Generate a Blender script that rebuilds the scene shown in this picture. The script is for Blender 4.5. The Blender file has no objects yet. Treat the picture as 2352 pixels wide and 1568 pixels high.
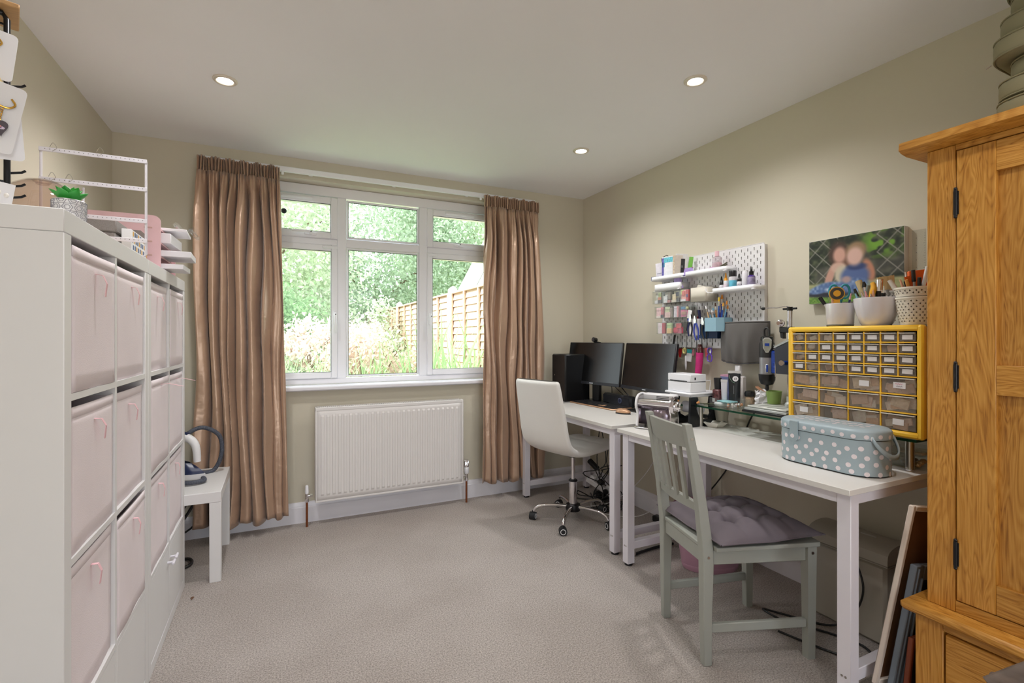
import bpy, math, random
import numpy as np
from mathutils import Matrix, Vector
random.seed(7)
PI = math.pi
R = math.radians
SC = bpy.context.scene
COL = SC.collection

# ------------------------------------------------------------------ camera
cam = bpy.data.cameras.new('camera')
cam.sensor_width = 36
cam.lens = 1128.6 / 2352 * 36
cam.shift_y = -9 / 2352
cam.clip_start = 0.02
cam.clip_end = 200
camo = bpy.data.objects.new('camera', cam)
camo.location = (0, 0, 1.22)
camo.rotation_euler = (R(90), 0, R(-25.528))
COL.objects.link(camo)
SC.camera = camo

# ------------------------------------------------------------------ view, world, sun, portals
SC.view_settings.view_transform = 'Standard'
SC.view_settings.look = 'None'
SC.view_settings.gamma = 1
SC.view_settings.use_curve_mapping = False
SC.view_settings.exposure = 1.30
SC.cycles.use_denoising = True
SC.cycles.max_bounces = 10
SC.cycles.diffuse_bounces = 6
SC.cycles.glossy_bounces = 4
SC.cycles.transparent_max_bounces = 16
SC.cycles.transmission_bounces = 6
SC.cycles.sample_clamp_indirect = 6
SC.cycles.caustics_reflective = False
SC.cycles.caustics_refractive = False
SKY = 1.9
w = bpy.data.worlds.new('overcast_sky')
SC.world = w
w.use_nodes = True
wn = w.node_tree
bg = wn.nodes['Background']
tc = wn.nodes.new('ShaderNodeTexCoord')
sx = wn.nodes.new('ShaderNodeSeparateXYZ')
rp = wn.nodes.new('ShaderNodeValToRGB')
wn.links.new(tc.outputs['Generated'], sx.inputs[0])
wn.links.new(sx.outputs['Z'], rp.inputs[0])
rp.color_ramp.elements[0].position = 0.0
rp.color_ramp.elements[0].color = (0.86, 0.925, 1, 1)
rp.color_ramp.elements[1].position = 1.0
rp.color_ramp.elements[1].color = (0.86, 0.93, 1.0, 1)
wn.links.new(rp.outputs[0], bg.inputs[0])
bg.inputs[1].default_value = SKY

sun = bpy.data.lights.new('sun', 'SUN')
sun.energy = 2.7
sun.angle = R(6)
sun.color = (1, .98, .94)
suno = bpy.data.objects.new('sun', sun)
suno.rotation_euler = Vector((0.80, 0.10, -0.62)).to_track_quat('-Z', 'Y').to_euler()
COL.objects.link(suno)

def area(name, loc, rot, sx_, sy_, energy=10, portal=False, color=(1, 1, 1)):
    l = bpy.data.lights.new(name, 'AREA')
    l.shape = 'RECTANGLE'
    l.size = sx_; l.size_y = sy_
    l.energy = energy
    l.color = color
    if portal:
        l.cycles.is_portal = True
    o = bpy.data.objects.new(name, l)
    o.location = loc
    o.rotation_euler = rot
    COL.objects.link(o)
    return o
area('window_portal', (0.70, 3.75, 1.57), (R(-90), 0, 0), 2.0, 1.36, portal=True)
area('added_rear_portal', (0.80, -2.32, 1.08), (R(90), 0, 0), 1.8, 2.15, portal=True)  # guides sky fill through the opening added behind the camera

# ------------------------------------------------------------------ materials
def lin(c):
    c = c / 255.0
    return c / 12.92 if c <= 0.04045 else ((c + 0.055) / 1.055) ** 2.4
MATS = {}
def M(name, rgb=(200, 200, 200), rough=.5, metal=0, var=.05, vscale=8, bump=0, bscale=60, spec=.5,
      coat=0, sheen=0, emit=0, alpha=1, aniso=0, stretch=None, sub=0):
    if name in MATS:
        return MATS[name]
    m = bpy.data.materials.new(name)
    m.use_nodes = True
    nt = m.node_tree
    b = nt.nodes['Principled BSDF']
    col = tuple(lin(c) for c in rgb)
    tcn = nt.nodes.new('ShaderNodeTexCoord')
    src = tcn.outputs['Object']
    if stretch:
        mp = nt.nodes.new('ShaderNodeMapping')
        mp.inputs['Scale'].default_value = stretch
        nt.links.new(src, mp.inputs[0])
        src = mp.outputs[0]
    if var > 0:
        n = nt.nodes.new('ShaderNodeTexNoise')
        n.inputs['Scale'].default_value = vscale
        n.inputs['Detail'].default_value = 4
        nt.links.new(src, n.inputs['Vector'])
        r = nt.nodes.new('ShaderNodeValToRGB')
        r.color_ramp.elements[0].position = .3
        r.color_ramp.elements[1].position = .7
        r.color_ramp.elements[0].color = tuple(c * (1 - var) for c in col) + (1,)
        r.color_ramp.elements[1].color = tuple(min(1, c * (1 + var)) for c in col) + (1,)
        nt.links.new(n.outputs['Fac'], r.inputs[0])
        nt.links.new(r.outputs[0], b.inputs['Base Color'])
    else:
        b.inputs['Base Color'].default_value = col + (1,)
    b.inputs['Roughness'].default_value = rough
    b.inputs['Metallic'].default_value = metal
    b.inputs['Specular IOR Level'].default_value = spec
    b.inputs['Coat Weight'].default_value = coat
    b.inputs['Sheen Weight'].default_value = sheen
    b.inputs['Anisotropic'].default_value = aniso
    if sub:
        b.inputs['Subsurface Weight'].default_value = sub
    if bump:
        n2 = nt.nodes.new('ShaderNodeTexNoise')
        n2.inputs['Scale'].default_value = bscale
        n2.inputs['Detail'].default_value = 3
        nt.links.new(src, n2.inputs['Vector'])
        bp = nt.nodes.new('ShaderNodeBump')
        bp.inputs['Strength'].default_value = bump
        bp.inputs['Distance'].default_value = .003
        nt.links.new(n2.outputs['Fac'], bp.inputs['Height'])
        nt.links.new(bp.outputs[0], b.inputs['Normal'])
    if emit:
        b.inputs['Emission Color'].default_value = col + (1,)
        b.inputs['Emission Strength'].default_value = emit
    MATS[name] = m
    return m

def Mclear(name, rgb, refl=.06, rough=.03, frost=0.0, frgb=None):
    """see-through sheet: tinted transparency, a fresnel reflection and an optional milky share"""
    if name in MATS:
        return MATS[name]
    m = bpy.data.materials.new(name)
    m.use_nodes = True
    nt = m.node_tree
    nt.nodes.remove(nt.nodes['Principled BSDF'])
    out = nt.nodes['Material Output']
    t = nt.nodes.new('ShaderNodeBsdfTransparent')
    t.inputs[0].default_value = tuple(lin(c) for c in rgb) + (1,)
    g = nt.nodes.new('ShaderNodeBsdfGlossy')
    g.inputs['Roughness'].default_value = rough
    fr = nt.nodes.new('ShaderNodeFresnel')
    fr.inputs[0].default_value = 1.45
    cl = nt.nodes.new('ShaderNodeMath'); cl.operation = 'MULTIPLY'
    cl.inputs[1].default_value = refl / .04 * .5
    cl.use_clamp = True
    ge = nt.nodes.new('ShaderNodeNewGeometry')
    inv_ = nt.nodes.new('ShaderNodeMath'); inv_.operation = 'SUBTRACT'; inv_.inputs[0].default_value = 1
    nt.links.new(ge.outputs['Backfacing'], inv_.inputs[1])
    fm = nt.nodes.new('ShaderNodeMath'); fm.operation = 'MULTIPLY'
    nt.links.new(fr.outputs[0], fm.inputs[0]); nt.links.new(inv_.outputs[0], fm.inputs[1])
    nt.links.new(fm.outputs[0], cl.inputs[0])
    mx = nt.nodes.new('ShaderNodeMixShader')
    nt.links.new(cl.outputs[0], mx.inputs[0])
    first = t.outputs[0]
    if frost:
        d = nt.nodes.new('ShaderNodeBsdfDiffuse')
        nz = nt.nodes.new('ShaderNodeTexNoise'); nz.inputs['Scale'].default_value = 30
        d.inputs[0].default_value = tuple(lin(c) for c in (frgb or rgb)) + (1,)
        m2 = nt.nodes.new('ShaderNodeMixShader')
        m2.inputs[0].default_value = frost
        nt.links.new(t.outputs[0], m2.inputs[1])
        nt.links.new(d.outputs[0], m2.inputs[2])
        first = m2.outputs[0]
    nt.links.new(first, mx.inputs[1])
    nt.links.new(g.outputs[0], mx.inputs[2])
    nt.links.new(mx.outputs[0], out.inputs[0])
    MATS[name] = m
    return m

def oak(name, axis, dark=1.0, seed=0.0):
    if name in MATS:
        return MATS[name]
    m = bpy.data.materials.new(name)
    m.use_nodes = True
    nt = m.node_tree
    b = nt.nodes['Principled BSDF']
    tcn = nt.nodes.new('ShaderNodeTexCoord')
    mp = nt.nodes.new('ShaderNodeMapping')
    s = [9, 9, 9]
    s[axis] = 1.1
    mp.inputs['Scale'].default_value = s
    mp.inputs['Location'].default_value = (seed, seed * 1.7, seed * .6)
    nt.links.new(tcn.outputs['Object'], mp.inputs[0])
    n1 = nt.nodes.new('ShaderNodeTexNoise')
    n1.inputs['Scale'].default_value = 1.6
    n1.inputs['Detail'].default_value = 3
    n1.inputs['Distortion'].default_value = .9
    nt.links.new(mp.outputs[0], n1.inputs['Vector'])
    ml = nt.nodes.new('ShaderNodeMath'); ml.operation = 'MULTIPLY'; ml.inputs[1].default_value = 16
    nt.links.new(n1.outputs['Fac'], ml.inputs[0])
    pg = nt.nodes.new('ShaderNodeMath'); pg.operation = 'PINGPONG'; pg.inputs[1].default_value = .5
    nt.links.new(ml.outputs[0], pg.inputs[0])
    n2 = nt.nodes.new('ShaderNodeTexNoise')
    n2.inputs['Scale'].default_value = 24
    n2.inputs['Detail'].default_value = 4
    mp2 = nt.nodes.new('ShaderNodeMapping')
    s2 = [9, 9, 9]; s2[axis] = .35
    mp2.inputs['Scale'].default_value = s2
    nt.links.new(tcn.outputs['Object'], mp2.inputs[0])
    nt.links.new(mp2.outputs[0], n2.inputs['Vector'])
    mx = nt.nodes.new('ShaderNodeMath'); mx.operation = 'MULTIPLY_ADD'
    mx.inputs[1].default_value = .65
    nt.links.new(pg.outputs[0], mx.inputs[0])
    ml2 = nt.nodes.new('ShaderNodeMath'); ml2.operation = 'MULTIPLY'; ml2.inputs[1].default_value = .75
    nt.links.new(n2.outputs['Fac'], ml2.inputs[0])
    nt.links.new(ml2.outputs[0], mx.inputs[2])
    r = nt.nodes.new('ShaderNodeValToRGB')
    e = r.color_ramp.elements
    e[0].position = .22; e[1].position = .78
    e[0].color = tuple(lin(c) * dark for c in (138, 84, 24)) + (1,)
    e[1].color = tuple(lin(c) * dark for c in (206, 150, 70)) + (1,)
    k = e.new(.42); k.color = tuple(lin(c) * dark for c in (180, 122, 44)) + (1,)
    nt.links.new(mx.outputs[0], r.inputs[0])
    nt.links.new(r.outputs[0], b.inputs['Base Color'])
    b.inputs['Roughness'].default_value = .42
    bp = nt.nodes.new('ShaderNodeBump'); bp.inputs['Strength'].default_value = .15; bp.inputs['Distance'].default_value = .002
    nt.links.new(n2.outputs['Fac'], bp.inputs['Height'])
    nt.links.new(bp.outputs[0], b.inputs['Normal'])
    MATS[name] = m
    return m

# ------------------------------------------------------------------ mesh builder
INV = {}
class MB:
    def __init__(s, mat=None):
        s.v = []; s.f = []; s.X = mat
    def add(s, vs, fs):
        o = len(s.v)
        if s.X is not None:
            vs = [tuple(s.X @ Vector(v)) for v in vs]
        s.v += [tuple(v) for v in vs]
        s.f += [tuple(i + o for i in f) for f in fs]
        return s
    def box(s, x0, x1, y0, y1, z0, z1, b=0):
        if x0 > x1: x0, x1 = x1, x0
        if y0 > y1: y0, y1 = y1, y0
        if z0 > z1: z0, z1 = z1, z0
        b = min(b, (x1 - x0) * .45, (y1 - y0) * .45, (z1 - z0) * .45)
        if b <= 0:
            v = [(x, y, z) for x in (x0, x1) for y in (y0, y1) for z in (z0, z1)]
            f = [(0, 1, 3, 2), (4, 6, 7, 5), (0, 4, 5, 1), (2, 3, 7, 6), (0, 2, 6, 4), (1, 5, 7, 3)]
            return s.add(v, f)
        v = []; idx = {}
        lo = (x0, y0, z0); hi = (x1, y1, z1)
        for c in [(i, j, k) for i in (0, 1) for j in (0, 1) for k in (0, 1)]:
            for a in range(3):
                p = []
                for d in range(3):
                    e = hi[d] if c[d] else lo[d]
                    if d != a:
                        e += -b if c[d] else b
                    p.append(e)
                idx[(c, a)] = len(v); v.append(tuple(p))
        f = []
        def order(q, n):
            cx = sum(v[i][0] for i in q) / len(q); cy = sum(v[i][1] for i in q) / len(q); cz = sum(v[i][2] for i in q) / len(q)
            c0 = Vector((cx, cy, cz)); n = Vector(n)
            a0 = (Vector(v[q[0]]) - c0).normalized(); a1 = n.cross(a0)
            return tuple(sorted(q, key=lambda i: math.atan2((Vector(v[i]) - c0).dot(a1), (Vector(v[i]) - c0).dot(a0))))
        for a in range(3):
            for sd in (0, 1):
                q = [idx[(c, a)] for c in [(i, j, k) for i in (0, 1) for j in (0, 1) for k in (0, 1)] if c[a] == sd]
                n = [0, 0, 0]; n[a] = 1 if sd else -1
                f.append(order(q, n))
        for a in range(3):
            o1, o2 = [d for d in range(3) if d != a]
            for s1 in (0, 1):
                for s2 in (0, 1):
                    cs = []
                    for t in (0, 1):
                        c = [0, 0, 0]; c[a] = t; c[o1] = s1; c[o2] = s2; cs.append(tuple(c))
                    q = [idx[(cs[0], o1)], idx[(cs[0], o2)], idx[(cs[1], o1)], idx[(cs[1], o2)]]
                    n = [0, 0, 0]; n[o1] = 1 if s1 else -1; n[o2] = 1 if s2 else -1
                    f.append(order(q, n))
        for c in [(i, j, k) for i in (0, 1) for j in (0, 1) for k in (0, 1)]:
            f.append(order([idx[(c, a)] for a in range(3)], [1 if t else -1 for t in c]))
        return s.add(v, f)
    def cyl(s, p0, p1, r0, r1=None, n=16, cap=True):
        r1 = r0 if r1 is None else r1
        p0 = Vector(p0); p1 = Vector(p1)
        d = (p1 - p0).normalized()
        a = d.orthogonal().normalized(); c = d.cross(a)
        v = []; f = []
        for p, r in ((p0, r0), (p1, r1)):
            for i in range(n):
                t = 2 * PI * i / n
                v.append(p + a * (r * math.cos(t)) + c * (r * math.sin(t)))
        for i in range(n):
            j = (i + 1) % n
            f.append((i, j, n + j, n + i))
        if cap:
            f.append(tuple(range(n - 1, -1, -1))); f.append(tuple(range(n, 2 * n)))
        return s.add(v, f)
    def lathe(s, cx, cy, prof, n=24, sx=1, sy=1, cap0=True, cap1=True, rz=0):
        v = []; f = []
        for r, z in prof:
            for i in range(n):
                t = 2 * PI * i / n
                x = r * sx * math.cos(t); y = r * sy * math.sin(t)
                v.append((cx + x * math.cos(rz) - y * math.sin(rz), cy + x * math.sin(rz) + y * math.cos(rz), z))
        for k in range(len(prof) - 1):
            for i in range(n):
                j = (i + 1) % n
                f.append((k * n + i, k * n + j, (k + 1) * n + j, (k + 1) * n + i))
        if cap0: f.append(tuple(range(n - 1, -1, -1)))
        if cap1: f.append(tuple(range((len(prof) - 1) * n, len(prof) * n)))
        return s.add(v, f)
    def tube(s, pts, r, n=8, cap=True, sm=0):
        P_ = [Vector(p) for p in pts]
        if sm:
            q = []
            for i in range(len(P_) - 1):
                p0 = P_[max(i - 1, 0)]; p1 = P_[i]; p2 = P_[i + 1]; p3 = P_[min(i + 2, len(P_) - 1)]
                for k in range(sm):
                    t = k / sm
                    q.append(.5 * ((2 * p1) + (p2 - p0) * t + (2 * p0 - 5 * p1 + 4 * p2 - p3) * t * t + (3 * p1 - p0 - 3 * p2 + p3) * t ** 3))
            q.append(P_[-1]); P_ = q
        v = []; f = []
        m = len(P_)
        a = None
        for i, p in enumerate(P_):
            d = (P_[min(i + 1, m - 1)] - P_[max(i - 1, 0)])
            if d.length < 1e-9: d = Vector((0, 0, 1))
            d.normalize()
            if a is None: a = d.orthogonal().normalized()
            else:
                a = a - d * a.dot(d)
                a = a.normalized() if a.length > 1e-6 else d.orthogonal().normalized()
            c = d.cross(a)
            rr = r(i / (m - 1)) if callable(r) else r
            for k in range(n):
                t = 2 * PI * k / n
                v.append(p + a * (rr * math.cos(t)) + c * (rr * math.sin(t)))
        for i in range(m - 1):
            for k in range(n):
                j = (k + 1) % n
                f.append((i * n + k, i * n + j, (i + 1) * n + j, (i + 1) * n + k))
        if cap:
            f.append(tuple(range(n - 1, -1, -1))); f.append(tuple(range((m - 1) * n, m * n)))
        return s.add(v, f)
    def prism(s, poly, h0, h1, plane='xy'):
        """poly in plane, extruded along the remaining axis"""
        n = len(poly); v = []
        for h in (h0, h1):
            for a, b in poly:
                v.append({'xy': (a, b, h), 'xz': (a, h, b), 'yz': (h, a, b)}[plane])
        f = [tuple(range(n - 1, -1, -1)), tuple(range(n, 2 * n))]
        for i in range(n):
            j = (i + 1) % n
            f.append((i, j, n + j, n + i))
        return s.add(v, f)
    def ball(s, c, rx, ry=None, rz=None, n=14, m=8):
        ry = rx if ry is None else ry; rz = rx if rz is None else rz
        v = [(c[0], c[1], c[2] - rz)]; f = []
        for k in range(1, m):
            p = -PI / 2 + PI * k / m
            for i in range(n):
                t = 2 * PI * i / n
                v.append((c[0] + rx * math.cos(p) * math.cos(t), c[1] + ry * math.cos(p) * math.sin(t), c[2] + rz * math.sin(p)))
        v.append((c[0], c[1], c[2] + rz))
        for i in range(n):
            f.append((0, 1 + (i + 1) % n, 1 + i))
            f.append((len(v) - 1, 1 + (m - 2) * n + i, 1 + (m - 2) * n + (i + 1) % n))
        for k in range(m - 2):
            for i in range(n):
                j = (i + 1) % n
                f.append((1 + k * n + i, 1 + k * n + j, 1 + (k + 1) * n + j, 1 + (k + 1) * n + i))
        return s.add(v, f)
    def grid(s, fn, nu, nv, closed=False):
        v = [fn(i / (nu if closed else nu - 1), j / (nv - 1)) for j in range(nv) for i in range(nu)]
        f = []
        for j in range(nv - 1):
            for i in range(nu if closed else nu - 1):
                i2 = (i + 1) % nu
                f.append((j * nu + i, j * nu + i2, (j + 1) * nu + i2, (j + 1) * nu + i))
        return s.add(v, f)
    def build(s, name, mat, parent=None, smooth=True, angle=38, solid=0):
        me = bpy.data.meshes.new(name)
        vs = s.v
        if parent is not None and parent.name in INV:
            inv = INV[parent.name]
            if inv is not None:
                vs = [tuple(inv @ Vector(p)) for p in vs]
        me.from_pydata(vs, [], s.f)
        me.materials.append(mat)
        if smooth:
            me.polygons.foreach_set('use_smooth', [True] * len(me.polygons))
            me.set_sharp_from_angle(angle=R(angle))
        me.validate()
        o = bpy.data.objects.new(name, me)
        COL.objects.link(o)
        if parent is not None:
            o.parent = parent
            INV[o.name] = INV.get(parent.name)
        else:
            INV[o.name] = None
        if solid:
            md = o.modifiers.new('thickness', 'SOLIDIFY'); md.thickness = solid; md.offset = 0
        return o

def tag(o, label=None, cat=None, group=None, kind=None):
    if label: o['label'] = label
    if cat: o['category'] = cat
    if group: o['group'] = group
    if kind: o['kind'] = kind
    return o
def thing(name, label, cat, loc=(0, 0, 0), rz=0, group=None):
    o = bpy.data.objects.new(name, None)
    o.empty_display_size = .05
    o.location = loc; o.rotation_euler = (0, 0, rz)
    COL.objects.link(o)
    INV[o.name] = (Matrix.Translation(loc) @ Matrix.Rotation(rz, 4, 'Z')).inverted()
    return tag(o, label, cat, group)
def LM(loc, rz=0, tilt=None):
    m = Matrix.Translation(loc) @ Matrix.Rotation(rz, 4, 'Z')
    if tilt: m = m @ tilt
    return m
def st(o, name=None):
    o['kind'] = 'structure'
    return o
def copy_tree(o, parent=None):
    c = o.copy(); COL.objects.link(c)
    if parent is not None: c.parent = parent
    for ch in o.children: copy_tree(ch, c)
    return c
def stroke(mat, pts, r, parent, name='lettering'):
    return MB().tube(pts, r, 5).build(name, mat, parent)
def text(name, body, size, mat, parent, matrix, ext=.0004):
    cu = bpy.data.curves.new(name, 'FONT')
    cu.body = body; cu.size = size; cu.extrude = ext
    cu.align_x = 'CENTER'; cu.align_y = 'CENTER'
    cu.materials.append(mat)
    tmp = bpy.data.objects.new(name, cu)
    me = bpy.data.meshes.new_from_object(tmp)
    bpy.data.objects.remove(tmp)
    o = bpy.data.objects.new(name, me)
    COL.objects.link(o)
    o.parent = parent
    inv = INV.get(parent.name)
    o.matrix_local = (inv @ matrix) if inv is not None else matrix
    return o

# common materials
WALL = M('wall_paint', (210, 203, 185), .85, var=.012, vscale=2, bump=.05, bscale=300)
CEIL = M('ceiling_paint', (241, 240, 242), .9, var=.01, vscale=2)
TRIM = M('trim_gloss', (232, 230, 236), .35, var=.01)
UPVC = M('white_upvc', (244, 244, 248), .3, var=.01)
WLAM = M('white_laminate', (226, 224, 224), .38, var=.015)
WDESK = M('white_desk_top', (222, 219, 215), .42, var=.02, vscale=3)
WMET = M('white_metal', (226, 222, 230), .38, var=.01)
BLK = M('black_plastic', (28, 28, 30), .42, var=.1)
DBLK = M('black_satin', (14, 14, 16), .35, var=.1)
RUB = M('black_rubber', (30, 31, 34), .6, var=.1)
CHROME = M('chrome', (225, 222, 224), .1, 1, var=.01)
STEEL = M('brushed_steel', (190, 186, 180), .28, 1, var=.05, vscale=30)
GOLD = M('gold_metal', (226, 180, 92), .25, 1, var=.04)
PAPER = M('white_paper', (238, 236, 240), .7, var=.015)
PINKF = M('pink_fabric', (233, 221, 224), .85, var=.03, vscale=6, bump=.2, bscale=400)
PINKR = M('pink_ribbon', (236, 188, 196), .6, var=.04)
COPPER = M('copper_pipe', (150, 92, 62), .35, .8, var=.15, vscale=30)
CLEAR = Mclear('clear_plastic', (248, 249, 248), .05, .05, .03, (230, 230, 228))
GLASS = Mclear('window_glass', (250, 252, 250), .05, .01)
# ------------------------------------------------------------------ room shell
XL, XR, YB, YF, H = -.855, 2.36, 3.53, -2.3, 2.4
def carpet():
    m = bpy.data.materials.new('beige_carpet')
    m.use_nodes = True
    nt = m.node_tree; b = nt.nodes['Principled BSDF']
    t = nt.nodes.new('ShaderNodeTexCoord')
    n1 = nt.nodes.new('ShaderNodeTexNoise'); n1.inputs['Scale'].default_value = 170; n1.inputs['Detail'].default_value = 5; n1.inputs['Roughness'].default_value = .75
    n2 = nt.nodes.new('ShaderNodeTexNoise'); n2.inputs['Scale'].default_value = 2.2; n2.inputs['Detail'].default_value = 3
    for n in (n1, n2): nt.links.new(t.outputs['Object'], n.inputs['Vector'])
    r1 = nt.nodes.new('ShaderNodeValToRGB')
    r1.color_ramp.elements[0].position = .36; r1.color_ramp.elements[1].position = .64
    r1.color_ramp.elements[0].color = tuple(lin(c) for c in (138, 128, 122)) + (1,)
    r1.color_ramp.elements[1].color = tuple(lin(c) for c in (216, 206, 200)) + (1,)
    nt.links.new(n1.outputs['Fac'], r1.inputs[0])
    r2 = nt.nodes.new('ShaderNodeValToRGB')
    r2.color_ramp.elements[0].position = .4; r2.color_ramp.elements[1].position = .6
    r2.color_ramp.elements[0].color = (.9, .89, .88, 1); r2.color_ramp.elements[1].color = (1, 1, 1, 1)
    nt.links.new(n2.outputs['Fac'], r2.inputs[0])
    mx = nt.nodes.new('ShaderNodeMix'); mx.data_type = 'RGBA'; mx.blend_type = 'MULTIPLY'; mx.inputs[0].default_value = 1
    nt.links.new(r1.outputs[0], mx.inputs[6]); nt.links.new(r2.outputs[0], mx.inputs[7])
    nt.links.new(mx.outputs[2], b.inputs['Base Color'])
    b.inputs['Roughness'].default_value = 1; b.inputs['Specular IOR Level'].default_value = .1
    b.inputs['Sheen Weight'].default_value = .15
    bp = nt.nodes.new('ShaderNodeBump'); bp.inputs['Strength'].default_value = .8; bp.inputs['Distance'].default_value = .006
    nt.links.new(n1.outputs['Fac'], bp.inputs['Height']); nt.links.new(bp.outputs[0], b.inputs['Normal'])
    return m
CARPET = carpet()
st(MB().box(XL, XR, YF, YB, -.12, 0).build('floor', CARPET, smooth=False))
st(MB().box(XL, XR, YF, YB, H, H + .15).build('ceiling', CEIL, smooth=False))
st(MB().box(XL - .15, XL, YF, YB + .2, -.12, H + .15).build('wall_left', WALL, smooth=False))
st(MB().box(XR, XR + .15, YF, YB + .2, -.12, H + .15).build('wall_right', WALL, smooth=False))
# back wall with the window opening x -.29..1.70, z .88..2.27
WX0, WX1, WZ0, WZ1 = -.29, 1.70, .87, 2.27
bw = MB()
bw.box(XL, WX0, YB, YB + .2, -.12, H + .15).box(WX1, XR, YB, YB + .2, -.12, H + .15)
bw.box(WX0, WX1, YB, YB + .2, -.12, WZ0).box(WX0, WX1, YB, YB + .2, WZ1, H + .15)
st(bw.build('wall_back', WALL, smooth=False))
fw = MB()
fw.box(XL, -.10, YF - .15, YF, -.12, H + .15).box(1.7, XR, YF - .15, YF, -.12, H + .15).box(-.10, 1.7, YF - .15, YF, 2.15, H + .15)  # unseen opening added in this wall to let daylight fill the room
st(fw.build('wall_front', WALL, smooth=False))

def skirting(name, p0, p1, nrm):
    """profiled board from p0 to p1 standing out along nrm"""
    prof = [(0, 0), (.016, 0), (.016, .10), (.0125, .106), (.0125, .112), (.008, .124), (.005, .132), (0, .134)]
    v = []
    for p in (p0, p1):
        for d, z in prof:
            v.append((p[0] + nrm[0] * d, p[1] + nrm[1] * d, z))
    n = len(prof)
    f = [tuple(range(n)), tuple(range(2 * n - 1, n - 1, -1))]
    for i in range(n):
        j = (i + 1) % n
        f.append((i, n + i, n + j, j))
    return st(MB().add(v, f).build(name, TRIM, angle=25))
skirting('baseboard_back', (XL, YB), (XR, YB), (0, -1))
skirting('baseboard_right', (XR, YF), (XR, YB), (-1, 0))
skirting('baseboard_left', (XL, YF), (XL, YB), (1, 0))
# window sill board
st(MB().box(WX0 - .05, WX1 + .05, 3.475, YB - .0005, .868, .898, .008).box(WX0 + .0005, WX1 - .0005, YB, 3.632, .871, .898).build('trim_1', TRIM))

# window: frame, mullions, transoms, sashes, panes
win = MB()
FY0, FY1 = 3.632, 3.70
win.box(WX0, WX0 + .06, FY0, FY1, .90, 2.269, .004).box(WX1 - .06, WX1, FY0, FY1, .90, 2.269, .004)
win.box(WX0 + .06, WX1 - .06, FY0, FY1, 2.20, 2.269, .004).box(WX0 + .06, WX1 - .06, FY0, FY1, .898, .935, .004)
win.box(.378, .439, FY0, FY1, .935, 2.20, .004).box(.962, 1.024, FY0, FY1, .935, 2.20, .004)
win.box(WX0 + .06, .378, FY0 + .001, FY1, 1.862, 1.905, .004).box(.439, .962, FY0 + .001, FY1, 1.856, 1.914, .004).box(1.024, WX1 - .06, FY0 + .001, FY1, 1.862, 1.905, .004)
W1 = st(win.build('window_1', UPVC))
PANE_I = 0
def sash(x0, x1, z0, z1, fr):
    y0 = FY0 - .014
    m = MB()
    m.box(x0, x0 + fr, y0, FY1 - .01, z0, z1, .005).box(x1 - fr, x1, y0, FY1 - .01, z0, z1, .005)
    m.box(x0 + fr, x1 - fr, y0, FY1 - .01, z0, z0 + fr, .005).box(x0 + fr, x1 - fr, y0, FY1 - .01, z1 - fr, z1, .005)
    s_ = m.build('sash', UPVC, W1)
    g = MB()
    for a in ((x0 + fr, x1 - fr, z0 + fr, z0 + fr + .003), (x0 + fr, x1 - fr, z1 - fr - .003, z1 - fr), (x0 + fr, x0 + fr + .003, z0 + fr, z1 - fr), (x1 - fr - .003, x1 - fr, z0 + fr, z1 - fr)):
        g.box(a[0], a[1], y0 + .006, y0 + .012, a[2], a[3])
    g.build('gasket', RUB, s_)
    MB().box(x0 + fr, x1 - fr, 3.655, 3.661, z0 + fr, z1 - fr).build('pane', GLASS, s_, smooth=False)
    return s_
S1 = sash(WX0 + .055, .380, .938, 1.862, .042)
S2 = sash(WX0 + .055, .380, 1.904, 2.192, .046)
S3 = sash(1.020, WX1 - .055, .938, 1.862, .042)
S4 = sash(1.020, WX1 - .055, 1.904, 2.192, .046)
for z0, z1 in ((.943, 1.853), (1.918, 2.190)):
    b = MB()
    x0, x1 = .442, .960
    b.box(x0, x0 + .012, FY0 + .004, FY0 + .03, z0, z1, .003).box(x1 - .012, x1, FY0 + .004, FY0 + .03, z0, z1, .003)
    b.box(x0 + .012, x1 - .012, FY0 + .004, FY0 + .03, z0, z0 + .012, .003).box(x0 + .012, x1 - .012, FY0 + .004, FY0 + .03, z1 - .012, z1, .003)
    bb = b.build('glazing_bead', UPVC, W1)
    g = MB()
    for a in ((x0 + .012, x1 - .012, z0 + .012, z0 + .015), (x0 + .012, x1 - .012, z1 - .015, z1 - .012), (x0 + .012, x0 + .015, z0 + .012, z1 - .012), (x1 - .015, x1 - .012, z0 + .012, z1 - .012)):
        g.box(a[0], a[1], FY0 + .012, FY0 + .018, a[2], a[3])
    g.build('gasket', RUB, bb)
    MB().box(x0 + .01, x1 - .01, 3.655, 3.661, z0 + .01, z1 - .01).build('pane', GLASS, bb, smooth=False)
def vhandle(x, z, s_):
    h = MB().box(x - .011, x + .011, 3.608, 3.619, z - .045, z + .045, .005).cyl((x, 3.608, z + .02), (x, 3.585, z + .02), .009, n=12)
    h.box(x - .009, x + .009, 3.574, 3.588, z - .11, z + .03, .006)
    h.build('handle', UPVC, s_)
    MB().cyl((x, 3.5739, z + .02), (x, 3.572, z + .02), .004, n=10).build('keyhole', RUB, s_)
vhandle(.362, 1.36, S1); vhandle(1.040, 1.36, S3)
def hhandle(x, z, s_, d):
    h = MB().box(x - .04, x + .04, 3.608, 3.619, z - .011, z + .011, .005).cyl((x, 3.608, z), (x, 3.588, z), .009, n=12)
    h.box(min(x, x + d * .12), max(x, x + d * .12), 3.576, 3.590, z - .002, z + .017, .006)
    h.build('handle', UPVC, s_)
    MB().cyl((x, 3.5755, z + .006), (x, 3.574, z + .006), .004, n=10).build('keyhole', RUB, s_)
hhandle(.205, 1.93, S2, -1); hhandle(1.27, 1.93, S4, 1)
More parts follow.
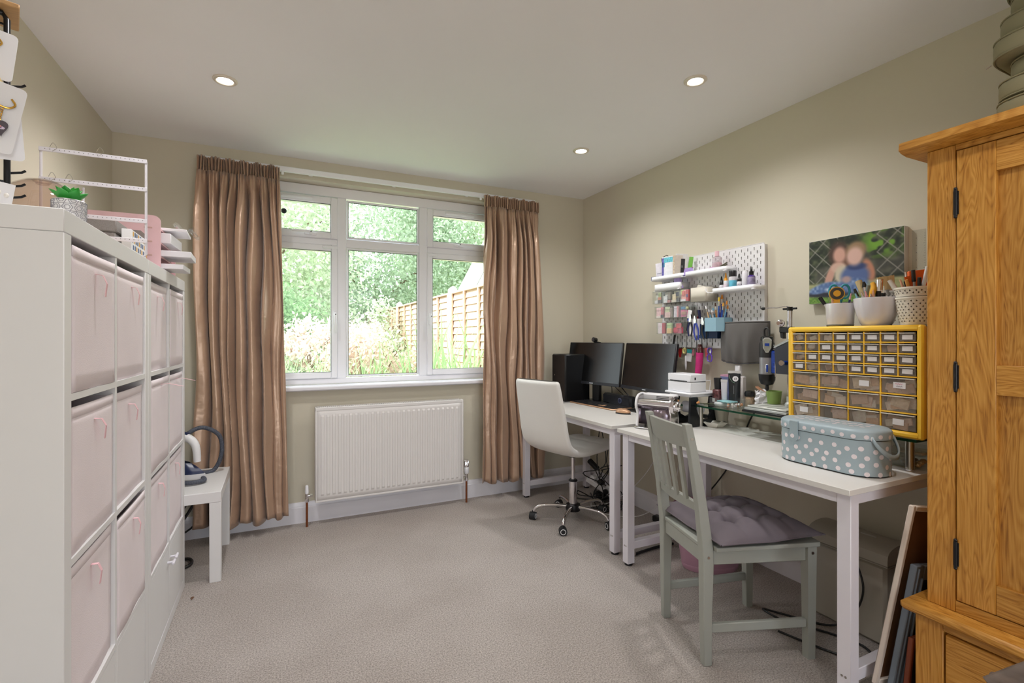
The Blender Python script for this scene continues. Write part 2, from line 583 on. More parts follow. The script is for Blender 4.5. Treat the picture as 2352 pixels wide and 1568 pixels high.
for x0, x1, z, s_ in ((.02, .22, 2.170, S2), (1.16, 1.40, 2.170, S4), (.28, .378, 1.845, S1), (1.022, 1.10, 1.845, S3)):
    v = MB().box(x0, x1, 3.603, 3.6185, z - .010, z + .010, .004)
    v.box(x0 + .01, x1 - .01, 3.600, 3.604, z - .004, z + .004, .001)
    v.build('trickle_vent', UPVC, s_)

# curtain rail
rl = thing('curtain_rail', 'white curtain rail running along the wall above the window', 'curtain rail', (.72, 3.47, 2.30))
MB().box(-.43, 1.86, 3.462, 3.487, 2.284, 2.316, .003).build('rail', UPVC, rl)
for x in (-.38, .2, .75, 1.3, 1.8):
    MB().box(x - .012, x + .012, 3.486, 3.53, 2.292, 2.312, .002).build('bracket', UPVC, rl)
for x in (.03, 1.392):
    MB().box(x - .008, x + .008, 3.458, 3.470, 2.262, 2.287, .003).build('end_stop', UPVC, rl)

# curtains
def silk():
    m = M('taupe_silk', (190, 158, 134), .33, var=.06, vscale=3, sheen=.2, spec=.7)
    nt = m.node_tree; b = nt.nodes['Principled BSDF']
    t = nt.nodes.new('ShaderNodeTexCoord'); mp = nt.nodes.new('ShaderNodeMapping'); mp.inputs['Scale'].default_value = (14, 14, 260)
    n = nt.nodes.new('ShaderNodeTexNoise'); n.inputs['Scale'].default_value = 1; n.inputs['Detail'].default_value = 4
    nt.links.new(t.outputs['Object'], mp.inputs[0]); nt.links.new(mp.outputs[0], n.inputs['Vector'])
    n3 = nt.nodes.new('ShaderNodeTexNoise'); n3.inputs['Scale'].default_value = 13; n3.inputs['Detail'].default_value = 2
    nt.links.new(t.outputs['Object'], n3.inputs['Vector'])
    bp = nt.nodes.new('ShaderNodeBump'); bp.inputs['Strength'].default_value = .25; bp.inputs['Distance'].default_value = .0015
    bp2 = nt.nodes.new('ShaderNodeBump'); bp2.inputs['Strength'].default_value = .35; bp2.inputs['Distance'].default_value = .02
    nt.links.new(n.outputs['Fac'], bp.inputs['Height']); nt.links.new(n3.outputs['Fac'], bp2.inputs['Height'])
    nt.links.new(bp2.outputs[0], bp.inputs['Normal']); nt.links.new(bp.outputs[0], b.inputs['Normal'])
    b.inputs['Metallic'].default_value = .35
    return m
SILK = silk()
def curtain(name, label, xt0, xt1, xb0, xb1, zt, zb, folds, seed, flatside):
    rnd = random.Random(seed)
    ph = [rnd.uniform(0, 6) for _ in range(8)]
    t = thing(name, label, 'curtain', ((xt0 + xt1) / 2, 3.43, zb))
    def warp(s, z):
        return s + .018 * math.sin(3.1 * z + ph[0] + 5 * s) + .012 * math.sin(6.7 * z + ph[1] + 11 * s)
    def fn(s, j, zz0=0, zz1=1):
        # j 0 bottom ..1 top of the skirt
        z = zb + (zt - .085 - zb) * j
        k = 1 - j
        x0 = xt0 + (xb0 - xt0) * k ** .8; x1 = xt1 + (xb1 - xt1) * k ** .8
        q = warp(s, z)
        a = 2 * PI * folds * (q + .035 * math.sin(2 * PI * q * 1.7 + ph[2]))
        top = min(1, k / .12)
        fl = 1.0
        if flatside > 0: fl = 1 - .75 * max(0, min(1, (s - .74) / .1)) * min(1, k * 4)
        if flatside < 0: fl = 1 - .75 * max(0, min(1, (.26 - s) / .1)) * min(1, k * 4)
        A = (.010 + .040 * top) * fl * (1 + .25 * math.sin(2.2 * z + ph[3]))
        w_ = (2 * abs(math.sin(a / 2 + .25 * math.sin(a * .37 + ph[7]))) ** .75 - 1) * (1 + .25 * math.sin(1.3 * a + ph[6])) + .16 * math.sin(.53 * a + ph[4] + .8 * z)
        fine = .006 * (1 - top) * math.sin(a * 3.1)
        y = 3.415 - A * w_ + fine + .006 * math.sin(9 * z + 14 * s)
        x = x0 + (x1 - x0) * s + .010 * top * math.cos(a + .6) * fl
        zz = z if j > 0.001 else z + .012 * math.sin(a * .5 + ph[6])
        return (x, y, zz)
    MB().grid(fn, 300, 56).build('fabric', SILK, t, angle=80, solid=.003)
    def hd(s, j):
        z = zt - .088 + .088 * j
        x = xt0 + (xt1 - xt0) * s
        q = s * folds * 3.4
        y = 3.428 - .013 * math.sin(2 * PI * q + .5 * math.sin(7 * s)) - .004 * math.sin(2 * PI * q * 2.3) 
        return (x + .006 * j * math.sin(2 * PI * s * 5), y, z + (.006 * math.sin(37 * s) if j > .9 else 0))
    MB().grid(hd, 340, 9).build('pencil_pleat_heading', SILK, t, angle=80, solid=.003)
    for i in range(7):
        s = (i + .5) / 7
        x = xt0 + (xt1 - xt0) * s
        MB().tube([(x, 3.445, zt - .03), (x, 3.462, zt - .02), (x, 3.464, zt - .006)], .0015, 6).build('hook', UPVC, t)
    return t
curtain('curtain', 'long taupe silk curtain hanging to the left of the window, beside the side table', -.430, .012, -.440, .062, 2.298, .085, 8.5, 3, 1)
curtain('curtain', 'long taupe silk curtain hanging to the right of the window, behind the computer desk', 1.405, 1.866, 1.385, 1.93, 2.292, .125, 8.0, 11, -1)

# radiator
RW = M('radiator_enamel', (226, 222, 220), .35, var=.01)
rd = thing('radiator', 'white ribbed panel radiator on the wall under the window', 'radiator', (.72, 3.45, .155))
rx0, rx1, rz0, rz1 = .220, 1.230, .155, .768
n = 27
pts = []
x = rx0 + .03
pitch = (rx1 - rx0 - .06) / n
cols = [rx0 + .012]
hs = [0]
for i in range(n):
    a = rx0 + .03 + pitch * i
    cols += [a + pitch * .10, a + pitch * .22, a + pitch * .60, a + pitch * .72]
    hs += [0, 1, 1, 0]
cols.append(rx1 - .012); hs.append(0)
rows = [rz0 + .010, rz0 + .040, rz0 + .052, rz1 - .062, rz1 - .05, rz1 - .022]
rh = [0, 0, 1, 1, 0, 0]
def rfn(u, v):
    i = round(u * (len(cols) - 1)); j = round(v * (len(rows) - 1))
    return (cols[i], 3.400 - .006 * hs[i] * rh[j], rows[j])
MB().grid(rfn, len(cols), len(rows)).build('front_panel', RW, rd, angle=12, solid=.002)
sd = MB()
for a in (rx0, rx1 - .012):
    sd.box(a, a + .012, 3.396, 3.466, rz0, rz1, .004)
sd.box(rx0, rx1, 3.397, 3.402, rz0, rz0 + .012, .002).box(rx0, rx1, 3.397, 3.404, rz1 - .024, rz1 - .002, .003)
sd.build('side_cover', RW, rd)
MB().box(rx0 + .02, rx1 - .02, 3.448, 3.460, rz0 + .012, rz1 - .02).build('back_panel', RW, rd)
g = MB()
g.box(rx0 + .012, rx1 - .012, 3.402, 3.410, rz1 - .006, rz1, .001).box(rx0 + .012, rx1 - .012, 3.458, 3.466, rz1 - .006, rz1, .001)
xx = rx0 + .03
while xx < rx1 - .03:
    g.box(xx, xx + .006, 3.409, 3.459, rz1 - .005, rz1 - .001)
    xx += .0125
g.build('top_grille', RW, rd, smooth=False)
for a in (rx0 + .15, rx1 - .15):
    MB().box(a - .015, a + .015, 3.460, 3.5292, .3, .66).build('wall_bracket', RW, rd)
# valves and pipes
for vx, side in ((rx0 - .048, -1), (rx1 + .034, 1)):
    nm = thing('radiator_valve', 'slim white-capped lockshield valve on copper pipe at the left end of the radiator' if side < 0 else 'chrome and white thermostatic valve on copper pipe at the right end of the radiator', 'valve', (vx, 3.43, 0))
    MB().cyl((vx, 3.43, 0.001), (vx, 3.43, .165), .0075, n=12).build('pipe', COPPER, nm)
    b = MB().cyl((vx, 3.43, .160), (vx, 3.43, .182), .013, n=6).cyl((vx, 3.43, .182), (vx, 3.43, .215), .0095, n=12)
    b.cyl((vx, 3.43, .199), (vx - side * .030, 3.43, .199), .008, n=12).cyl((vx - side * .018, 3.43, .199), (vx - side * .034, 3.43, .199), .012, n=6)
    b.build('valve_body', CHROME, nm)
    if side < 0:
        MB().lathe(vx, 3.43, [(.011, .214), (.012, .225), (.010, .262), (.007, .268)], 14).build('cap', UPVC, nm)
    else:
        MB().lathe(vx, 3.43, [(.013, .214), (.019, .222), (.019, .262), (.0175, .264)], 18).build('sensor_head', UPVC, nm)
        h = MB().lathe(vx, 3.43, [(.0175, .264), (.019, .272), (.016, .305), (.011, .312)], 18)
        for i in range(8):
            t = 2 * PI * i / 8
            h.tube([(vx + .0185 * math.cos(t), 3.43 + .0185 * math.sin(t), .268), (vx + .017 * math.cos(t), 3.43 + .017 * math.sin(t), .300), (vx + .010 * math.cos(t), 3.43 + .010 * math.sin(t), .314)], .0025, 6)
        h.build('grip', CHROME, nm)

# ceiling downlights
LENS = M('lamp_lens', (255, 250, 240), .4, var=0, emit=9)
def downlight(x, y, label, p=15):
    t = thing('ceiling_downlight', label, 'downlight', (x, y, H))
    m = MB().lathe(x, y, [(.050, 2.3995), (.051, 2.396), (.046, 2.391), (.038, 2.3905), (.032, 2.394), (.030, 2.3985)], 32, cap0=False, cap1=False)
    m.build('bezel', M('bezel_satin', (222, 214, 200), .4, .2, var=.01), t)
    MB().lathe(x, y, [(.029, 2.3925), (.024, 2.3915), (.001, 2.391)], 24, cap0=False, cap1=False).build('lens', LENS, t)
    l = bpy.data.lights.new('downlight_lamp', 'SPOT')
    l.energy = p; l.spot_size = R(150); l.spot_blend = .9; l.shadow_soft_size = .05; l.color = (1, .99, .985)
    o = bpy.data.objects.new('downlight_lamp', l); o.location = (x, y, 2.375); COL.objects.link(o)
downlight(-.216, 2.596, 'round recessed downlight at the left of the ceiling')
downlight(1.728, 2.607, 'small round downlight in the ceiling near the window corner, the farthest of the three')
downlight(1.730, 1.671, 'round recessed downlight in the ceiling above the long desk')
for i_, (a, b) in enumerate(((-.216, 1.67), (-.216, .4), (1.2, .4))):
    fx = MB().lathe(a, b, [(.050, 2.3995), (.051, 2.396), (.046, 2.391), (.038, 2.3905), (.032, 2.394), (.030, 2.3985)], 24, cap0=False, cap1=False).build('trim_%d' % (i_ + 2), MATS['bezel_satin']); st(fx)
    MB().lathe(a, b, [(.029, 2.3925), (.024, 2.3915), (.001, 2.391)], 24, cap0=False, cap1=False).build('lens', LENS, fx)
    l = bpy.data.lights.new('downlight_lamp', 'SPOT')
    l.energy = 11; l.spot_size = R(150); l.spot_blend = 1; l.shadow_soft_size = .05; l.color = (1, .99, .985)
    o = bpy.data.objects.new('downlight_lamp', l); o.location = (a, b, 2.375); COL.objects.link(o)

# ------------------------------------------------------------------ garden
GZ = -.25
LAWN = M('garden_soil_grass', (150, 170, 110), .95, var=.25, vscale=3)
st(MB().box(-40, 40, YB + .25, 60, GZ - .1, GZ).build('ground', LAWN, smooth=False))
rear_g = st(MB().box(-40, 40, -30, YF - .2, GZ - .1, GZ).build('ground', M('patio_stone', (196, 190, 178), .9, var=.08), smooth=False))
def leafmat(name, rgb, tr=.5):
    m = bpy.data.materials.new(name); m.use_nodes = True
    nt = m.node_tree; nt.nodes.remove(nt.nodes['Principled BSDF']); out = nt.nodes['Material Output']
    d = nt.nodes.new('ShaderNodeBsdfDiffuse'); t = nt.nodes.new('ShaderNodeBsdfTranslucent')
    mx = nt.nodes.new('ShaderNodeMixShader'); mx.inputs[0].default_value = tr
    g = nt.nodes.new('ShaderNodeNewGeometry')
    r = nt.nodes.new('ShaderNodeValToRGB')
    c = [lin(x) for x in rgb]
    r.color_ramp.elements[0].color = tuple(x * .78 for x in c) + (1,)
    r.color_ramp.elements[1].color = tuple(min(.95, x * 1.25) for x in c) + (1,)
    nt.links.new(g.outputs['Random Per Island'], r.inputs[0])
    for n in (d, t): nt.links.new(r.outputs[0], n.inputs[0])
    nt.links.new(d.outputs[0], mx.inputs[1]); nt.links.new(t.outputs[0], mx.inputs[2]); nt.links.new(mx.outputs[0], out.inputs[0])
    return m
L_PALE = leafmat('leaf_pale_green', (206, 216, 192)); L_MID = leafmat('leaf_green', (188, 202, 180)); L_DARK = leafmat('leaf_deep_green', (150, 180, 136))
L_YEL = leafmat('leaf_cream_pink', (232, 212, 200)); L_BLADE = leafmat('leaf_blade', (170, 200, 150))
BARK = M('bark', (120, 100, 84), .9, var=.3, vscale=20)
RNG = np.random.default_rng(5)
def leaves(name, mat, parent, pts, size, aspect=.5, droop=0):
    n = len(pts)
    a = RNG.normal(size=(n, 3)); a /= np.linalg.norm(a, axis=1)[:, None]
    if droop:
        a = a * (1 - droop) + np.array([0, 0, -1.0]) * droop * 2
        a /= np.linalg.norm(a, axis=1)[:, None]
    b = RNG.normal(size=(n, 3)); b -= (b * a).sum(1)[:, None] * a; b /= np.linalg.norm(b, axis=1)[:, None]
    s = size * RNG.uniform(.6, 1.3, n)[:, None]
    v = np.empty((n, 4, 3))
    v[:, 0] = pts - a * s; v[:, 1] = pts + b * s * aspect; v[:, 2] = pts + a * s; v[:, 3] = pts - b * s * aspect
    v = v.reshape(-1, 3)
    inv = INV.get(parent.name)
    if inv is not None:
        t = inv.translation; v = v + np.array([t.x, t.y, t.z])
    me = bpy.data.meshes.new(name)
    me.vertices.add(len(v)); me.vertices.foreach_set('co', v.ravel())
    me.loops.add(4 * n); me.loops.foreach_set('vertex_index', np.arange(4 * n))
    me.polygons.add(n); me.polygons.foreach_set('loop_start', np.arange(0, 4 * n, 4))
    me.materials.append(mat); me.update(calc_edges=True)
    o = bpy.data.objects.new(name, me); COL.objects.link(o); o.parent = parent
    o['kind'] = 'stuff'
    return o
def blob(c, r, n, clumps=60, csz=.28):
    cc = RNG.normal(size=(clumps, 3)); cc /= np.linalg.norm(cc, axis=1)[:, None]
    cc *= RNG.uniform(.35, 1, clumps)[:, None] ** .5
    k = RNG.integers(0, clumps, n)
    p = cc[k] + RNG.normal(size=(n, 3)) * csz * .6
    return p * np.array(r) + np.array(c)
def tree(name, label, c, r, base, mat, n, size, droop=0, clumps=70):
    t = thing(name, label, 'tree', (base[0], base[1], GZ))
    MB().tube([(base[0], base[1], GZ), (base[0] + .1, base[1], GZ + 1), ((c[0] + base[0]) / 2, (base[1] + c[1]) / 2, c[2] * .7), c], lambda u: .16 * (1 - u * .7), 8).build('trunk', BARK, t)
    br = MB()
    for i in range(7):
        a = random.uniform(0, 6.28)
        br.tube([(c[0], c[1], c[2] - r[2] * .5), (c[0] + math.cos(a) * r[0] * .4, c[1] + math.sin(a) * r[1] * .4, c[2]), (c[0] + math.cos(a) * r[0] * .7, c[1] + math.sin(a) * r[1] * .7, c[2] + r[2] * random.uniform(-.2, .6))], lambda u: .05 * (1 - u * .8), 6)
    br.build('branches', BARK, t)
    leaves('foliage', mat, t, blob(c, r, n, clumps), size, droop=droop)
    return t
tree('garden_tree', 'tall pale green leafy tree behind the left casement of the window', (-.6, 11.5, 3.4), (2.3, 2.0, 3.2), (-.4, 11.5), L_PALE, 42000, .055)
tree('garden_tree', 'dense mid green tree filling the middle pane of the window', (2.6, 14.5, 3.0), (3.0, 2.0, 3.2), (2.4, 14.5), L_MID, 46000, .060)
tree('garden_tree', 'weeping pale willow with hanging leaves behind the right-hand casement', (6.3, 15.5, 4.0), (2.8, 2.0, 3.6), (6.3, 15.5), L_PALE, 36000, .075, droop=.6)
tree('garden_tree', 'deep green bushy tree at the far end of the garden, left of the fence', (-.6, 9.0, .9), (1.3, 1.0, 1.3), (-.6, 9.0), L_DARK, 22000, .045)
def shrub(name, label, c, r, mat, n, size, clumps=30):
    t = thing(name, label, 'shrub', (c[0], c[1], GZ))
    m = MB()
    for i in range(9):
        a = random.uniform(0, 6.28); q = random.uniform(.3, .8)
        m.tube([(c[0], c[1], GZ), (c[0] + math.cos(a) * r[0] * q * .5, c[1] + math.sin(a) * r[1] * q * .5, c[2]), (c[0] + math.cos(a) * r[0] * q, c[1] + math.sin(a) * r[1] * q, c[2] + r[2] * .6)], lambda u: .014 * (1 - u * .7), 5)
    m.build('stems', BARK, t)
    leaves('foliage', mat, t, blob(c, r, n, clumps, .3), size)
    return t
shrub('garden_shrub', 'cream and pink leaved shrub sprawling below the middle pane', (.95, 6.0, .72), (.70, .6, .62), L_YEL, 7000, .032)
shrub('garden_shrub', 'arching cream leaved shrub rising between the left and middle panes', (.50, 6.6, 1.10), (.50, .5, .40), L_YEL, 2600, .034, 20)
shrub('garden_shrub', 'round green shrub growing against the far end of the fence', (1.75, 9.2, 1.0), (.55, .6, .75), L_PALE, 7000, .035)
shrub('garden_shrub', 'low green shrub below the left pane of the window', (.05, 6.8, .25), (.8, .7, .75), L_MID, 12000, .03)
def blades(label, cx, cy, n, h, rx, ry, w_=.016):
    t = thing('strap_leaved_plant', label, 'plant', (cx, cy, GZ))
    m = MB()
    for i in range(n):
        x = cx + random.uniform(-rx, rx); y = cy + random.uniform(-ry, ry)
        a = random.uniform(0, 6.28); ln = h * random.uniform(.6, 1.1); dx = math.cos(a) * ln * random.uniform(.12, .45); dy = math.sin(a) * ln * .25
        pts = []
        for k in range(6):
            u = k / 5
            pts.append((x + dx * u * u, y + dy * u * u, GZ + ln * (u - .18 * u * u)))
        v = []; px, py = math.cos(a + 1.4), math.sin(a + 1.4)
        for k, p in enumerate(pts):
            q = w_ * (1 - (k / 5) ** 2) + .001
            v += [(p[0] - px * q, p[1] - py * q, p[2]), (p[0] + px * q, p[1] + py * q, p[2])]
        m.add(v, [(2 * k, 2 * k + 1, 2 * k + 3, 2 * k + 2) for k in range(5)])
    o = m.build('leaf_blades', L_BLADE, t); o['kind'] = 'stuff'
    return t
blades('clump of tall sword-shaped leaves in front of the fence, right-hand pane', 1.70, 5.1, 150, 2.05, .35, .5)
blades('clump of long green strap leaves below the middle pane, beside the mullion', 1.20, 5.6, 90, 1.75, .30, .4)
blades('clump of fine pale grass leaves seen at the bottom of the left pane', .10, 5.2, 220, 1.60, .55, .4, .012)
blades('short green leaf clump under the middle pane, next to the left mullion', .55, 5.0, 110, 1.50, .3, .3, .013)

# fence running away from the house
FEN = M('fence_wood', (204, 176, 154), .85, var=.18, vscale=5, stretch=(1, .3, 6))
CONC = M('fence_post_concrete', (214, 208, 198), .9, var=.06)
FX = 2.10
posts = [4.65, 6.23, 7.80, 9.38, 11.25, 13.1]
pl = ['pale concrete fence post nearest the house, by the right edge of the window', 'tall pale concrete fence post standing in the right-hand pane', 'pale concrete fence post hidden mostly behind the right mullion',
      'pale concrete fence post seen at the right of the middle pane', 'pale concrete fence post near the far end, in the middle pane', 'most distant pale concrete fence post']
for y, lb in zip(posts, pl):
    m = MB().box(FX - .05, FX + .05, y - .05, y + .05, GZ, 1.86, .006).prism([(FX - .05, 1.86), (FX + .05, 1.86), (FX, 1.90)], y - .05, y + .05, 'xz')
    tag(m.build('fence_post', CONC, smooth=False), lb, 'fence post', 'concrete posts of the garden fence')
pn = ['nearest larch-lap fence panel, ending at the right edge of the view', 'larch-lap fence panel in the right-hand pane, left of the tall concrete post', 'larch-lap fence panel split by the right mullion', 'larch-lap fence panel in the middle pane beyond the shrub', 'far larch-lap fence panel at the end of the garden']
smesh = {}
for i in range(5):
    y0, y1 = posts[i] + .05, posts[i + 1] - .05
    t = thing('lap_fence', pn[i], 'fence panel', (FX, y0, GZ), 0, 'lap fence panels in the garden')
    L = y1 - y0
    key = round(L, 2)
    zz = .02; k = 0
    if key not in smesh:
        smesh[key] = None
    k = 0
    first = smesh[key]
    while zz < 2.02:
        if first is None:
            o = MB().add([(FX - .012, y0, GZ + zz), (FX - .026, y0, GZ + zz), (FX + .004, y0, GZ + zz + .1), (FX - .006, y0, GZ + zz + .1),
                          (FX - .012, y1, GZ + zz), (FX - .026, y1, GZ + zz), (FX + .004, y1, GZ + zz + .1), (FX - .006, y1, GZ + zz + .1)],
                         [(0, 1, 3, 2), (4, 6, 7, 5), (1, 5, 7, 3), (0, 2, 6, 4), (0, 4, 5, 1), (2, 3, 7, 6)]).build('slat', FEN, t, smooth=False)
            first = o; smesh[key] = o; base = zz
        else:
            o = smesh[key].copy(); COL.objects.link(o); o.parent = t; o.location = (0, 0, zz - .02)
        zz += .088
    nb = 5 if L > 1.6 else 4
    for j in range(nb):
        yb = y0 + .03 + (L - .06) * j / (nb - 1)
        MB().box(FX - .048, FX - .026, yb - .02, yb + .02, GZ + .02, 1.80, .002).build('batten', FEN, t, smooth=False)
    MB().box(FX - .05, FX + .01, y0, y1, 1.79, 1.815, .003).build('capping', FEN, t, smooth=False)

# neighbour's building beyond the fence: roof slope and white gable
nb = thing('neighbour_building', 'white gabled building with grey roof edge behind the fence at right', 'building', (4.4, 9.5, GZ))
MB().prism([(3.46, GZ), (3.46, 2.1), (4.4, 3.85), (5.34, 2.1), (5.34, GZ)], 9.0, 9.5, 'xz').build('wall', M('render_white', (236, 234, 230), .9, var=.02), nb, smooth=False)
MB().prism([(3.32, 1.92), (3.32, 2.14), (4.4, 4.15), (4.4, 3.92)], 8.9, 9.6, 'xz').build('roof_slope', M('roof_grey', (168, 166, 164), .8), nb, smooth=False)
MB().prism([(4.4, 3.92), (4.4, 4.15), (5.48, 2.14), (5.48, 1.92)], 8.9, 9.6, 'xz').build('roof_slope', MATS['roof_grey'], nb, smooth=False)
MB().box(3.7, 4.4, 8.97, 9.01, .8, 1.9).build('window', M('dark_pane', (150, 160, 165), .2), nb)
# suction cup on the glass
sc_ = thing('suction_cup', 'small dark round sucker stuck on the top left window pane', 'suction cup', (.037, 3.64, 2.05))
MB().lathe(0, 0, [(.018, 0), (.016, .004), (.007, .010), (.007, .018), (.010, .020)], 18).build('cup', RUB, sc_)
sc_.rotation_euler = (R(90), 0, 0); sc_.location = (.040, 3.654, 2.075)
for ch in sc_.children:
    for v in ch.data.vertices:
        v.co = Vector(v.co) + Vector((.037, 3.64, 2.05))
# ------------------------------------------------------------------ shelf units on the left
SH = M('shelf_white', (224, 222, 222), .45, var=.01)
INS = M('shelf_inside', (205, 203, 200), .5, var=.02)
SXF, SXB, STOP = -.410, -.800, 1.495
def shelf_unit(y0, y1, label):
    t = thing('shelf_unit', label, 'shelf unit', (SXF, y0, 0))
    T = .042; th = .016
    MB().box(SXB, SXF, y0, y0 + T, .0, STOP - .05, .0015).build('side_panel', SH, t)
    MB().box(SXB, SXF, y1 - T, y1, .0, STOP - .05, .0015).build('side_panel', SH, t)
    MB().box(SXB, SXF, y0, y1, STOP - .0495, STOP, .0015).build('top_panel', SH, t)
    MB().box(SXB, SXF, y0 + T, y1 - T, .0, .042, .0015).build('bottom_panel', SH, t)
    ym = (y0 + y1) / 2
    MB().box(SXB + .002, SXF - .001, ym - th / 2, ym + th / 2, .042, STOP - .05).build('divider', SH, t, smooth=False)
    for z in (.352, .722, 1.088):
        MB().box(SXB + .002, SXF - .0005, y0 + T, ym - th / 2, z - th / 2, z + th / 2).build('shelf', SH, t, smooth=False)
        MB().box(SXB + .002, SXF - .0005, ym + th / 2, y1 - T, z - th / 2, z + th / 2).build('shelf', SH, t, smooth=False)
    MB().box(SXB - .003, SXB, y0, y1, .0, STOP).build('back_panel', INS, t, smooth=False)
    return t
U1 = shelf_unit(1.356, 2.112, 'white cube shelving unit nearest the camera, side panel facing out')
U2 = shelf_unit(2.114, 2.868, 'white cube shelving unit farther from the camera, next to the side table')
def sbox(y0, y1, z0, z1, label, k, inset=.006, bend=0):
    """soft fabric box with an open top and a ribbon pull"""
    t = thing('storage_box', label, 'storage box', (SXF, (y0 + y1) / 2, z0), 0, 'pink fabric boxes in the cube shelves')
    x1 = SXF - inset; x0 = SXB + .03
    th = .008
    m = MB()
    def fr(u, v):
        y = y0 + (y1 - y0) * u; z = z0 + (z1 - z0) * v
        b = .0035 * math.sin(PI * u) * math.sin(PI * v) * (1 if k % 2 else -.4) + .0012 * math.sin(9 * u + k) * (1 - v)
        return (x1 + b, y, z - .0015 * math.sin(PI * u) * v)
    m.grid(fr, 13, 9)
    m.build('front', PINKF, t, solid=.006)
    m = MB()
    m.box(x0, x1 - .004, y0, y0 + th, z0, z1 - .002).box(x0, x1 - .004, y1 - th, y1, z0, z1 - .002).box(x0, x0 + th, y0 + th, y1 - th, z0, z1 - .002).box(x0 + th, x1 - .004, y0 + th, y1 - th, z0, z0 + th)
    m.build('body', PINKF, t, smooth=False)
    def hem(u, v):
        p = fr(u, .93 + .075 * v)
        return (p[0] + .0030, p[1], p[2])
    MB().grid(hem, 13, 3).build('top_hem', PINKF, t, solid=.002)
    # ribbon
    ym = (y0 + y1) / 2 + .01 * math.sin(k * 3)
    q = .014 + .008 * math.sin(k * 2.1)
    zr = z1 - .045
    p = [(x1 + .003, ym, zr), (x1 + .016, ym + q * .5, zr - .002), (x1 + .022, ym + q * 1.1, zr - .022), (x1 + .018, ym + q * 1.3, zr - .055)]
    if k == 7: p = [(x1 + .003, ym, zr + .02), (x1 + .025, ym + .01, zr + .022), (x1 + .05, ym + .015, zr + .015), (x1 + .075, ym + .02, zr + .008)]
    v = []
    for a in p:
        v += [(a[0], a[1] - .0055, a[2]), (a[0], a[1] + .0055, a[2])]
    MB().add(v, [(2 * i, 2 * i + 1, 2 * i + 3, 2 * i + 2) for i in range(3)]).build('pull_ribbon', PINKR, t, solid=.001, smooth=False)
def colY(y0, y1):
    ym = (y0 + y1) / 2
    return [(y0 + .046, ym - .012), (ym + .012, y1 - .046)]
c1 = colY(1.356, 2.112); c2 = colY(2.114, 2.868)
rowz = [(1.097, 1.424), (.731, 1.062), (.361, .700)]
rn = ['top row', 'second row', 'third row']
cn = ['first column from the camera', 'second column from the camera', 'third column from the camera', 'fourth and farthest column']
k = 0
for ci, (a, b) in enumerate(c1 + c2):
    for ri, (z0, z1) in enumerate(rowz):
        top = z1 - (.0, .004, .004)[ri] * (ci % 2)
        nm = 'pink fabric storage box in the %s, %s' % (rn[ri], cn[ci])
        sbox(a + .003, b - .003, z0, top, nm, 7 if (ci == 3 and ri == 1) else k + ci * 3 + ri + (1 if k == 7 else 0), inset=.004 + .004 * ((ci + ri) % 3))
# doors in the bottom row
for ui, (U, cc) in enumerate(((U1, c1), (U2, c2))):
    for j, (a, b) in enumerate(cc):
        d = MB().box(SXF - .018, SXF - .001, a - .002, b + .002, .046, .340, .001).build('door', SH, U)
        yk = b - .02 if j == 0 else a + .02
        if ui == 1:
            kz = .285
            h = MB().cyl((SXF - .001, yk, kz), (SXF + .018, yk, kz), .005, n=10)
            h.box(SXF + .016, SXF + .026, yk - .022, yk + .022, kz - .006, kz + .006, .003)
            h.build('handle', WMET, d)
        else:
            pass
for (z, y) in ((.565, 1.3556),):
    pass
# ------------------------------------------------------------------ side table with iron
tb = thing('side_table', 'small white square side table between the shelving and the left curtain', 'side table', (-.53, 3.12, 0))
MB().box(-.80, -.255, 2.85, 3.385, .398, .45, .002).build('table_top', SH, tb)
for x in (-.80, -.305):
    for y in (2.85, 3.335):
        MB().box(x, x + .05, y, y + .05, 0, .3975, .001).build('leg', SH, tb)
IR_M = Matrix.Translation((-.46, 3.16, .451)) @ Matrix.Rotation(R(-28), 4, 'Z') 
NAVY = M('navy_plastic', (28, 40, 78), .3, var=.05)
ir = thing('steam_iron', 'navy and white steam iron resting on the side table', 'iron', (-.46, 3.16, .451))
sole = [(-.13, -.045), (-.10, -.055), (0, -.052), (.07, -.035), (.125, 0), (.07, .035), (0, .052), (-.10, .055), (-.13, .045)]
MB(IR_M).prism([(x * 1.05, y * 1.05) for x, y in sole], 0.0, .010, 'xy').build('soleplate', STEEL, ir)
WPL = M('white_plastic', (232, 230, 232), .35, var=.01)
MB(IR_M).prism(sole, .010, .038, 'xy').build('base', WPL, ir)
def irb(u, v):
    i = u * len(sole)
    a = sole[int(i) % len(sole)]; b = sole[(int(i) + 1) % len(sole)]; t_ = i - int(i)
    x = a[0] + (b[0] - a[0]) * t_; y = a[1] + (b[1] - a[1]) * t_
    s_ = 1 - .5 * v ** 1.5
    return (x * s_ * .95 - .01 * v, y * s_, .038 + .07 * v * (1 - .25 * (x + .13) / .26))
MB(IR_M).grid(irb, 36, 7, closed=True).build('body', NAVY, ir)
MB(IR_M).tube([(-.085, 0, .085), (-.105, 0, .14), (-.09, 0, .205), (-.04, 0, .235), (.03, 0, .225), (.07, 0, .185), (.08, 0, .10)], lambda u: .017 + .006 * math.sin(PI * u), 12, sm=5).build('handle', WPL, ir)
MB(IR_M).tube([(-.118, 0, .15), (-.105, 0, .22), (-.05, 0, .253), (.03, 0, .245)], lambda u: .012, 10, sm=5).build('handle_grip', NAVY, ir)
MB(IR_M).box(-.125, -.095, -.035, .035, .04, .13, .01).build('heel_panel', M('slate_plastic', (70, 78, 96), .35), ir)
HOSE = M('speckled_hose', (74, 78, 90), .6, var=.5, vscale=160)
hs_ = thing('iron_cord', 'speckled grey steam hose looping from the iron over the side table', 'cord', (-.34, 3.2, .451))
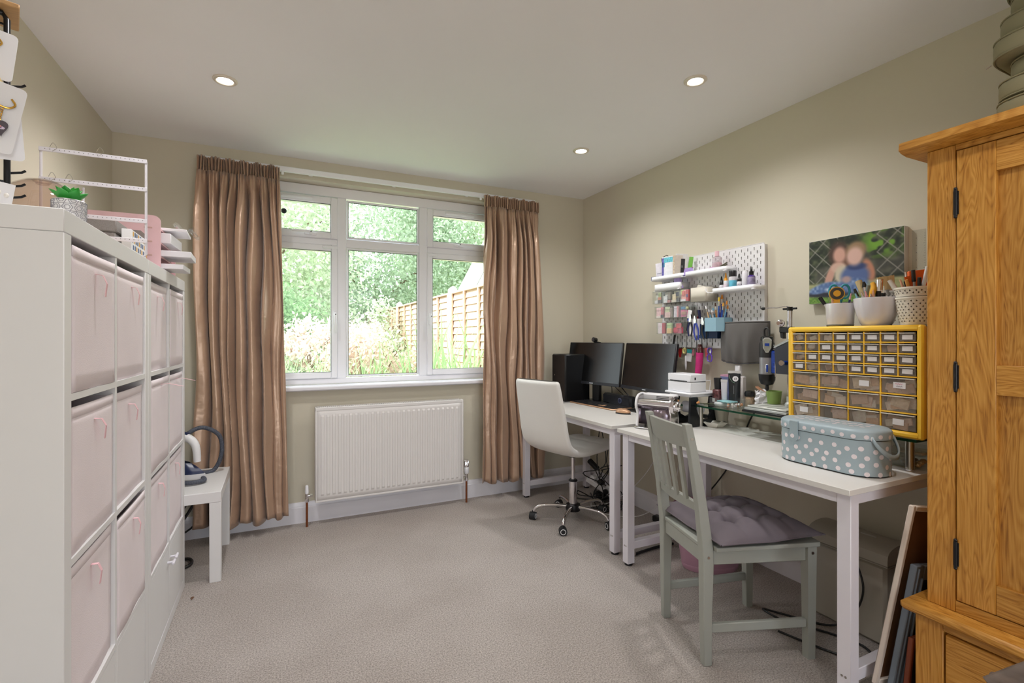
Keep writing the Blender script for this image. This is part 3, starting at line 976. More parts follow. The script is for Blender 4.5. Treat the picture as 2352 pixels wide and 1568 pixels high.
MB().tube([(-.545, 3.19, .60), (-.46, 3.22, .68), (-.38, 3.24, .715), (-.30, 3.26, .66), (-.29, 3.27, .55), (-.33, 3.275, .462), (-.40, 3.22, .466), (-.37, 3.13, .466), (-.35, 3.05, .466), (-.40, 3.02, .466), (-.47, 3.04, .466)], .0115, 10, sm=6).build('hose', HOSE, hs_)
cd = thing('black_lead', 'black cords hanging behind the side table onto the carpet', 'cord', (-.45, 3.42, 0))
for i, pts in enumerate(([(-.42, 3.42, .46), (-.42, 3.43, .30), (-.52, 3.38, .12), (-.62, 3.30, .012), (-.56, 3.20, .01), (-.44, 3.19, .01), (-.42, 3.10, .01), (-.50, 3.04, .01)],
                         [(-.44, 3.43, .46), (-.46, 3.43, .28), (-.60, 3.38, .08), (-.70, 3.30, .01)],
                         [(-.40, 3.43, .40), (-.38, 3.44, .22), (-.46, 3.41, .10), (-.60, 3.36, .05), (-.66, 3.30, .012)])):
    MB().tube(pts, .0055 if i else .008, 8, sm=6).build('cable', BLK, cd)

# ------------------------------------------------------------------ things on top of the shelving
ZT = STOP + .0008
# earring rack
rk = thing('earring_rack', 'white wire earring rack with pierced bars standing on the shelving', 'jewellery rack', (-.55, 2.09, ZT))
xl, xr = -.690, -.412
MB().tube([(xl, 2.09, ZT + .335), (xl, 2.09, ZT + .012), (xl + .01, 2.09, ZT + .004), (xl + .05, 2.09, ZT + .004)], .004, 8).build('post', WMET, rk)
MB().tube([(xr, 2.09, ZT + .335), (xr, 2.09, ZT + .012), (xr - .01, 2.09, ZT + .004), (xr - .05, 2.09, ZT + .004)], .004, 8).build('post', WMET, rk)
MB().tube([(-.585, 2.10, ZT + .004), (-.585, 2.10, ZT + .225)], .003, 8).build('post', WMET, rk)
HOLE = M('dark_hole', (90, 88, 90), .8, var=0)
for z in (.060, .128, .238, .335):
    z = ZT + z
    b = MB().box(xl - .004, xr + .004, 2.083, 2.087, z - .008, z + .006, .001).build('bar', WMET, rk)
    h = MB()
    for i in range(22):
        x = xl + .012 + i * (xr - xl - .02) / 21
        h.cyl((x, 2.0835, z), (x, 2.0826, z), .0013, n=6)
    h.build('hole', HOLE, b)['kind'] = 'stuff'
for i, (x, z) in enumerate(((-.665, .34), (-.545, .345), (-.668, .245), (-.625, .245))):
    e = MB().tube([(x, 2.08, ZT + z), (x + .012, 2.068, ZT + z + .012), (x + .022, 2.066, ZT + z - .004), (x + .010, 2.07, ZT + z - .014)], .0008, 5, sm=5)
    tag(e.build('earring_wire', STEEL), ['thin silver earring wire hooked at the left end of the top rack bar', 'thin silver earring wire at the middle of the top rack bar', 'thin silver earring wire at the left end of the second rack bar', 'thin silver earring wire on the second rack bar, right of its neighbour'][i], 'earring', 'earring wires left on the rack')
# smoky glass cloche
cl = thing('glass_cloche', 'smoky pinkish glass dome with a hole on top, beside the succulent pot', 'glass dome', (-.645, 1.965, ZT))
SMOKE = Mclear('smoky_glass', (246, 240, 236), .10, .03, .05, (206, 190, 182))
MB().lathe(-.645, 1.965, [(.098, ZT), (.102, ZT + .04), (.100, ZT + .09), (.090, ZT + .14), (.068, ZT + .178), (.040, ZT + .196), (.020, ZT + .199), (.016, ZT + .194), (.014, ZT + .190)], 40, cap0=False, cap1=False).build('dome', SMOKE, cl, solid=.003)
MB().lathe(-.645, 1.965, [(.016, ZT + .198), (.020, ZT + .203), (.024, ZT + .199), (.020, ZT + .196), (.016, ZT + .198)], 24, cap0=False, cap1=False).build('rim', SMOKE, cl)
g2 = thing('glass_bowl', 'small clear glass bowl turned upside down in front of the dome', 'bowl', (-.545, 1.80, ZT))
MB().lathe(-.545, 1.80, [(.048, ZT + .0005), (.047, ZT + .02), (.038, ZT + .04), (.020, ZT + .05), (.001, ZT + .052)], 30, cap0=False, cap1=False).build('bowl_shell', CLEAR, g2, solid=.002)
# succulent in a patterned pot
px, py = -.462, 1.56
pt = thing('succulent_pot', 'small green succulent in a white pot with grey hexagon pattern', 'potted plant', (px, py, ZT))
MB().lathe(px, py, [(.030, ZT), (.032, ZT + .010), (.033, ZT + .058), (.031, ZT + .060), (.029, ZT + .052), (.001, ZT + .052)], 32, cap1=False).build('pot', M('glazed_white', (236, 234, 236), .3, var=.01), pt)
hx = MB()
GREYL = M('grey_line_print', (140, 138, 146), .5, var=0)
for ro in range(4):
    for c in range(9):
        a0 = 2 * PI * (c + .5 * (ro % 2)) / 9
        zc = ZT + .004 + ro * .0175
        for rad in (.0098, .0055):
            ring = []
            for q in range(7):
                t = PI / 3 * q
                zz = min(max(zc + rad * math.sin(t), ZT + .001), ZT + .0575)
                th = a0 + rad * math.cos(t) / .033 * 1.05
                rr = .0303 + (.0028 * min(1, (zz - ZT) / .02)) + .0003
                ring.append((px + rr * math.cos(th), py + rr * math.sin(th), zz))
            for q in range(6):
                hx.cyl(ring[q], ring[q + 1], .0006, n=3, cap=False)
hx.build('hexagon_print', GREYL, pt)['kind'] = 'stuff'
SUC = M('succulent_green', (52, 158, 62), .35, var=.25, vscale=30)
for ring_, (n_, tilt, ln, wd) in enumerate(((7, 42, .047, .0150), (6, 24, .046, .0145), (4, 8, .042, .011))):
    for i in range(n_):
        a = 2 * PI * i / n_ + ring_ * .5
        Mx = Matrix.Translation((px, py, ZT + .053)) @ Matrix.Rotation(a, 4, 'Z') @ Matrix.Rotation(R(tilt), 4, 'Y')
        def lf(u, v, ln=ln, wd=wd):
            t = v; w_ = wd * math.sin(PI * min(1, .12 + t * .88)) ** .7 * (1 if t < .98 else .1)
            an = 2 * PI * u
            return (w_ * .35 * math.cos(an) + .008 * t * t, w_ * math.sin(an), ln * t)
        MB(Mx).grid(lf, 10, 8, closed=True).build('leaf', SUC, pt)
# grey linen box
gb = thing('linen_box', 'grey linen covered box behind the white rack', 'box', (-.60, 2.235, ZT))
LIN = M('grey_linen', (140, 134, 130), .9, var=.12, vscale=300, bump=.3, bscale=500)
MB().box(-.70, -.505, 2.122, 2.345, ZT, ZT + .088, .003).build('box_base', LIN, gb)
MB().box(-.705, -.501, 2.118, 2.349, ZT + .088, ZT + .132, .004).build('lid', LIN, gb)
PAT = M('card_white', (232, 232, 234), .6, var=.01)
pb = thing('patterned_notebook', 'white notebook with blue and ochre leaf pattern beside the grey linen box', 'notebook', (-.455, 2.31, ZT))
MB().box(-.490, -.462, 2.13, 2.35, ZT, ZT + .105, .001).build('cover', PAT, pb)
pr = MB(); pr2 = MB()
for i in range(4):
    for j in range(9):
        a = (-.4618, 2.14 + .024 * j + .01 * (i % 2), ZT + .012 + i * .024)
        (pr if (i + j) % 3 else pr2).box(a[0], a[0] + .0006, a[1], a[1] + .012, a[2], a[2] + .016)
pr.build('leaf_print_blue', M('print_blue', (62, 88, 128), .6), pb, smooth=False)
pr2.build('leaf_print_ochre', M('print_ochre', (212, 158, 62), .6), pb, smooth=False)
en = MB(LM((-.50, 2.04, ZT), R(8))).box(-.07, .055, -.04, .04, 0, .008, .001)
tag(en.build('manila_envelope', M('manila', (228, 200, 150), .8)), 'manila envelope lying at the edge under the rack', 'envelope')
# pink wooden letter organiser
PW = M('pink_wood', (226, 186, 190), .6, var=.04, vscale=20)
og = thing('letter_organiser', 'pink wooden letter organiser with tiers on the far end of the shelving', 'desk organiser', (-.55, 2.57, ZT))
ox0, ox1, oy0, oy1, oz = -.705, -.425, 2.40, 2.72, .215
def sidep(y, name):
    out = [(ox0, ZT)]
    for (cx, cz, a0) in ((ox1 - .02, ZT + oz - .02, 0),):
        pass
    poly = [(ox0, ZT), (ox1, ZT)]
    for i in range(6):
        a = (PI / 2) * i / 5
        poly.append((ox1 - .025 + .025 * math.cos(a), ZT + oz - .025 + .025 * math.sin(a)))
    for i in range(6):
        a = PI / 2 + (PI / 2) * i / 5
        poly.append((ox0 + .025 + .025 * math.cos(a), ZT + oz - .025 + .025 * math.sin(a)))
    MB().prism(poly, y, y + .006, 'xz').build(name, PW, og)
sidep(oy0, 'side_panel'); sidep(oy1 - .006, 'side_panel')
SL = M('slot_tan', (196, 158, 148), .7)
sm_ = MB()
for z in (.055, .110, .165):
    sm_.box(ox1 - .055, ox1 - .028, oy0 - .0015, oy0 + .001, ZT + z - .003, ZT + z + .003, .001)
    sm_.box(ox0 + .03, ox0 + .06, oy0 - .0015, oy0 + .001, ZT + z - .003, ZT + z + .003, .001)
sm_.build('tenon', SL, og)
win_ = MB().prism([(-.600, ZT + .05), (-.475, ZT + .05), (-.475, ZT + .135), (-.49, ZT + .15), (-.585, ZT + .15), (-.600, ZT + .135)], oy0 - .0006, oy0 + .0004, 'xz').build('cut_out', M('cutout_shadow', (150, 138, 134), .8), og)
for i, z in enumerate((.004, .055, .110, .165)):
    MB().box(ox0, ox1 - .004, oy0 + .006, oy1 - .006, ZT + z - .003, ZT + z + .003).build('shelf', PW, og, smooth=False)
MB().box(ox0, ox0 + .006, oy0 + .006, oy1 - .006, ZT, ZT + oz - .03).build('back_panel', PW, og, smooth=False)
def env(i, x1, y0, y1, z, h, rz, label, mat, name='envelope', cat='envelope'):
    m = MB(LM(((-.60 + x1) / 2, (y0 + y1) / 2, ZT + z), R(rz))).box(-(x1 + .60) / 2, (x1 + .60) / 2, -(y1 - y0) / 2, (y1 - y0) / 2, 0, h, .001)
    o = m.build(name, mat); tag(o, label, cat, 'papers and packets in the pink organiser'); return o
env(0, -.350, 2.46, 2.64, .1692, .010, 3, 'crumpled white packet poking out of the top tier of the pink organiser', PAPER)
env(1, -.395, 2.45, 2.66, .1142, .040, -2, 'white box flap sticking out of the second tier of the organiser', PAPER, 'paper_box', 'box')
env(2, -.330, 2.44, 2.62, .0592, .024, 2, 'long white card box jutting out of the third tier of the organiser', PAPER, 'paper_box', 'box')
env(3, -.352, 2.44, 2.60, .0082, .020, -1, 'white card box lying in the bottom tier of the organiser', PAPER, 'paper_box', 'box')
cm = MB()
def cr(u, v):
    return (-.40 + .085 * u, 2.50 + .13 * v, ZT + .197 + .012 * math.sin(9 * u + 4 * v) + .008 * math.cos(13 * v) - .02 * u)
tag(cm.grid(cr, 9, 11).build('plastic_bag', CLEAR, solid=.001), 'crinkled clear bag on top of the packets at the organiser edge', 'bag')

# keyring display stand on the far left
sx0, sy0 = -.655, 1.66
BM = M('black_metal', (24, 24, 28), .35, .3, var=.05)
ks = thing('keyring_display_stand', 'black metal display stand with wooden top at the left edge of the photo', 'display stand', (sx0, sy0, ZT))
da = R(20)
KM = Matrix.Translation((sx0, sy0, ZT)) @ Matrix.Rotation(da, 4, 'Z')
MB(KM).box(-.09, .05, -.06, .06, 0, .010, .002).build('base', M('stand_wood', (190, 148, 100), .5, var=.1, stretch=(2, 20, 20)), ks)
MB(KM).box(-.09, .062, -.065, .065, .535, .547, .002).build('wooden_top', MATS['stand_wood'], ks)
MB(KM).tube([(.040, -.03, .010), (.040, -.03, .515), (.032, -.03, .528), (-.06, -.03, .530), (-.07, -.03, .515), (-.07, -.03, .010)], .0065, 10).build('frame_tube', BM, ks)
MB(KM).tube([(.040, .03, .010), (.040, .03, .528), (-.06, .03, .530), (-.07, .03, .515), (-.07, .03, .010)], .0055, 10).build('frame_tube', BM, ks)
for z in (.06, .11, .20, .30, .44):
    MB(KM).box(-.07, .04, -.033, -.027, z - .004, z + .004).build('cross_bar', BM, ks, smooth=False)
for z, y in ((.075, -.01), (.11, .02), (.135, -.02), (.36, 0)):
    MB(KM).tube([(.038, y, z), (.066, y, z + .008), (.073, y, z + .014)], .0030, 8).build('peg', BM, ks)
def card(loc, rz, w_, h, label, roll=0, r=.01):
    t = thing('keyring_card', label, 'backing card', loc, 0, 'cards of keyrings on the black stand')
    m = Matrix.Translation(loc) @ Matrix.Rotation(rz, 4, 'Z') @ Matrix.Rotation(roll, 4, 'Y')
    poly = []
    for cx, cz, a0 in ((w_ / 2 - r, h / 2 - r, 0), (-w_ / 2 + r, h / 2 - r, 90), (-w_ / 2 + r, -h / 2 + r, 180), (w_ / 2 - r, -h / 2 + r, 270)):
        for q in range(4):
            a = R(a0 + 30 * q); poly.append((cx + r * math.cos(a), cz + r * math.sin(a)))
    MB(m).prism(poly, -.0005, .0005, 'xz').build('card', PAPER, t, smooth=False)
    return t, m
cz_ = R(20)
def at(px_, py_, d):
    return None
t1, m1 = card((-.620, 1.60, 1.905), cz_, .085, .118, 'plain white backing card at the top of the black stand', R(6))
t2, m2 = card((-.606, 1.555, 1.742), cz_, .105, .165, 'large white backing card with a glittery heart keyring, left edge', R(10))
t3, m3 = card((-.602, 1.585, 1.722), cz_, .085, .150, 'white backing card hanging behind the heart keyring card', R(-4))
t4, m4 = card((-.640, 1.62, 1.60), cz_, .036, .075, 'small pale card hanging low on the black stand above the dome', R(12))
# heart keyring on card 2
def ringkey(m, cx, cz, label, body):
    t = thing('keyring', label, 'keyring', tuple(m.translation), 0, 'keyrings on the black stand')
    c = MB(m)
    c.tube([(cx - .030, -.004, cz + .012), (cx - .026, -.005, cz - .004), (cx - .010, -.006, cz - .018), (cx + .010, -.006, cz - .020), (cx + .020, -.005, cz - .008), (cx + .012, -.004, cz + .004)], .0022, 8, sm=5)
    c.build('clasp', GOLD, t)
    for i in range(6):
        z = cz - .024 - i * .006
        ln = MB(m).tube([(cx + .003 * math.cos(a), -.006 + (.002 * math.sin(a) if i % 2 else 0), z + .0042 * math.sin(a)) for a in [2 * PI * q / 10 for q in range(11)]], .0010, 5)
        ln.build('chain_link', GOLD, t)
    body(m, cx, cz - .060, t)
def heart(m, cx, cz, t):
    pts = []
    for i in range(30):
        a = 2 * PI * i / 30
        hx_ = 16 * math.sin(a) ** 3; hz = 13 * math.cos(a) - 5 * math.cos(2 * a) - 2 * math.cos(3 * a) - math.cos(4 * a)
        x = hx_ * .00125; z = hz * .00125
        b = R(28)
        pts.append((cx + x * math.cos(b) - z * math.sin(b) + .002, cz - .014 + x * math.sin(b) + z * math.cos(b)))
    MB(m).prism(pts, -.012, -.006, 'xz').build('heart', M('resin_dark', (70, 60, 72), .15, coat=1), t, smooth=False)
    cols_ = [(196, 120, 130), (90, 160, 150), (214, 190, 220), (60, 110, 110), (200, 80, 90), (190, 220, 190), (230, 225, 235)]
    for i in range(44):
        a = random.uniform(0, 6.28); q = random.uniform(0, .013)
        x = cx + .002 + q * math.cos(a); z = cz - .012 + q * math.sin(a) * .9
        MB(m).ball((x, -.0125, z), random.uniform(.0012, .0026), .0008, random.uniform(.0012, .0026), n=6, m=4).build('glitter_flake', M('flake_%d' % (i % 7), cols_[i % 7], .25, var=0), t)
ringkey(m2, .018, .045, 'gold keyring with a dark glitter filled heart on the large card', heart)
def tassel(m, cx, cz, t):
    MB(m).box(cx - .022, cx + .004, -.012, -.004, cz - .045, cz - .002, .003).build('pink_tag', M('pink_glitter', (196, 132, 160), .3, var=.25, vscale=300), t)
    MB(m).prism([(cx + .006, cz - .004), (cx + .012, cz - .006), (cx + .036, cz - .052), (cx + .006, cz - .046)], -.010, -.006, 'xz').build('gold_triangle', M('gold_glitter', (226, 200, 140), .35, .4, var=.3, vscale=300), t, smooth=False)
ringkey(m1, -.004, .035, 'gold keyring with pink tag and gold glitter triangle at the top left', tassel)
oc = MB(m2)
oc.prism([(-.035 + .030 * math.cos(a), -.045 + .030 * math.sin(a)) for a in [2 * PI * q / 20 for q in range(20)]], -.0010, -.0006, 'xz').build('pink_spot', M('pale_pink_print', (236, 212, 230), .6, var=0), t2, smooth=False)
scr = [(-.040, -.042), (-.037, -.036), (-.036, -.046), (-.032, -.040), (-.030, -.046), (-.027, -.038), (-.024, -.047), (-.020, -.042), (-.016, -.046), (-.011, -.043), (-.008, -.046)]
stroke(M('script_ink', (120, 80, 130), .6, var=0), [tuple(m2 @ Vector((x, -.0016, z))) for x, z in scr], .0005, t2, 'script_writing')
for i, (x, z, c, lb) in enumerate(((-.600, 1.565, (238, 232, 226), 'tiny cream earring card low on the black stand'), (-.650, 1.55, (96, 160, 150), 'tiny teal and white earring card at the foot of the black stand'))):
    m = Matrix.Translation((x, 1.60, z)) @ Matrix.Rotation(cz_, 4, 'Z') @ Matrix.Rotation(R(8 - 20 * i), 4, 'Y')
    t = thing('earring_card', lb, 'earring card', (x, 1.60, z), 0, 'small earring cards on the black stand')
    MB(m).box(-.02, .02, -.0005, .0005, -.03, .03).build('card', PAPER, t, smooth=False)
    MB(m).ball((-.006, -.003, .004), .005, .002, .006, n=8, m=5).ball((.008, -.003, 0), .005, .002, .006, n=8, m=5).build('earring', M('er%s' % 'ab'[i], c, .3), t)

# ------------------------------------------------------------------ oak wardrobe on the right
OV = oak('oak_vertical', 2); OH = oak('oak_horizontal', 1, seed=3); OV2 = oak('oak_vertical_deep', 2, .88, 7.3); OH2 = oak('oak_horizontal_deep', 1, .86, 5.1); OX = oak('oak_across', 0, .95, 2)
wx, wy1, wy0 = 1.80, .812, -.24
wd = thing('wardrobe', 'tall oak wardrobe with panelled door and drawer base at the right edge', 'wardrobe', (2.06, .29, 0))
b = MB().box(1.79, 2.335, wy0 - .018, wy1 + .018, .03, .383)
b.build('drawer_case', OV2, wd, smooth=False)
MB().box(1.772, 1.791, wy1 - .052, wy1 + .018, .0, .383, .002).build('base_stile', OV, wd)
MB().box(1.772, 1.791, wy0 - .018, wy0 + .052, .0, .383, .002).build('base_stile', OV, wd)
MB().box(1.772, 1.791, wy0 + .052, wy1 - .052, .355, .383, .001).build('base_rail', OH2, wd)
MB().box(1.772, 1.791, wy0 + .052, wy1 - .052, .0, .055, .001).build('base_rail', OH2, wd)
ymid = (wy0 + wy1) / 2
for a, c in ((wy0 + .056, ymid - .004), (ymid + .004, wy1 - .056)):
    d = MB().box(1.774, 1.7905, a, c, .060, .346, .003).build('drawer', OH, wd)
    for q in (.25, .75):
        yq = a + (c - a) * q
        MB(Matrix.Translation((1.774, yq, .2)) @ Matrix.Rotation(R(-90), 4, 'Y')).lathe(0, 0, [(.006, 0), (.006, .012), (.014, .018), (.015, .026), (.009, .032), (.001, .033)], 16, cap1=False).build('knob', BM, d)
MB().box(1.738, 2.34, wy0 - .045, wy1 + .045, .384, .413, .008).build('base_ledge', OH, wd)
MB().box(1.822, 2.335, wy0, wy1, .4135, 1.787).build('carcass', OV2, wd, smooth=False)
MB().box(1.80, 1.823, wy1 - .070, wy1, .4135, 1.787, .0015).build('front_stile', OV, wd)
MB().box(1.80, 1.823, wy0, wy0 + .070, .4135, 1.787, .0015).build('front_stile', OV, wd)
MB().box(1.80, 1.823, wy0 + .070, wy1 - .070, 1.770, 1.787, .001).build('top_rail', OH, wd)
MB().box(1.80, 1.823, wy0 + .070, wy1 - .070, .4135, .447, .001).build('bottom_rail', OH2, wd)
co = [(1.745, 1.800), (1.748, 1.822), (1.756, 1.826), (2.34, 1.826), (2.34, 1.788), (1.790, 1.788), (1.760, 1.793)]
MB().prism(co, wy0 - .055, wy1 + .050, 'xz').build('cornice', OH, wd)
def wdoor(a, c, hinge):
    d = MB().box(1.798, 1.8222, c - .088, c, .450, 1.767, .0015).build('door', OV, wd)
    MB().box(1.798, 1.822, a, a + .088, .450, 1.767, .0015).build('door_stile', OV2, d)
    MB().box(1.799, 1.822, a + .088, c - .088, 1.683, 1.767, .001).build('door_rail', OH, d)
    MB().box(1.799, 1.822, a + .088, c - .088, 1.060, 1.143, .001).build('door_rail', OH, d)
    MB().box(1.799, 1.822, a + .088, c - .088, .450, .532, .001).build('door_rail', OH2, d)
    w_ = (c - a - .176) / 3
    for z0, z1 in ((.532, 1.060), (1.143, 1.683)):
        for i in range(3):
            MB().box(1.812, 1.8215, a + .088 + w_ * i, a + .088 + w_ * (i + 1), z0, z1).build('panel_board', (OV2, OV, OV2)[i], d, smooth=False)
    yh = c + .001 if hinge > 0 else a - .001
    for z in (.585, 1.105, 1.615):
        MB().cyl((1.795, yh, z - .038), (1.795, yh, z + .038), .0048, n=10).ball((1.795, yh, z + .041), .005, n=8, m=5).ball((1.795, yh, z - .041), .005, n=8, m=5).box(1.7955, 1.7985, yh - .007, yh + .006, z - .034, z + .034).build('hinge', BM, d)
wdoor(ymid + .002, wy1 - .073, 1); wdoor(wy0 + .073, ymid - .002, -1)
# olive seat cushions on the wardrobe
OLV = M('olive_fabric', (138, 132, 104), .8, var=.06, vscale=10, bump=.15, bscale=500)
cl_ = ['lowest', 'second from the bottom', 'third from the bottom', 'fourth from the bottom', 'fifth from the bottom', 'sixth from the bottom', 'seventh from the bottom', 'topmost']
zc = 1.8265
for i in range(8):
    h_ = .059
    jx = (0, .006, .03, -.004, .012, .03, .02, .03)[i]; jy = (.684, .682, .664, .690, .680, .664, .668, .66)[i]
    t = thing('seat_cushion', 'olive box cushion, %s of the stack on the wardrobe' % cl_[i], 'cushion', (2.0, .5, zc), 0, 'olive cushions stacked on the wardrobe')
    def cu(u, v, zc=zc, jx=jx, jy=jy, i=i):
        n_ = 3.2
        a = 2 * PI * u
        p = -PI / 2 + PI * v
        ca, sa = math.cos(a), math.sin(a)
        ex = lambda q, e: math.copysign(abs(q) ** e, q)
        rr = ex(math.cos(p), .10)
        x = 2.02 + jx + .205 * ex(ca, .38) * rr
        y = jy - .20 + .20 * ex(sa, .38) * rr
        z = zc + h_ / 2 + (h_ / 2 - .001) * ex(math.sin(p), .38) * (1 - .04 * math.sin(5 * a + i))
        return (x, y, max(zc + .0003, z + .0012 * math.sin(23 * a + i * 2)))
    MB().grid(cu, 64, 15, closed=True).build('cover', OLV, t, angle=70)
    for zz in (.006, h_ - .006):
        pp = []
        for q in range(65):
            a = 2 * PI * q / 64; ca, sa = math.cos(a), math.sin(a)
            ex = lambda q_, e: math.copysign(abs(q_) ** e, q_)
            pp.append((2.02 + jx + .2035 * ex(ca, .38), jy - .20 + .1985 * ex(sa, .38), zc + zz))
        MB().tube(pp, .0024, 6, cap=False).build('piping', OLV, t)
    if i in (3, 5):
        MB().tube([(1.872 + jx, jy - .004, zc + .004), (1.870 + jx, jy + .008, zc - .002)], .002, 5).build('zip_pull', STEEL, t)
    zc += h_ - .0005 + .0006

# picture frames leaning against the wardrobe side
def leaning(label, lx, ly, lz, w_, h, tx, fr, depth, fmat, inner, roll):
    t = thing('picture_frame', label, 'picture frame', (lx, ly, 0), 0, 'frames leaning between desk and wardrobe')
    m = Matrix.Translation((lx, ly, lz)) @ Matrix.Rotation(roll, 4, 'Y') @ Matrix.Rotation(tx, 4, 'X')
    f_ = MB(m)
    f_.box(0, fr, -depth, 0, 0, h, .003).box(w_ - fr, w_, -depth, 0, 0, h, .003).box(fr, w_ - fr, -depth, 0, 0, fr, .003).box(fr, w_ - fr, -depth, 0, h - fr, h, .003)
    f_.build('frame', fmat, t)
    MB(m).box(fr, w_ - fr, -depth * .5, -depth * .4, fr, h - fr).build('backing_board', inner, t, smooth=False)
    return t, m
BRN = M('brown_hardboard', (112, 72, 40), .7, var=.2, vscale=6)
leaning('large frame with white edge and bare brown back, leaning beside the wardrobe', 1.765, .952, .085, .44, .60, R(5.4), .018, .016, M('whitewashed_wood', (222, 208, 196), .6), BRN, R(10.3))
t, m = leaning('blue-grey moulded picture frame leaning in front of the white-edged frame', 1.790, .925, .052, .42, .44, R(5.0), .050, .020, M('blue_grey_paint', (112, 122, 134), .45), M('dark_print', (38, 42, 46), .4), R(9.5))
MB(m).box(.012, .018, -.024, -.019, .012, .43, .001).box(.036, .044, -.026, -.019, .036, .40, .002).build('moulding', MATS['blue_grey_paint'], t)
leaning('small red-brown wooden frame at the foot of the wardrobe', 1.815, .893, .018, .30, .24, R(3), .016, .016, M('red_brown_wood', (134, 66, 40), .5), M('dark_print', (38, 42, 46), .4), R(5))

# dark chair whose top rail shows in the bottom right corner
DW = M('dark_weathered_wood', (96, 80, 70), .6, var=.25, vscale=6, stretch=(3, 3, 12))
dc = thing('dark_wood_chair', 'dark brown wooden chair, only its back rail end in the bottom right corner', 'chair', (1.28, .10, 0), R(0))
DM = Matrix.Translation((1.20, .425, 0)) @ Matrix.Rotation(R(-35), 4, 'Z')
MB(DM).tube([(-.02, 0, .578), (.10, -.02, .655), (.26, -.02, .675), (.40, 0, .63)], .016, 10, sm=6).build('top_rail', DW, dc)
for x in (0.0, .38):
    MB(DM).box(x - .015, x + .015, -.018, .014, 0, .60, .004).build('leg', DW, dc)
    MB(DM).box(x - .015, x + .015, -.42, -.39, 0, .40, .004).build('leg', DW, dc)
MB(DM).box(-.02, .40, -.43, -.015, .40, .43, .008).build('seat', DW, dc)
for x in (.1, .19, .28):
    MB(DM).box(x - .01, x + .01, -.012, .0, .43, .645, .003).build('spindle', DW, dc)
# ------------------------------------------------------------------ desks
DH = .73
def desk(label, y0, y1, x0=1.655, x1=2.315, loc=None):
    t = thing('desk', label, 'desk', ((x0 + x1) / 2, (y0 + y1) / 2, 0), 0, 'white steel-framed desks along the right wall')
    MB().box(x0, x1, y0, y1, DH - .020, DH, .0015).build('desk_top', WDESK, t)
    q = .045
    fy0, fy1, fx0, fx1 = y0 + .012, y1 - .012, x0 + .028, x1 - .02
    for x in (fx0, fx1 - q):
        for y in (fy0, fy1 - q):
            l = MB().box(x, x + q, y, y + q, .012, DH - .0205, .002).build('leg', WMET, t)
            MB().cyl((x + q / 2, y + q / 2, 0), (x + q / 2, y + q / 2, .012), .021, n=14).build('foot', RUB, l)
    for y in (fy0, fy1 - q):
        MB().box(fx0 + q, fx1 - q, y + .005, y + q - .005, .085, .125, .002).build('stretcher', WMET, t)
        MB().box(fx0 + q, fx1 - q, y + .005, y + q - .005, DH - .060, DH - .0205, .002).build('frame_rail', WMET, t)
    for x in (fx0 + .003, fx1 - q + .003):
        MB().box(x, x + q - .008, fy0 + q, fy1 - q, DH - .060, DH - .0205, .002).build('frame_rail', WMET, t)
    for y in (fy0, fy1 - q):
        MB().cyl((fx0 + .0005, y + q / 2 - .006, .105), (fx0 - .0012, y + q / 2 - .006, .105), .004, n=8).cyl((fx0 + .0005, y + q / 2 + .006, .105), (fx0 - .0012, y + q / 2 + .006, .105), .004, n=8).build('screw', STEEL, t)
    return t
D1 = desk('white computer desk holding two monitors, in the corner by the window', 2.222, 3.385, 1.672, 2.315)
D2 = desk('long white craft desk with glass riser, nearest the camera', .955, 2.150, 1.655, 2.315)

# ------------------------------------------------------------------ computer desk things
pc = thing('computer_tower', 'black computer tower in the corner behind the left monitor', 'computer', (2.07, 3.29, DH))
MB().box(1.965, 2.185, 3.175, 3.372, DH + .0005, DH + .362, .006).build('case', DBLK, pc)
MB().box(1.961, 1.9655, 3.180, 3.367, DH + .006, DH + .356, .003).build('front_panel', BLK, pc)
MB().cyl((1.9612, 3.33, DH + .20), (1.959, 3.33, DH + .20), .006, n=14).build('power_button', STEEL, pc)
SCR = M('monitor_screen', (10, 11, 13), .22, var=0, spec=.6)
BEZ = M('monitor_bezel', (40, 42, 48), .4, .2, var=.03)
def monitor(label, pl, pr, zb, tilt, standy=None):
    """pl, pr: bottom corners (x, y) seen from the front, left then right"""
    pl = Vector((pl[0], pl[1], 0)); pr = Vector((pr[0], pr[1], 0))
    wv = pr - pl; W = wv.length
    a = math.atan2(wv.y, wv.x)
    m = Matrix.Translation((pl.x, pl.y, zb)) @ Matrix.Rotation(a, 4, 'Z') @ Matrix.Rotation(tilt, 4, 'X')
    c = m @ Vector((W / 2, .05, .1))
    base = m @ Vector((W / 2, .06, 0))
    t = thing('monitor', label, 'monitor', (base.x, base.y, DH))
    Hh = .318
    MB(m).box(0, W, 0, .022, 0, Hh, .004).box(W * .2, W * .8, .022, .045, .04, Hh - .06, .01).build('housing', BLK, t)
    MB(m).box(.006, W - .006, -.0012, .0005, .022, Hh - .006).build('screen', SCR, t, smooth=False)
    MB(m).box(0, W, -.0030, .0005, 0, .0215, .001).build('lower_bezel', BEZ, t)
    MB(m).box(W * .5 - .018, W * .5 + .018, -.0036, -.0029, .007, .014).build('badge', M('badge_grey', (170, 174, 180), .4, var=0), t, smooth=False)
    up = Matrix.Translation((base.x, base.y, DH)) @ Matrix.Rotation(a, 4, 'Z')
    MB(up).box(-.035, .035, -.012, .020, .012, zb - DH + .10, .004).build('stand_neck', BLK, t)
    MB(up).box(-.12, .12, -.12, .09, .0006, .012, .004).build('stand_base', DBLK, t)
    return t, m
mo1, mm1 = monitor('left black monitor with a webcam clipped on top', (2.070, 3.335), (2.185, 2.815), .868, R(-8))
mo2, mm2 = monitor('right black monitor angled beside the label printer', (2.185, 2.795), (2.145, 2.265), .868, R(-8))
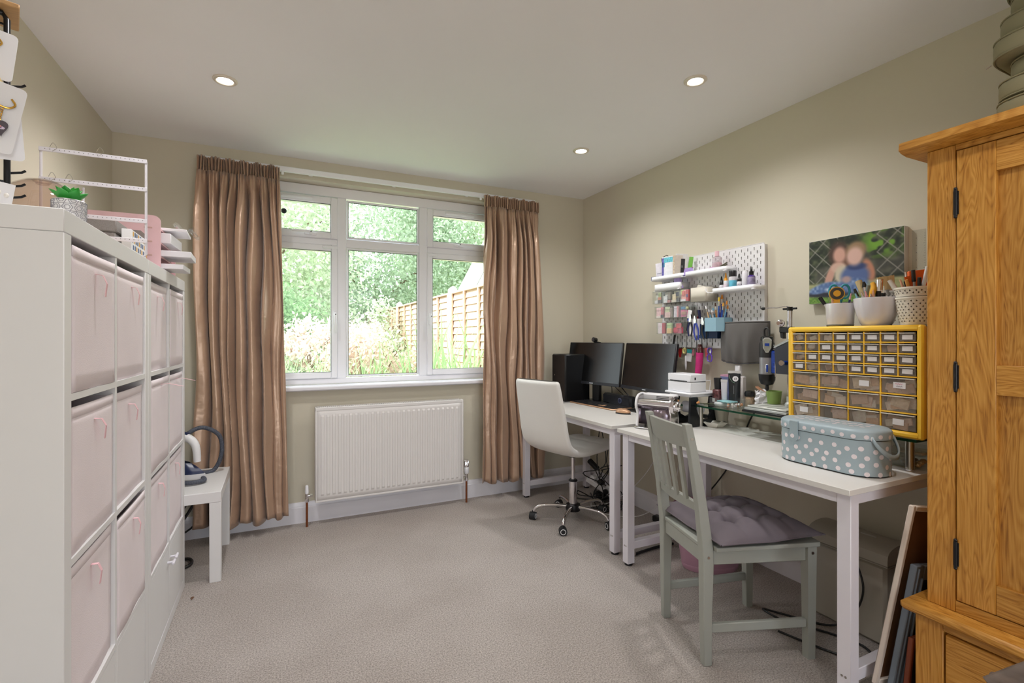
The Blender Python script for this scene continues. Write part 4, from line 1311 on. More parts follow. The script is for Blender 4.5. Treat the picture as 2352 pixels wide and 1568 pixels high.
wc = thing('webcam', 'small round black webcam clipped to the top of the left monitor', 'webcam', tuple(mm1 @ Vector((.27, 0, .32))))
MB(mm1).cyl((.262, -.020, .338), (.262, .012, .338), .017, n=20).build('camera_body', DBLK, wc)
MB(mm1).cyl((.262, -.0245, .338), (.262, -.0198, .338), .010, n=16).build('lens', M('lens_glass', (60, 62, 70), .08, coat=1), wc)
MB(mm1).box(.250, .300, -.006, .03, .3185, .325, .002).build('clip', DBLK, wc)
# keyboard
kb = thing('keyboard', 'slim black keyboard with rose gold edge on the computer desk', 'keyboard', (2.11, 2.93, DH))
KA = math.atan2(2.651 - 3.151, 2.009 - 2.042)
KM2 = Matrix.Translation((2.095, 2.925, DH + .0008)) @ Matrix.Rotation(R(3.5), 4, 'Z')
ROSE = M('rose_gold', (208, 164, 130), .35, .35, var=.02)
MB(KM2).box(-.088, .088, -.245, .245, 0, .009, .004).build('case', ROSE, kb)
MB(KM2).box(-.082, .082, -.239, .239, .009, .0104, .0005).build('key_bed', DBLK, kb)
KEY = M('key_black', (30, 30, 34), .4, var=.05)
proto = None
for r in range(6):
    for c in range(22):
        x = -.068 + r * .0272; y = .227 - c * .0216
        if r == 0 and 6 <= c <= 11:
            if c == 8:
                MB(KM2).box(x - .011, x + .011, y - .058, y + .052, .0104, .0132, .001).build('space_bar', KEY, kb, smooth=False)
            continue
        mt = ROSE if (r in (1,) and c in (13, 14, 15)) or (r == 2 and c == 14) else KEY
        if mt is ROSE or proto is None:
            o = MB(KM2).box(x - .0115, x + .0115, y - .0092, y + .0092, .0104, .0130, .001).build('key', mt, kb, smooth=False)
            if mt is KEY:
                proto = (o, x, y)
        else:
            o = proto[0].copy(); COL.objects.link(o); o.parent = kb
            dlt = (KM2.to_3x3() @ Vector((x - proto[1], y - proto[2], 0)))
            o.location = dlt
ms = thing('computer_mouse', 'rose gold and black mouse in front of the keyboard', 'mouse', (2.005, 2.545, DH))
def mfn(s_=1, z0=0, z1=.03):
    def f(u, v):
        a = 2 * PI * u
        r = math.cos(v * PI / 2) ** .45
        return (.030 * s_ * math.cos(a) * r, .052 * s_ * math.sin(a) * r, z0 + (z1 - z0) * math.sin(v * PI / 2) * (1 + .12 * math.sin(a)))
    return f
MX = Matrix.Translation((2.008, 2.545, DH + .0008)) @ Matrix.Rotation(R(25), 4, 'Z')
MB(MX).grid(mfn(1.02, 0, .010), 24, 6, closed=True).build('base', BLK, ms)
MB(MX).grid(mfn(.98, .008, .031), 24, 8, closed=True).build('shell', ROSE, ms)
MB(MX).cyl((-.003, .030, .029), (.003, .030, .029), .006, n=12).build('wheel', BLK, ms)
# speaker bar
spk = thing('speaker_bar', 'short black speaker bar with a round blue emblem under the monitors', 'speaker', (2.235, 2.89, DH))
MB().box(2.205, 2.265, 2.715, 3.045, DH + .0008, DH + .078, .014).build('housing', M('charcoal_plastic', (44, 46, 54), .5), spk)
MB().box(2.2035, 2.2065, 2.73, 3.03, DH + .012, DH + .068, .001).build('grille', M('charcoal_mesh', (34, 36, 44), .7, var=.4, vscale=500), spk)
MB().cyl((2.2036, 2.83, DH + .040), (2.2012, 2.83, DH + .040), .020, n=28).build('emblem', M('blue_grey_ring', (110, 118, 150), .25, .4), spk)
MB().cyl((2.2012, 2.83, DH + .040), (2.2004, 2.83, DH + .040), .013, n=24).build('emblem_centre', M('deep_blue', (40, 46, 74), .3), spk)
# mat with ear plugs
mt_ = tag(MB().prism([(1.93 + .10 * math.cos(a), 3.215 + .075 * math.sin(a)) for a in [2 * PI * i / 28 for i in range(28)]], DH + .0005, DH + .004, 'xy').build('round_mat', M('grey_mat', (152, 150, 150), .7)), 'thin grey oval mat on the computer desk, left of the keyboard', 'mat')
for i, (x, y) in enumerate(((1.90, 3.155), (1.925, 3.185))):
    o = MB().ball((x, y, DH + .0118), .009, .007, .0075, n=12, m=7).build('ear_plug', M('yellow_foam', (238, 220, 120), .8))
    tag(o, ('small yellow foam ear plug on the grey mat, the one nearer the keyboard', 'small yellow foam ear plug on the grey mat, the one nearer the tower')[i], 'ear plug', 'pair of yellow ear plugs on the grey mat')
bt = thing('spray_bottle', 'small turquoise labelled bottle behind the left monitor stand', 'bottle', (2.235, 3.14, DH))
MB().lathe(2.235, 3.15, [(.020, DH + .0008), (.022, DH + .01), (.022, DH + .10), (.012, DH + .125), (.010, DH + .14)], 18).build('body', M('turquoise_label', (58, 132, 150), .35, var=.35, vscale=30), bt)
MB().lathe(2.235, 3.15, [(.012, DH + .1402), (.012, DH + .165), (.008, DH + .17)], 14).build('cap', WPL, bt)
cb = thing('monitor_cables', 'thin black cables drooping below the monitors to the desk back', 'cable', (2.28, 2.9, .8))
for i, p in enumerate(([(2.24, 3.0, .93), (2.27, 2.98, .86), (2.29, 2.90, .80), (2.302, 2.82, .742)], [(2.23, 2.92, .92), (2.27, 2.90, .86), (2.29, 2.84, .80), (2.30, 2.74, .745)], [(2.25, 3.03, .95), (2.29, 3.04, .85), (2.30, 3.05, .742)], [(2.22, 2.66, .93), (2.26, 2.6, .84), (2.28, 2.66, .75), (2.22, 2.58, .738), (2.10, 2.40, .737)])):
    MB().tube(p, .0026 + .001 * (i % 2), 6, sm=5).build('cable', BLK, cb)

# ------------------------------------------------------------------ printer on its stand
PS = thing('printer_stand', 'white-topped stand with black curved side legs on the craft desk', 'stand', (2.13, 2.08, DH))
MB().box(2.015, 2.245, 1.985, 2.182, .905, .918, .006).build('stand_top', UPVC, PS)
MB().box(2.035, 2.225, 1.998, 2.160, .892, .9045, .003).build('under_tray', WPL, PS)
def sidel(y, nm='side_leg'):
    out = [(2.02, DH + .001), (2.245, DH + .001), (2.24, DH + .05), (2.215, DH + .11), (2.20, .905 - .013), (2.175, .905 - .013), (2.168, DH + .125), (2.18, DH + .07), (2.165, DH + .045), (2.13, DH + .035), (2.09, DH + .055), (2.072, DH + .10), (2.085, DH + .15), (2.08, .905 - .013), (2.03, .905 - .013), (2.026, DH + .08)]
    MB().prism(out, y, y + .014, 'xz').build(nm, M('black_gloss', (24, 26, 30), .2, var=.05), PS)
sidel(1.992); sidel(2.128)
MB().box(2.20, 2.225, 2.007, 2.127, DH + .03, DH + .05).build('cross_brace', BLK, PS)
LP = thing('label_printer', 'small white box-shaped label printer on the black-legged stand', 'printer', (2.10, 2.06, .919))
x0, x1, y0, y1 = 2.032, 2.150, 1.998, 2.170
z0 = .9188
MB().box(x0, x1, y0, y1, z0, z0 + .055, .003).build('body', UPVC, LP)
MB().box(x0 + .002, x1 - .002, y0 + .002, y1 - .002, z0 + .055, z0 + .0575).build('seam', RUB, LP, smooth=False)
MB().box(x0, x1, y0, y1, z0 + .0575, z0 + .098, .003).build('lid', UPVC, LP)
MB().box(x0 - .0012, x0 + .001, y0 + .025, y1 - .020, z0 + .0590, z0 + .0625).build('paper_slot', RUB, LP, smooth=False)
MB().box(x0 + .030, x0 + .040, y0 - .0008, y0 + .001, z0 + .068, z0 + .082, .0003).build('power_switch', RUB, LP, smooth=False)
ap = thing('paper_roll_holder', 'thin clear bent paper holder standing behind the label printer', 'holder', (2.19, 2.01, .919))
MB().tube([(2.165, 2.0, z0 + .002), (2.178, 2.0, z0 + .01), (2.185, 2.0, z0 + .06), (2.158, 2.0, z0 + .063)], .0016, 6).tube([(2.165, 2.1, z0 + .002), (2.178, 2.1, z0 + .01), (2.185, 2.1, z0 + .06), (2.158, 2.1, z0 + .063)], .0016, 6).box(2.183, 2.186, 2.0, 2.1, z0 + .058, z0 + .062).build('wire', UPVC, ap)
# rolls of film held under the stand
rl_ = thing('film_roll', 'roll of pale clear film between the black legs of the printer stand', 'roll', (2.12, 2.06, DH))
MB().cyl((2.118, 2.0075, DH + .095), (2.118, 2.126, DH + .095), .032, n=26).build('roll', M('milky_film', (206, 206, 214), .25, var=.03), rl_)
MB().cyl((2.118, 2.0070, DH + .095), (2.118, 2.0064, DH + .095), .011, n=16).build('core', M('cardboard', (190, 160, 120), .8), rl_)

# ------------------------------------------------------------------ pasta machine
pm = thing('pasta_machine', 'chrome pasta machine with rollers clamped at the left end of the craft desk', 'pasta machine', (1.90, 2.03, DH))
PA = math.atan2(1.945 - 2.125, 1.875 - 1.795)
PM = Matrix.Translation((1.84, 2.035, DH + .0008)) @ Matrix.Rotation(PA, 4, 'Z')
# local: x along the roller axis (left to right in view), y away from the camera
MB(PM).box(-.115, .115, -.055, .085, 0, .010, .003).build('base_plate', CHROME, pm)
def pside(x, nm):
    o = [(-.045, .010), (.075, .010), (.070, .06), (.060, .085), (.066, .12), (.075, .15), (.060, .172), (.02, .178), (-.028, .172), (-.050, .150), (-.052, .118), (-.034, .085), (-.040, .05)]
    MB(PM).prism(o, x, x + .006, 'yz').build(nm, CHROME, pm)
pside(-.100, 'side_panel'); pside(.078, 'side_panel')
MB(PM).tube([(-.103, -.045, .012), (-.103, -.036, .08), (-.103, -.055, .12), (-.103, -.050, .152), (-.103, -.025, .177), (-.103, .02, .183), (-.103, .062, .176)], .0065, 8, sm=4).build('edge_trim', WPL, pm)
MB(PM).box(-.100, .080, .020, .080, .148, .184, .006).build('rear_guard', WPL, pm)
sl_ = MB(PM)
for q in (.155, .163, .171):
    sl_.box(-.02, .05, .0192, .0205, q - .0015, q + .0015)
sl_.build('vent_slot', RUB, pm, smooth=False)
MB(PM).cyl((-.094, -.028, .140), (.078, -.028, .140), .0185, n=24).build('roller', CHROME, pm)
MB(PM).cyl((-.094, .012, .130), (.078, .012, .130), .0185, n=24).build('roller', CHROME, pm)
MB(PM).grid(lambda u, v: (-.094 + .172 * u, -.002 - .016 * math.sin(PI * v), .02 + .095 * v), 2, 9).build('front_plate', M('mauve_steel', (150, 138, 148), .22, .9, var=.1), pm, solid=.002)
MB(PM).cyl((.084, .0, .130), (.092, .0, .130), .040, n=8).build('octagon_plate', CHROME, pm)
MB(PM @ Matrix.Translation((.092, 0, .130)) @ Matrix.Rotation(R(90), 4, 'Y')).lathe(0, 0, [(.024, 0), (.026, .004), (.026, .022), (.020, .026), (.018, .034)], 24).build('adjusting_knob', CHROME, pm)
cgm = MB(PM)
cgm.tube([(.086, -.035, .05), (.112, -.04, .045), (.125, -.03, .03), (.12, -.01, .018)], .006, 8, sm=4)
cgm.build('clamp_screw', CHROME, pm)

# ------------------------------------------------------------------ glass riser on the craft desk
GR = thing('glass_riser', 'long clear green-edged glass riser on steel posts on the craft desk', 'glass shelf', (2.2, 1.5, DH))
GZ0, GZ1 = .843, .852
GLS = Mclear('green_glass', (247, 251, 249), .06, .01)
GEDG = Mclear('green_glass_edge', (70, 120, 96), .06, .05, .45, (40, 96, 72))
MB().box(2.064, 2.322, .965, 2.020, GZ0, GZ1).build('glass_sheet', GLS, GR, smooth=False)
MB().box(2.062, 2.064, .963, 2.022, GZ0, GZ1).box(2.322, 2.324, .963, 2.022, GZ0, GZ1).box(2.064, 2.322, .963, .965, GZ0, GZ1).box(2.064, 2.322, 2.020, 2.022, GZ0, GZ1).build('glass_edge', GEDG, GR, smooth=False)
for x, y in ((2.108, 2.000), (2.285, 1.985), (2.102, 1.002), (2.285, 1.002)):
    l = MB().cyl((x, y, DH + .006), (x, y, GZ0 - .0005), .0145, n=24).build('post', STEEL, GR)
    MB().cyl((x, y, DH), (x, y, DH + .006), .0155, n=24).build('post_foot', CHROME, l)
GT = GZ1 + .0008
# clear tray with small things
tr = thing('clear_tray', 'clear plastic tray of beads and glittery bits on the glass riser', 'tray', (2.16, 1.85, GT))
def opentray(mb, x0, x1, y0, y1, z0, z1, th=.0015, fl=.004):
    mb.box(x0, x1, y0, y1, z0, z0 + th)
    mb.box(x0 - fl, x0 + th, y0, y1, z0, z1).box(x1 - th, x1 + fl * 0, y0, y1, z0, z1).box(x0, x1, y0, y0 + th, z0, z1).box(x0, x1, y1 - th, y1, z0, z1)
    return mb
opentray(MB(), 2.11, 2.225, 1.775, 1.935, GT, GT + .045).build('tray_shell', CLEAR, tr, smooth=False)
MB().box(2.12, 2.185, 1.875, 1.925, GT + .002, GT + .022, .008).build('white_pouch', M('milky_pouch', (222, 226, 228), .5, var=.1, vscale=60), tr)
MB().box(2.135, 2.20, 1.83, 1.915, GT + .0225, GT + .030, .003).build('turquoise_sachet', M('aqua_pack', (150, 208, 216), .4, var=.3, vscale=50), tr)
BCOL = [(206, 150, 110), (232, 226, 222), (170, 120, 90), (214, 204, 210), (240, 238, 236)]
for i in range(26):
    MB().ball((2.125 + random.uniform(0, .07), 1.785 + random.uniform(0, .07), GT + .006 + random.uniform(0, .014)), random.uniform(.004, .008), n=7, m=5).build('bead', M('bead_%d' % (i % 5), BCOL[i % 5], .2), tr)
# flower stick
fl = thing('flower_stick', 'orange flower-shaped stick lying on the left end of the glass riser', 'ornament', (2.10, 1.98, GT))
MB().tube([(2.085, 2.012, GT + .006), (2.15, 1.965, GT + .003), (2.20, 1.945, GT + .003)], .0022, 6).build('stick', M('dark_green_wire', (86, 92, 60), .5), fl)
fb = MB()
for i in range(9):
    a = 2 * PI * i / 9
    fb.ball((2.082 + .012 * math.cos(a), 2.004 + .012 * math.sin(a), GT + .010 + .003 * (i % 2)), .007, .007, .006, n=7, m=5)
fb.build('petals', M('orange_petal', (242, 168, 104), .6), fl)
# bottles and tubes
pb_ = thing('hair_oil_bottle', 'black-capped bottle with a dark floral label at the left of the glass riser', 'bottle', (2.185, 1.955, GT))
MB().box(2.166, 2.206, 1.930, 1.976, GT, GT + .084, .008).build('body', M('floral_label', (96, 52, 54), .3, var=.75, vscale=90), pb_)
MB().box(2.1652, 2.1662, 1.952, 1.970, GT + .014, GT + .034).build('label', PAPER, pb_, smooth=False)
MB().cyl((2.188, 1.953, GT + .0842), (2.188, 1.953, GT + .146), .0165, .0205, n=20).build('cap', BLK, pb_)
def squeeze(loc, w_, h, rz, label, mat, capmat, name='cream_tube', lean=0):
    t = thing(name, label, 'tube', (loc[0], loc[1], GT))
    m = Matrix.Translation((loc[0], loc[1], GT)) @ Matrix.Rotation(rz, 4, 'Z') @ Matrix.Rotation(lean, 4, 'X')
    MB(m).lathe(0, 0, [(w_ * .42, .0), (w_ * .44, .018)], 24, sx=1, sy=.8).build('cap', capmat, t)
    def f(u, v):
        a = 2 * PI * u
        d = .38 * (1 - v) ** .8 + .02
        return (w_ * (.45 + .06 * v) * math.cos(a), w_ * d * math.sin(a), .0185 + (h - .0185) * v)
    MB(m).grid(f, 28, 8, closed=True).build('body', mat, t)
    MB(m).box(-w_ * .54, w_ * .54, -.0014, .0014, h - .002, h + .012).build('crimp', M('tube_crimp', (222, 220, 220), .4), t, smooth=False)
    return t, m
VA = R(-46)
tb1, tm = squeeze((2.225, 1.875), .060, .176, VA, 'black squeeze tube with a round white badge standing on the glass riser', M('tube_black', (30, 34, 38), .35), M('tube_crimp', (222, 220, 220), .4))
m = tm @ Matrix.Translation((.004, -.013, .146)) @ Matrix.Rotation(R(90 - 9), 4, 'X')
MB(m).cyl((0, 0, 0), (0, 0, .0012), .0145, n=24).build('badge', PAPER, tb1)
text('lettering', '£3', .014, M('ink_black', (24, 24, 26), .5, var=0), tb1, m @ Matrix.Translation((0, 0, .0020)))
stroke(M('leaf_line', (146, 186, 160), .5, var=0), [tuple(tm @ Vector((x, y, z))) for x, y, z in ((-.026, -.010, .165), (-.022, -.014, .145), (-.012, -.017, .130), (.000, -.018, .124))], .0008, tb1, 'leaf_line')
stroke(M('grey_ink', (150, 152, 158), .5, var=0), [tuple(tm @ Vector((-.004, y, z))) for y, z in ((-.0195, .110), (-.0205, .090), (-.0225, .065))], .0011, tb1, 'vertical_print')
squeeze((2.196, 1.915), .032, .128, R(-60), 'thin white squeeze tube leaning between the floral bottle and the black tube', M('tube_white', (216, 214, 222), .4), WPL, lean=R(4))
wb = thing('glue_bottle', 'tall white bottle with square cap behind the black tube', 'bottle', (2.265, 1.885, GT))
MB().box(2.247, 2.287, 1.845, 1.905, GT, GT + .160, .008).build('body', M('bottle_white', (214, 208, 208), .35), wb)
MB().box(2.254, 2.282, 1.868, 1.900, GT + .1602, GT + .218, .005).build('cap', WPL, wb)
MB().box(2.2462, 2.2472, 1.855, 1.900, GT + .02, GT + .14).build('label', M('label_grey_pink', (176, 160, 158), .5), wb, smooth=False)
b3 = thing('craft_box', 'small pink and blue carton behind the floral bottle', 'carton', (2.27, 1.955, GT))
MB().box(2.245, 2.295, 1.925, 1.985, GT, GT + .150).build('box_body', M('blue_violet_card', (112, 122, 164), .5, var=.3, vscale=30), b3, smooth=False)
MB().box(2.245, 2.295, 1.925, 1.985, GT + .1505, GT + .160).build('lid', M('pink_card', (206, 150, 176), .5), b3, smooth=False)
jr = thing('glitter_jar', 'small glass jar with a black domed lid beside the black tube', 'jar', (2.265, 1.812, GT))
MB().lathe(2.265, 1.812, [(.020, GT), (.023, GT + .006), (.023, GT + .050), (.018, GT + .056)], 22).build('glass_body', M('jar_contents', (190, 164, 138), .3, var=.4, vscale=80), jr)
MB().lathe(2.265, 1.812, [(.025, GT + .0562), (.026, GT + .072), (.022, GT + .082), (.010, GT + .086), (.001, GT + .0865)], 22, cap1=False).build('lid', DBLK, jr)
tn = thing('tin_stack', 'two flat black and gold tins stacked beside the clear tray', 'tin', (2.20, 1.735, GT))
MB().cyl((2.195, 1.728, GT), (2.195, 1.728, GT + .014), .023, n=24).build('tin_body', M('wood_gold', (206, 168, 100), .35, .5), tn)
MB().cyl((2.195, 1.728, GT + .0142), (2.195, 1.728, GT + .026), .025, n=24).build('tin_lid', DBLK, tn)
cp = thing('paper_bag', 'crumpled white and brown paper bag between the jar and the green pot', 'bag', (2.26, 1.75, GT))
rr = random.Random(4)
jit = [[(rr.uniform(-1, 1), rr.uniform(-1, 1), rr.uniform(-1, 1)) for _ in range(12)] for _ in range(8)]
def crm(u, v):
    i = int(round(u * 12)) % 12; j = int(round(v * 7))
    a = 2 * PI * u; q = jit[j][i]
    r = .030 + .010 * q[0] + .010 * v
    return (2.262 + r * math.cos(a) * .7, 1.745 + r * 1.2 * math.sin(a) - .025 * v, max(GT, GT + .092 * v + .010 * q[2] * (v > 0.1)))
MB().grid(crm, 12, 8, closed=True).build('bag_paper', PAPER, cp, smooth=False)
MB(Matrix.Translation((2.25, 1.735, GT + .094)) @ Matrix.Rotation(R(30), 4, 'X')).box(-.01, .012, -.03, .03, 0, .006, .001).build('brown_strip', M('brown_strip', (176, 128, 96), .6), cp)
gp = thing('green_pot', 'lime green tapered pot on the glass riser under the rotary tool', 'pot', (2.27, 1.672, GT))
MB().lathe(2.262, 1.668, [(.026, GT), (.036, GT + .096), (.0375, GT + .098), (.035, GT + .098), (.025, GT + .004), (.001, GT + .004)], 30, cap1=False).build('pot', M('lime_green', (156, 186, 104), .4), gp)
cb2 = thing('clear_box', 'low clear plastic box in front of the lime green pot', 'box', (2.25, 1.70, GT))
opentray(MB(), 2.212, 2.2255, 1.60, 1.73, GT, GT + .030).build('shell', CLEAR, cb2, smooth=False)
# stack of plates / tablets: drill press base
bs = thing('drill_stand', 'rotary tool press with chrome column, blue clamp and grey metal base', 'drill stand', (2.2, 1.56, GT))
SIL = M('cast_grey', (176, 180, 178), .45, .3, var=.04)
MB().box(2.085, 2.300, 1.475, 1.715, GT + .0006, GT + .010, .002).build('rubber_foot_plate', DBLK, bs)
MB().box(2.090, 2.300, 1.480, 1.705, GT + .0105, GT + .024, .003).build('base', SIL, bs)
MB().box(2.100, 2.290, 1.488, 1.695, GT + .0245, GT + .034, .003).build('work_table', M('pale_metal', (206, 208, 202), .4, .2), bs)
for y in (1.54, 1.59, 1.64):
    MB().box(2.11, 2.28, y - .002, y + .002, GT + .0338, GT + .0345).build('slot', RUB, bs, smooth=False)
PX, PY = 2.212, 1.548
MB().cyl((PX, PY, GT + .034), (PX, PY, 1.350), .0115, n=24).build('column', CHROME, bs)
MB().lathe(PX, PY, [(.022, GT + .034), (.022, GT + .05), (.014, GT + .06), (.014, GT + .085)], 20).build('column_socket', SIL, bs)
BLU = M('tool_blue', (20, 62, 158), .35, var=.05)
hd_ = MB().prism([(PY - .030, 1.045), (PY + .050, 1.045), (PY + .058, 1.10), (PY + .060, 1.165), (PY - .028, 1.208), (PY - .030, 1.208)], PX - .028, PX + .022, 'yz').build('head_casting', M('charcoal_cast', (48, 50, 60), .45, var=.04), bs)
MB().prism([(PY - .030, 1.209), (PY - .028, 1.209), (PY + .062, 1.168), (PY + .062, 1.176), (PY - .020, 1.218), (PY - .030, 1.218)], PX - .030, PX + .024, 'yz').build('head_rim', SIL, bs)
MB().box(PX - .022, PX + .022, PY + .052, PY + .085, 1.045, 1.155, .004).build('blue_carriage', BLU, bs)
for z in (1.075, 1.095, 1.145):
    MB().box(PX - .026, PX + .02, PY + .046, PY + .072, z - .004, z + .004, .002).build('clamp_rib', BLU, bs)
MB().cyl((PX - .024, PY + .058, 1.03), (PX - .024, PY + .058, 1.165), .0028, n=10).build('guide_rod', CHROME, bs)
MB().cyl((PX - .028, PY - .002, 1.10), (PX - .062, PY - .004, 1.10), .010, n=14).build('locking_knob', BLU, bs)
MB().cyl((PX - .062, PY - .004, 1.10), (PX - .068, PY - .004, 1.10), .013, n=14).build('knob_washer', CHROME, bs)
MB().box(PX - .018, PX + .018, PY - .018, PY + .045, 1.243, 1.272, .004).prism([(PY + .028, 1.215), (PY + .040, 1.220), (PY + .046, 1.272), (PY + .028, 1.272)], PX - .012, PX + .012, 'yz').build('depth_collar', BLK, bs)
gm = MB(Matrix.Translation((PX - .014, PY + .034, 1.290)) @ Matrix.Rotation(R(-90), 4, 'Y'))
gm.lathe(0, 0, [(.018, 0), (.018, .006), (.008, .008), (.007, .02), (.010, .022)], 20)
gm.build('chrome_dial', CHROME, bs)
MB().cyl((PX, PY + .012, 1.272), (PX, PY + .012, 1.30), .0035, n=8).build('stop_pin', M('dark_green_pin', (44, 70, 54), .4), bs)
MB().cyl((PX, PY, 1.348), (PX, PY, 1.366), .0125, n=20).cyl((PX, PY - .034, 1.358), (PX, PY + .034, 1.358), .0050, n=12).build('column_cap', DBLK, bs)
MB().tube([(PX, PY + .004, 1.366), (PX + .01, PY + .03, 1.372), (PX - .0, PY + .06, 1.366), (PX, PY + .10, 1.368), (PX, PY + .135, 1.364)], .0026, 8, sm=5).build('hanger_arm', CHROME, bs)
MB().ball((PX, PY + .142, 1.366), .007, .012, .008, n=12, m=8).build('arm_tip', DBLK, bs)
# rotary tool
rt = thing('rotary_tool', 'black and grey rotary tool with blue switch hanging in the drill stand', 'rotary tool', (2.195, 1.662, .98))
TX, TY = 2.205, 1.664
MB().lathe(TX, TY, [(.027, 1.206), (.0345, 1.19), (.036, 1.16), (.0355, 1.122)], 28).build('rear_housing', M('soft_black', (38, 38, 38), .5), rt)
MB().lathe(TX, TY, [(.020, 1.228), (.029, 1.222), (.030, 1.206)], 24).build('rear_cap', DBLK, rt)
MB().lathe(TX, TY, [(.0345, 1.1215), (.034, 1.038)], 28).build('motor_body', M('tool_grey', (150, 150, 154), .35, .3), rt)
MB().lathe(TX, TY, [(.0385, 1.0375), (.037, 1.01), (.028, .988), (.012, .982)], 28).build('nose_cup', DBLK, rt)
MB().lathe(TX, TY, [(.007, .982), (.009, .975), (.009, .962), (.004, .955)], 14).build('collet', BLK, rt)
MB().tube([(TX, TY + .012, 1.222), (TX, TY + .014, 1.258), (TX, TY - .002, 1.268), (TX, TY - .012, 1.25), (TX, TY - .014, 1.222)], .0045, 8, sm=4).build('hanging_loop', BLK, rt)
# face badge, towards the camera
fa = math.atan2(-TY, -TX)
FM = Matrix.Translation((TX, TY, 0)) @ Matrix.Rotation(fa, 4, 'Z')
def shield(s_, r0, r1, zc_, nm, mat, sc=1):
    o = []
    for a, z in ((-.020, .030), (-.010, .040), (.010, .040), (.020, .030), (.018, -.012), (.006, -.034), (-.006, -.034), (-.018, -.012)):
        o.append((a * sc, zc_ + z * sc))
    return MB(FM).prism(o, r0, r1, 'yz').build(nm, mat, rt)
shield(0, .026, .0375, 1.180, 'badge_frame', M('badge_silver', (206, 208, 210), .25, .5))
shield(0, .0375, .0383, 1.180, 'badge_field', M('badge_field', (166, 170, 160), .3, .3), .86)
MB(FM).box(.0380, .0392, -.010, .010, 1.178, 1.192, .0005).build('blue_display', BLU, rt, smooth=False)
MB(FM).box(.030, .0362, -.007, .007, 1.046, 1.090, .003).build('switch_frame', M('badge_silver'), rt)
MB(FM).box(.0355, .0378, -.0045, .0045, 1.050, 1.086, .002).build('blue_switch', BLU, rt)
VM = FM @ Matrix.Rotation(R(58), 4, 'Z')
for i in range(5):
    MB(VM).box(.033, .0375, -.009 + .001 * i, .009 - .0005 * i, 1.140 + i * .010, 1.144 + i * .010, .0005).build('vent_rib', M('badge_silver'), rt, smooth=False)

# under the riser
dsh = thing('star_dish', 'white glazed star-shaped dish on the desk under the glass riser', 'dish', (2.175, 1.965, DH))
def star(z, s_, i0):
    return [(2.165 + s_ * (.062 if i % 2 == 0 else .044) * math.cos(2 * PI * i / 10 + .3), 1.955 + s_ * (.072 if i % 2 == 0 else .050) * math.sin(2 * PI * i / 10 + .3), z) for i in range(10)]
pts = []
for z, s_ in ((DH + .0008, .55), (DH + .004, .62), (DH + .026, .98), (DH + .028, 1.0), (DH + .0265, .94), (DH + .008, .58), (DH + .006, .50)):
    pts.append(star(z, s_, 0))
dm = MB(); v = [p for r_ in pts for p in r_]; f = []
for j in range(len(pts) - 1):
    for i in range(10):
        f.append((j * 10 + i, j * 10 + (i + 1) % 10, (j + 1) * 10 + (i + 1) % 10, (j + 1) * 10 + i))
f.append(tuple(range(9, -1, -1))); f.append(tuple(range((len(pts) - 1) * 10, len(pts) * 10)))
dm.add(v, f).build('dish', M('glazed_cream', (236, 232, 224), .2, coat=.5), dsh)
tubx = thing('translucent_tub', 'translucent plastic tub standing behind the star dish', 'tub', (2.245, 2.0, DH))
MB().lathe(2.232, 1.965, [(.030, DH + .0305), (.040, DH + .098), (.042, DH + .100), (.042, DH + .106), (.038, DH + .106)], 28, cap0=True, cap1=True).build('tub_body', Mclear('frosted_tub', (226, 222, 214), .05, .2, .55, (214, 208, 196)), tubx)
MB().box(2.205, 2.262, 1.935, 1.995, DH + .0008, DH + .030, .004).build('tub_base', CLEAR, tubx)
cb3 = thing('clear_case', 'clear hinged case of findings under the riser, behind the spotted sewing box', 'case', (2.2, 1.0, DH))
MB().box(2.135, 2.262, .972, 1.085, DH + .0008, DH + .048, .003).build('shell', CLEAR, cb3)
for i in range(7):
    MB().ball((2.15 + .014 * i, 1.0 + .010 * (i * 5 % 7), DH + .016), .011, .013, .010, n=8, m=5).build('finding', M('find_%d' % (i % 3), [(196, 160, 110), (206, 204, 206), (164, 150, 136)][i % 3], .3, .3), cb3)
c4 = thing('clear_case', 'flat clear case stacked on the other under the riser near the steel post', 'case', (2.2, 1.03, DH + .049))
MB().box(2.140, 2.258, .978, 1.080, DH + .0492, DH + .076, .003).build('shell', CLEAR, c4)
MB().box(2.15, 2.25, .985, 1.07, DH + .052, DH + .062, .002).build('paper_insert', M('insert', (206, 196, 182), .7, var=.2, vscale=40), c4)
c5 = tag(MB().tube([(2.31, 1.80, .84), (2.335, 1.86, .78), (2.338, 1.90, .70), (2.34, 2.0, .50), (2.335, 2.12, .33), (2.30, 2.25, .16), (2.28, 2.30, .02)], .0042, 8, sm=6).build('power_cable', BLK), 'black cable running down the wall behind the craft desk', 'cable')

# ------------------------------------------------------------------ spotted sewing box
SBX, SBY = 1.925, 1.172
sb = thing('sewing_box', 'oval pale blue sewing box with pale polka dots at the near end of the desk', 'sewing box', (SBX, SBY, DH))
BLF = M('pale_blue_oilcloth', (158, 174, 182), .38, var=.02)
DOT = M('dot_pinkish_white', (232, 222, 226), .4, var=.01)
SW, SL_ = .095, .190
def stad(u, g=0):
    """outline of the box: a stadium along y; u 0..1 -> (x, y, nx, ny)"""
    r = SW - .012 * 0; s_ = SL_ - SW
    per = 4 * s_ + 2 * PI * r
    d = (u % 1) * per
    if d < 2 * s_: return (-r - g, s_ - d, -1, 0)
    d -= 2 * s_
    if d < PI * r:
        a = PI + d / r
        return ((r + g) * math.cos(a), -s_ + (r + g) * math.sin(a), math.cos(a), math.sin(a))
    d -= PI * r
    if d < 2 * s_: return (r + g, -s_ + d, 1, 0)
    d -= 2 * s_
    a = d / r
    return ((r + g) * math.cos(a), s_ + (r + g) * math.sin(a), math.cos(a), math.sin(a))
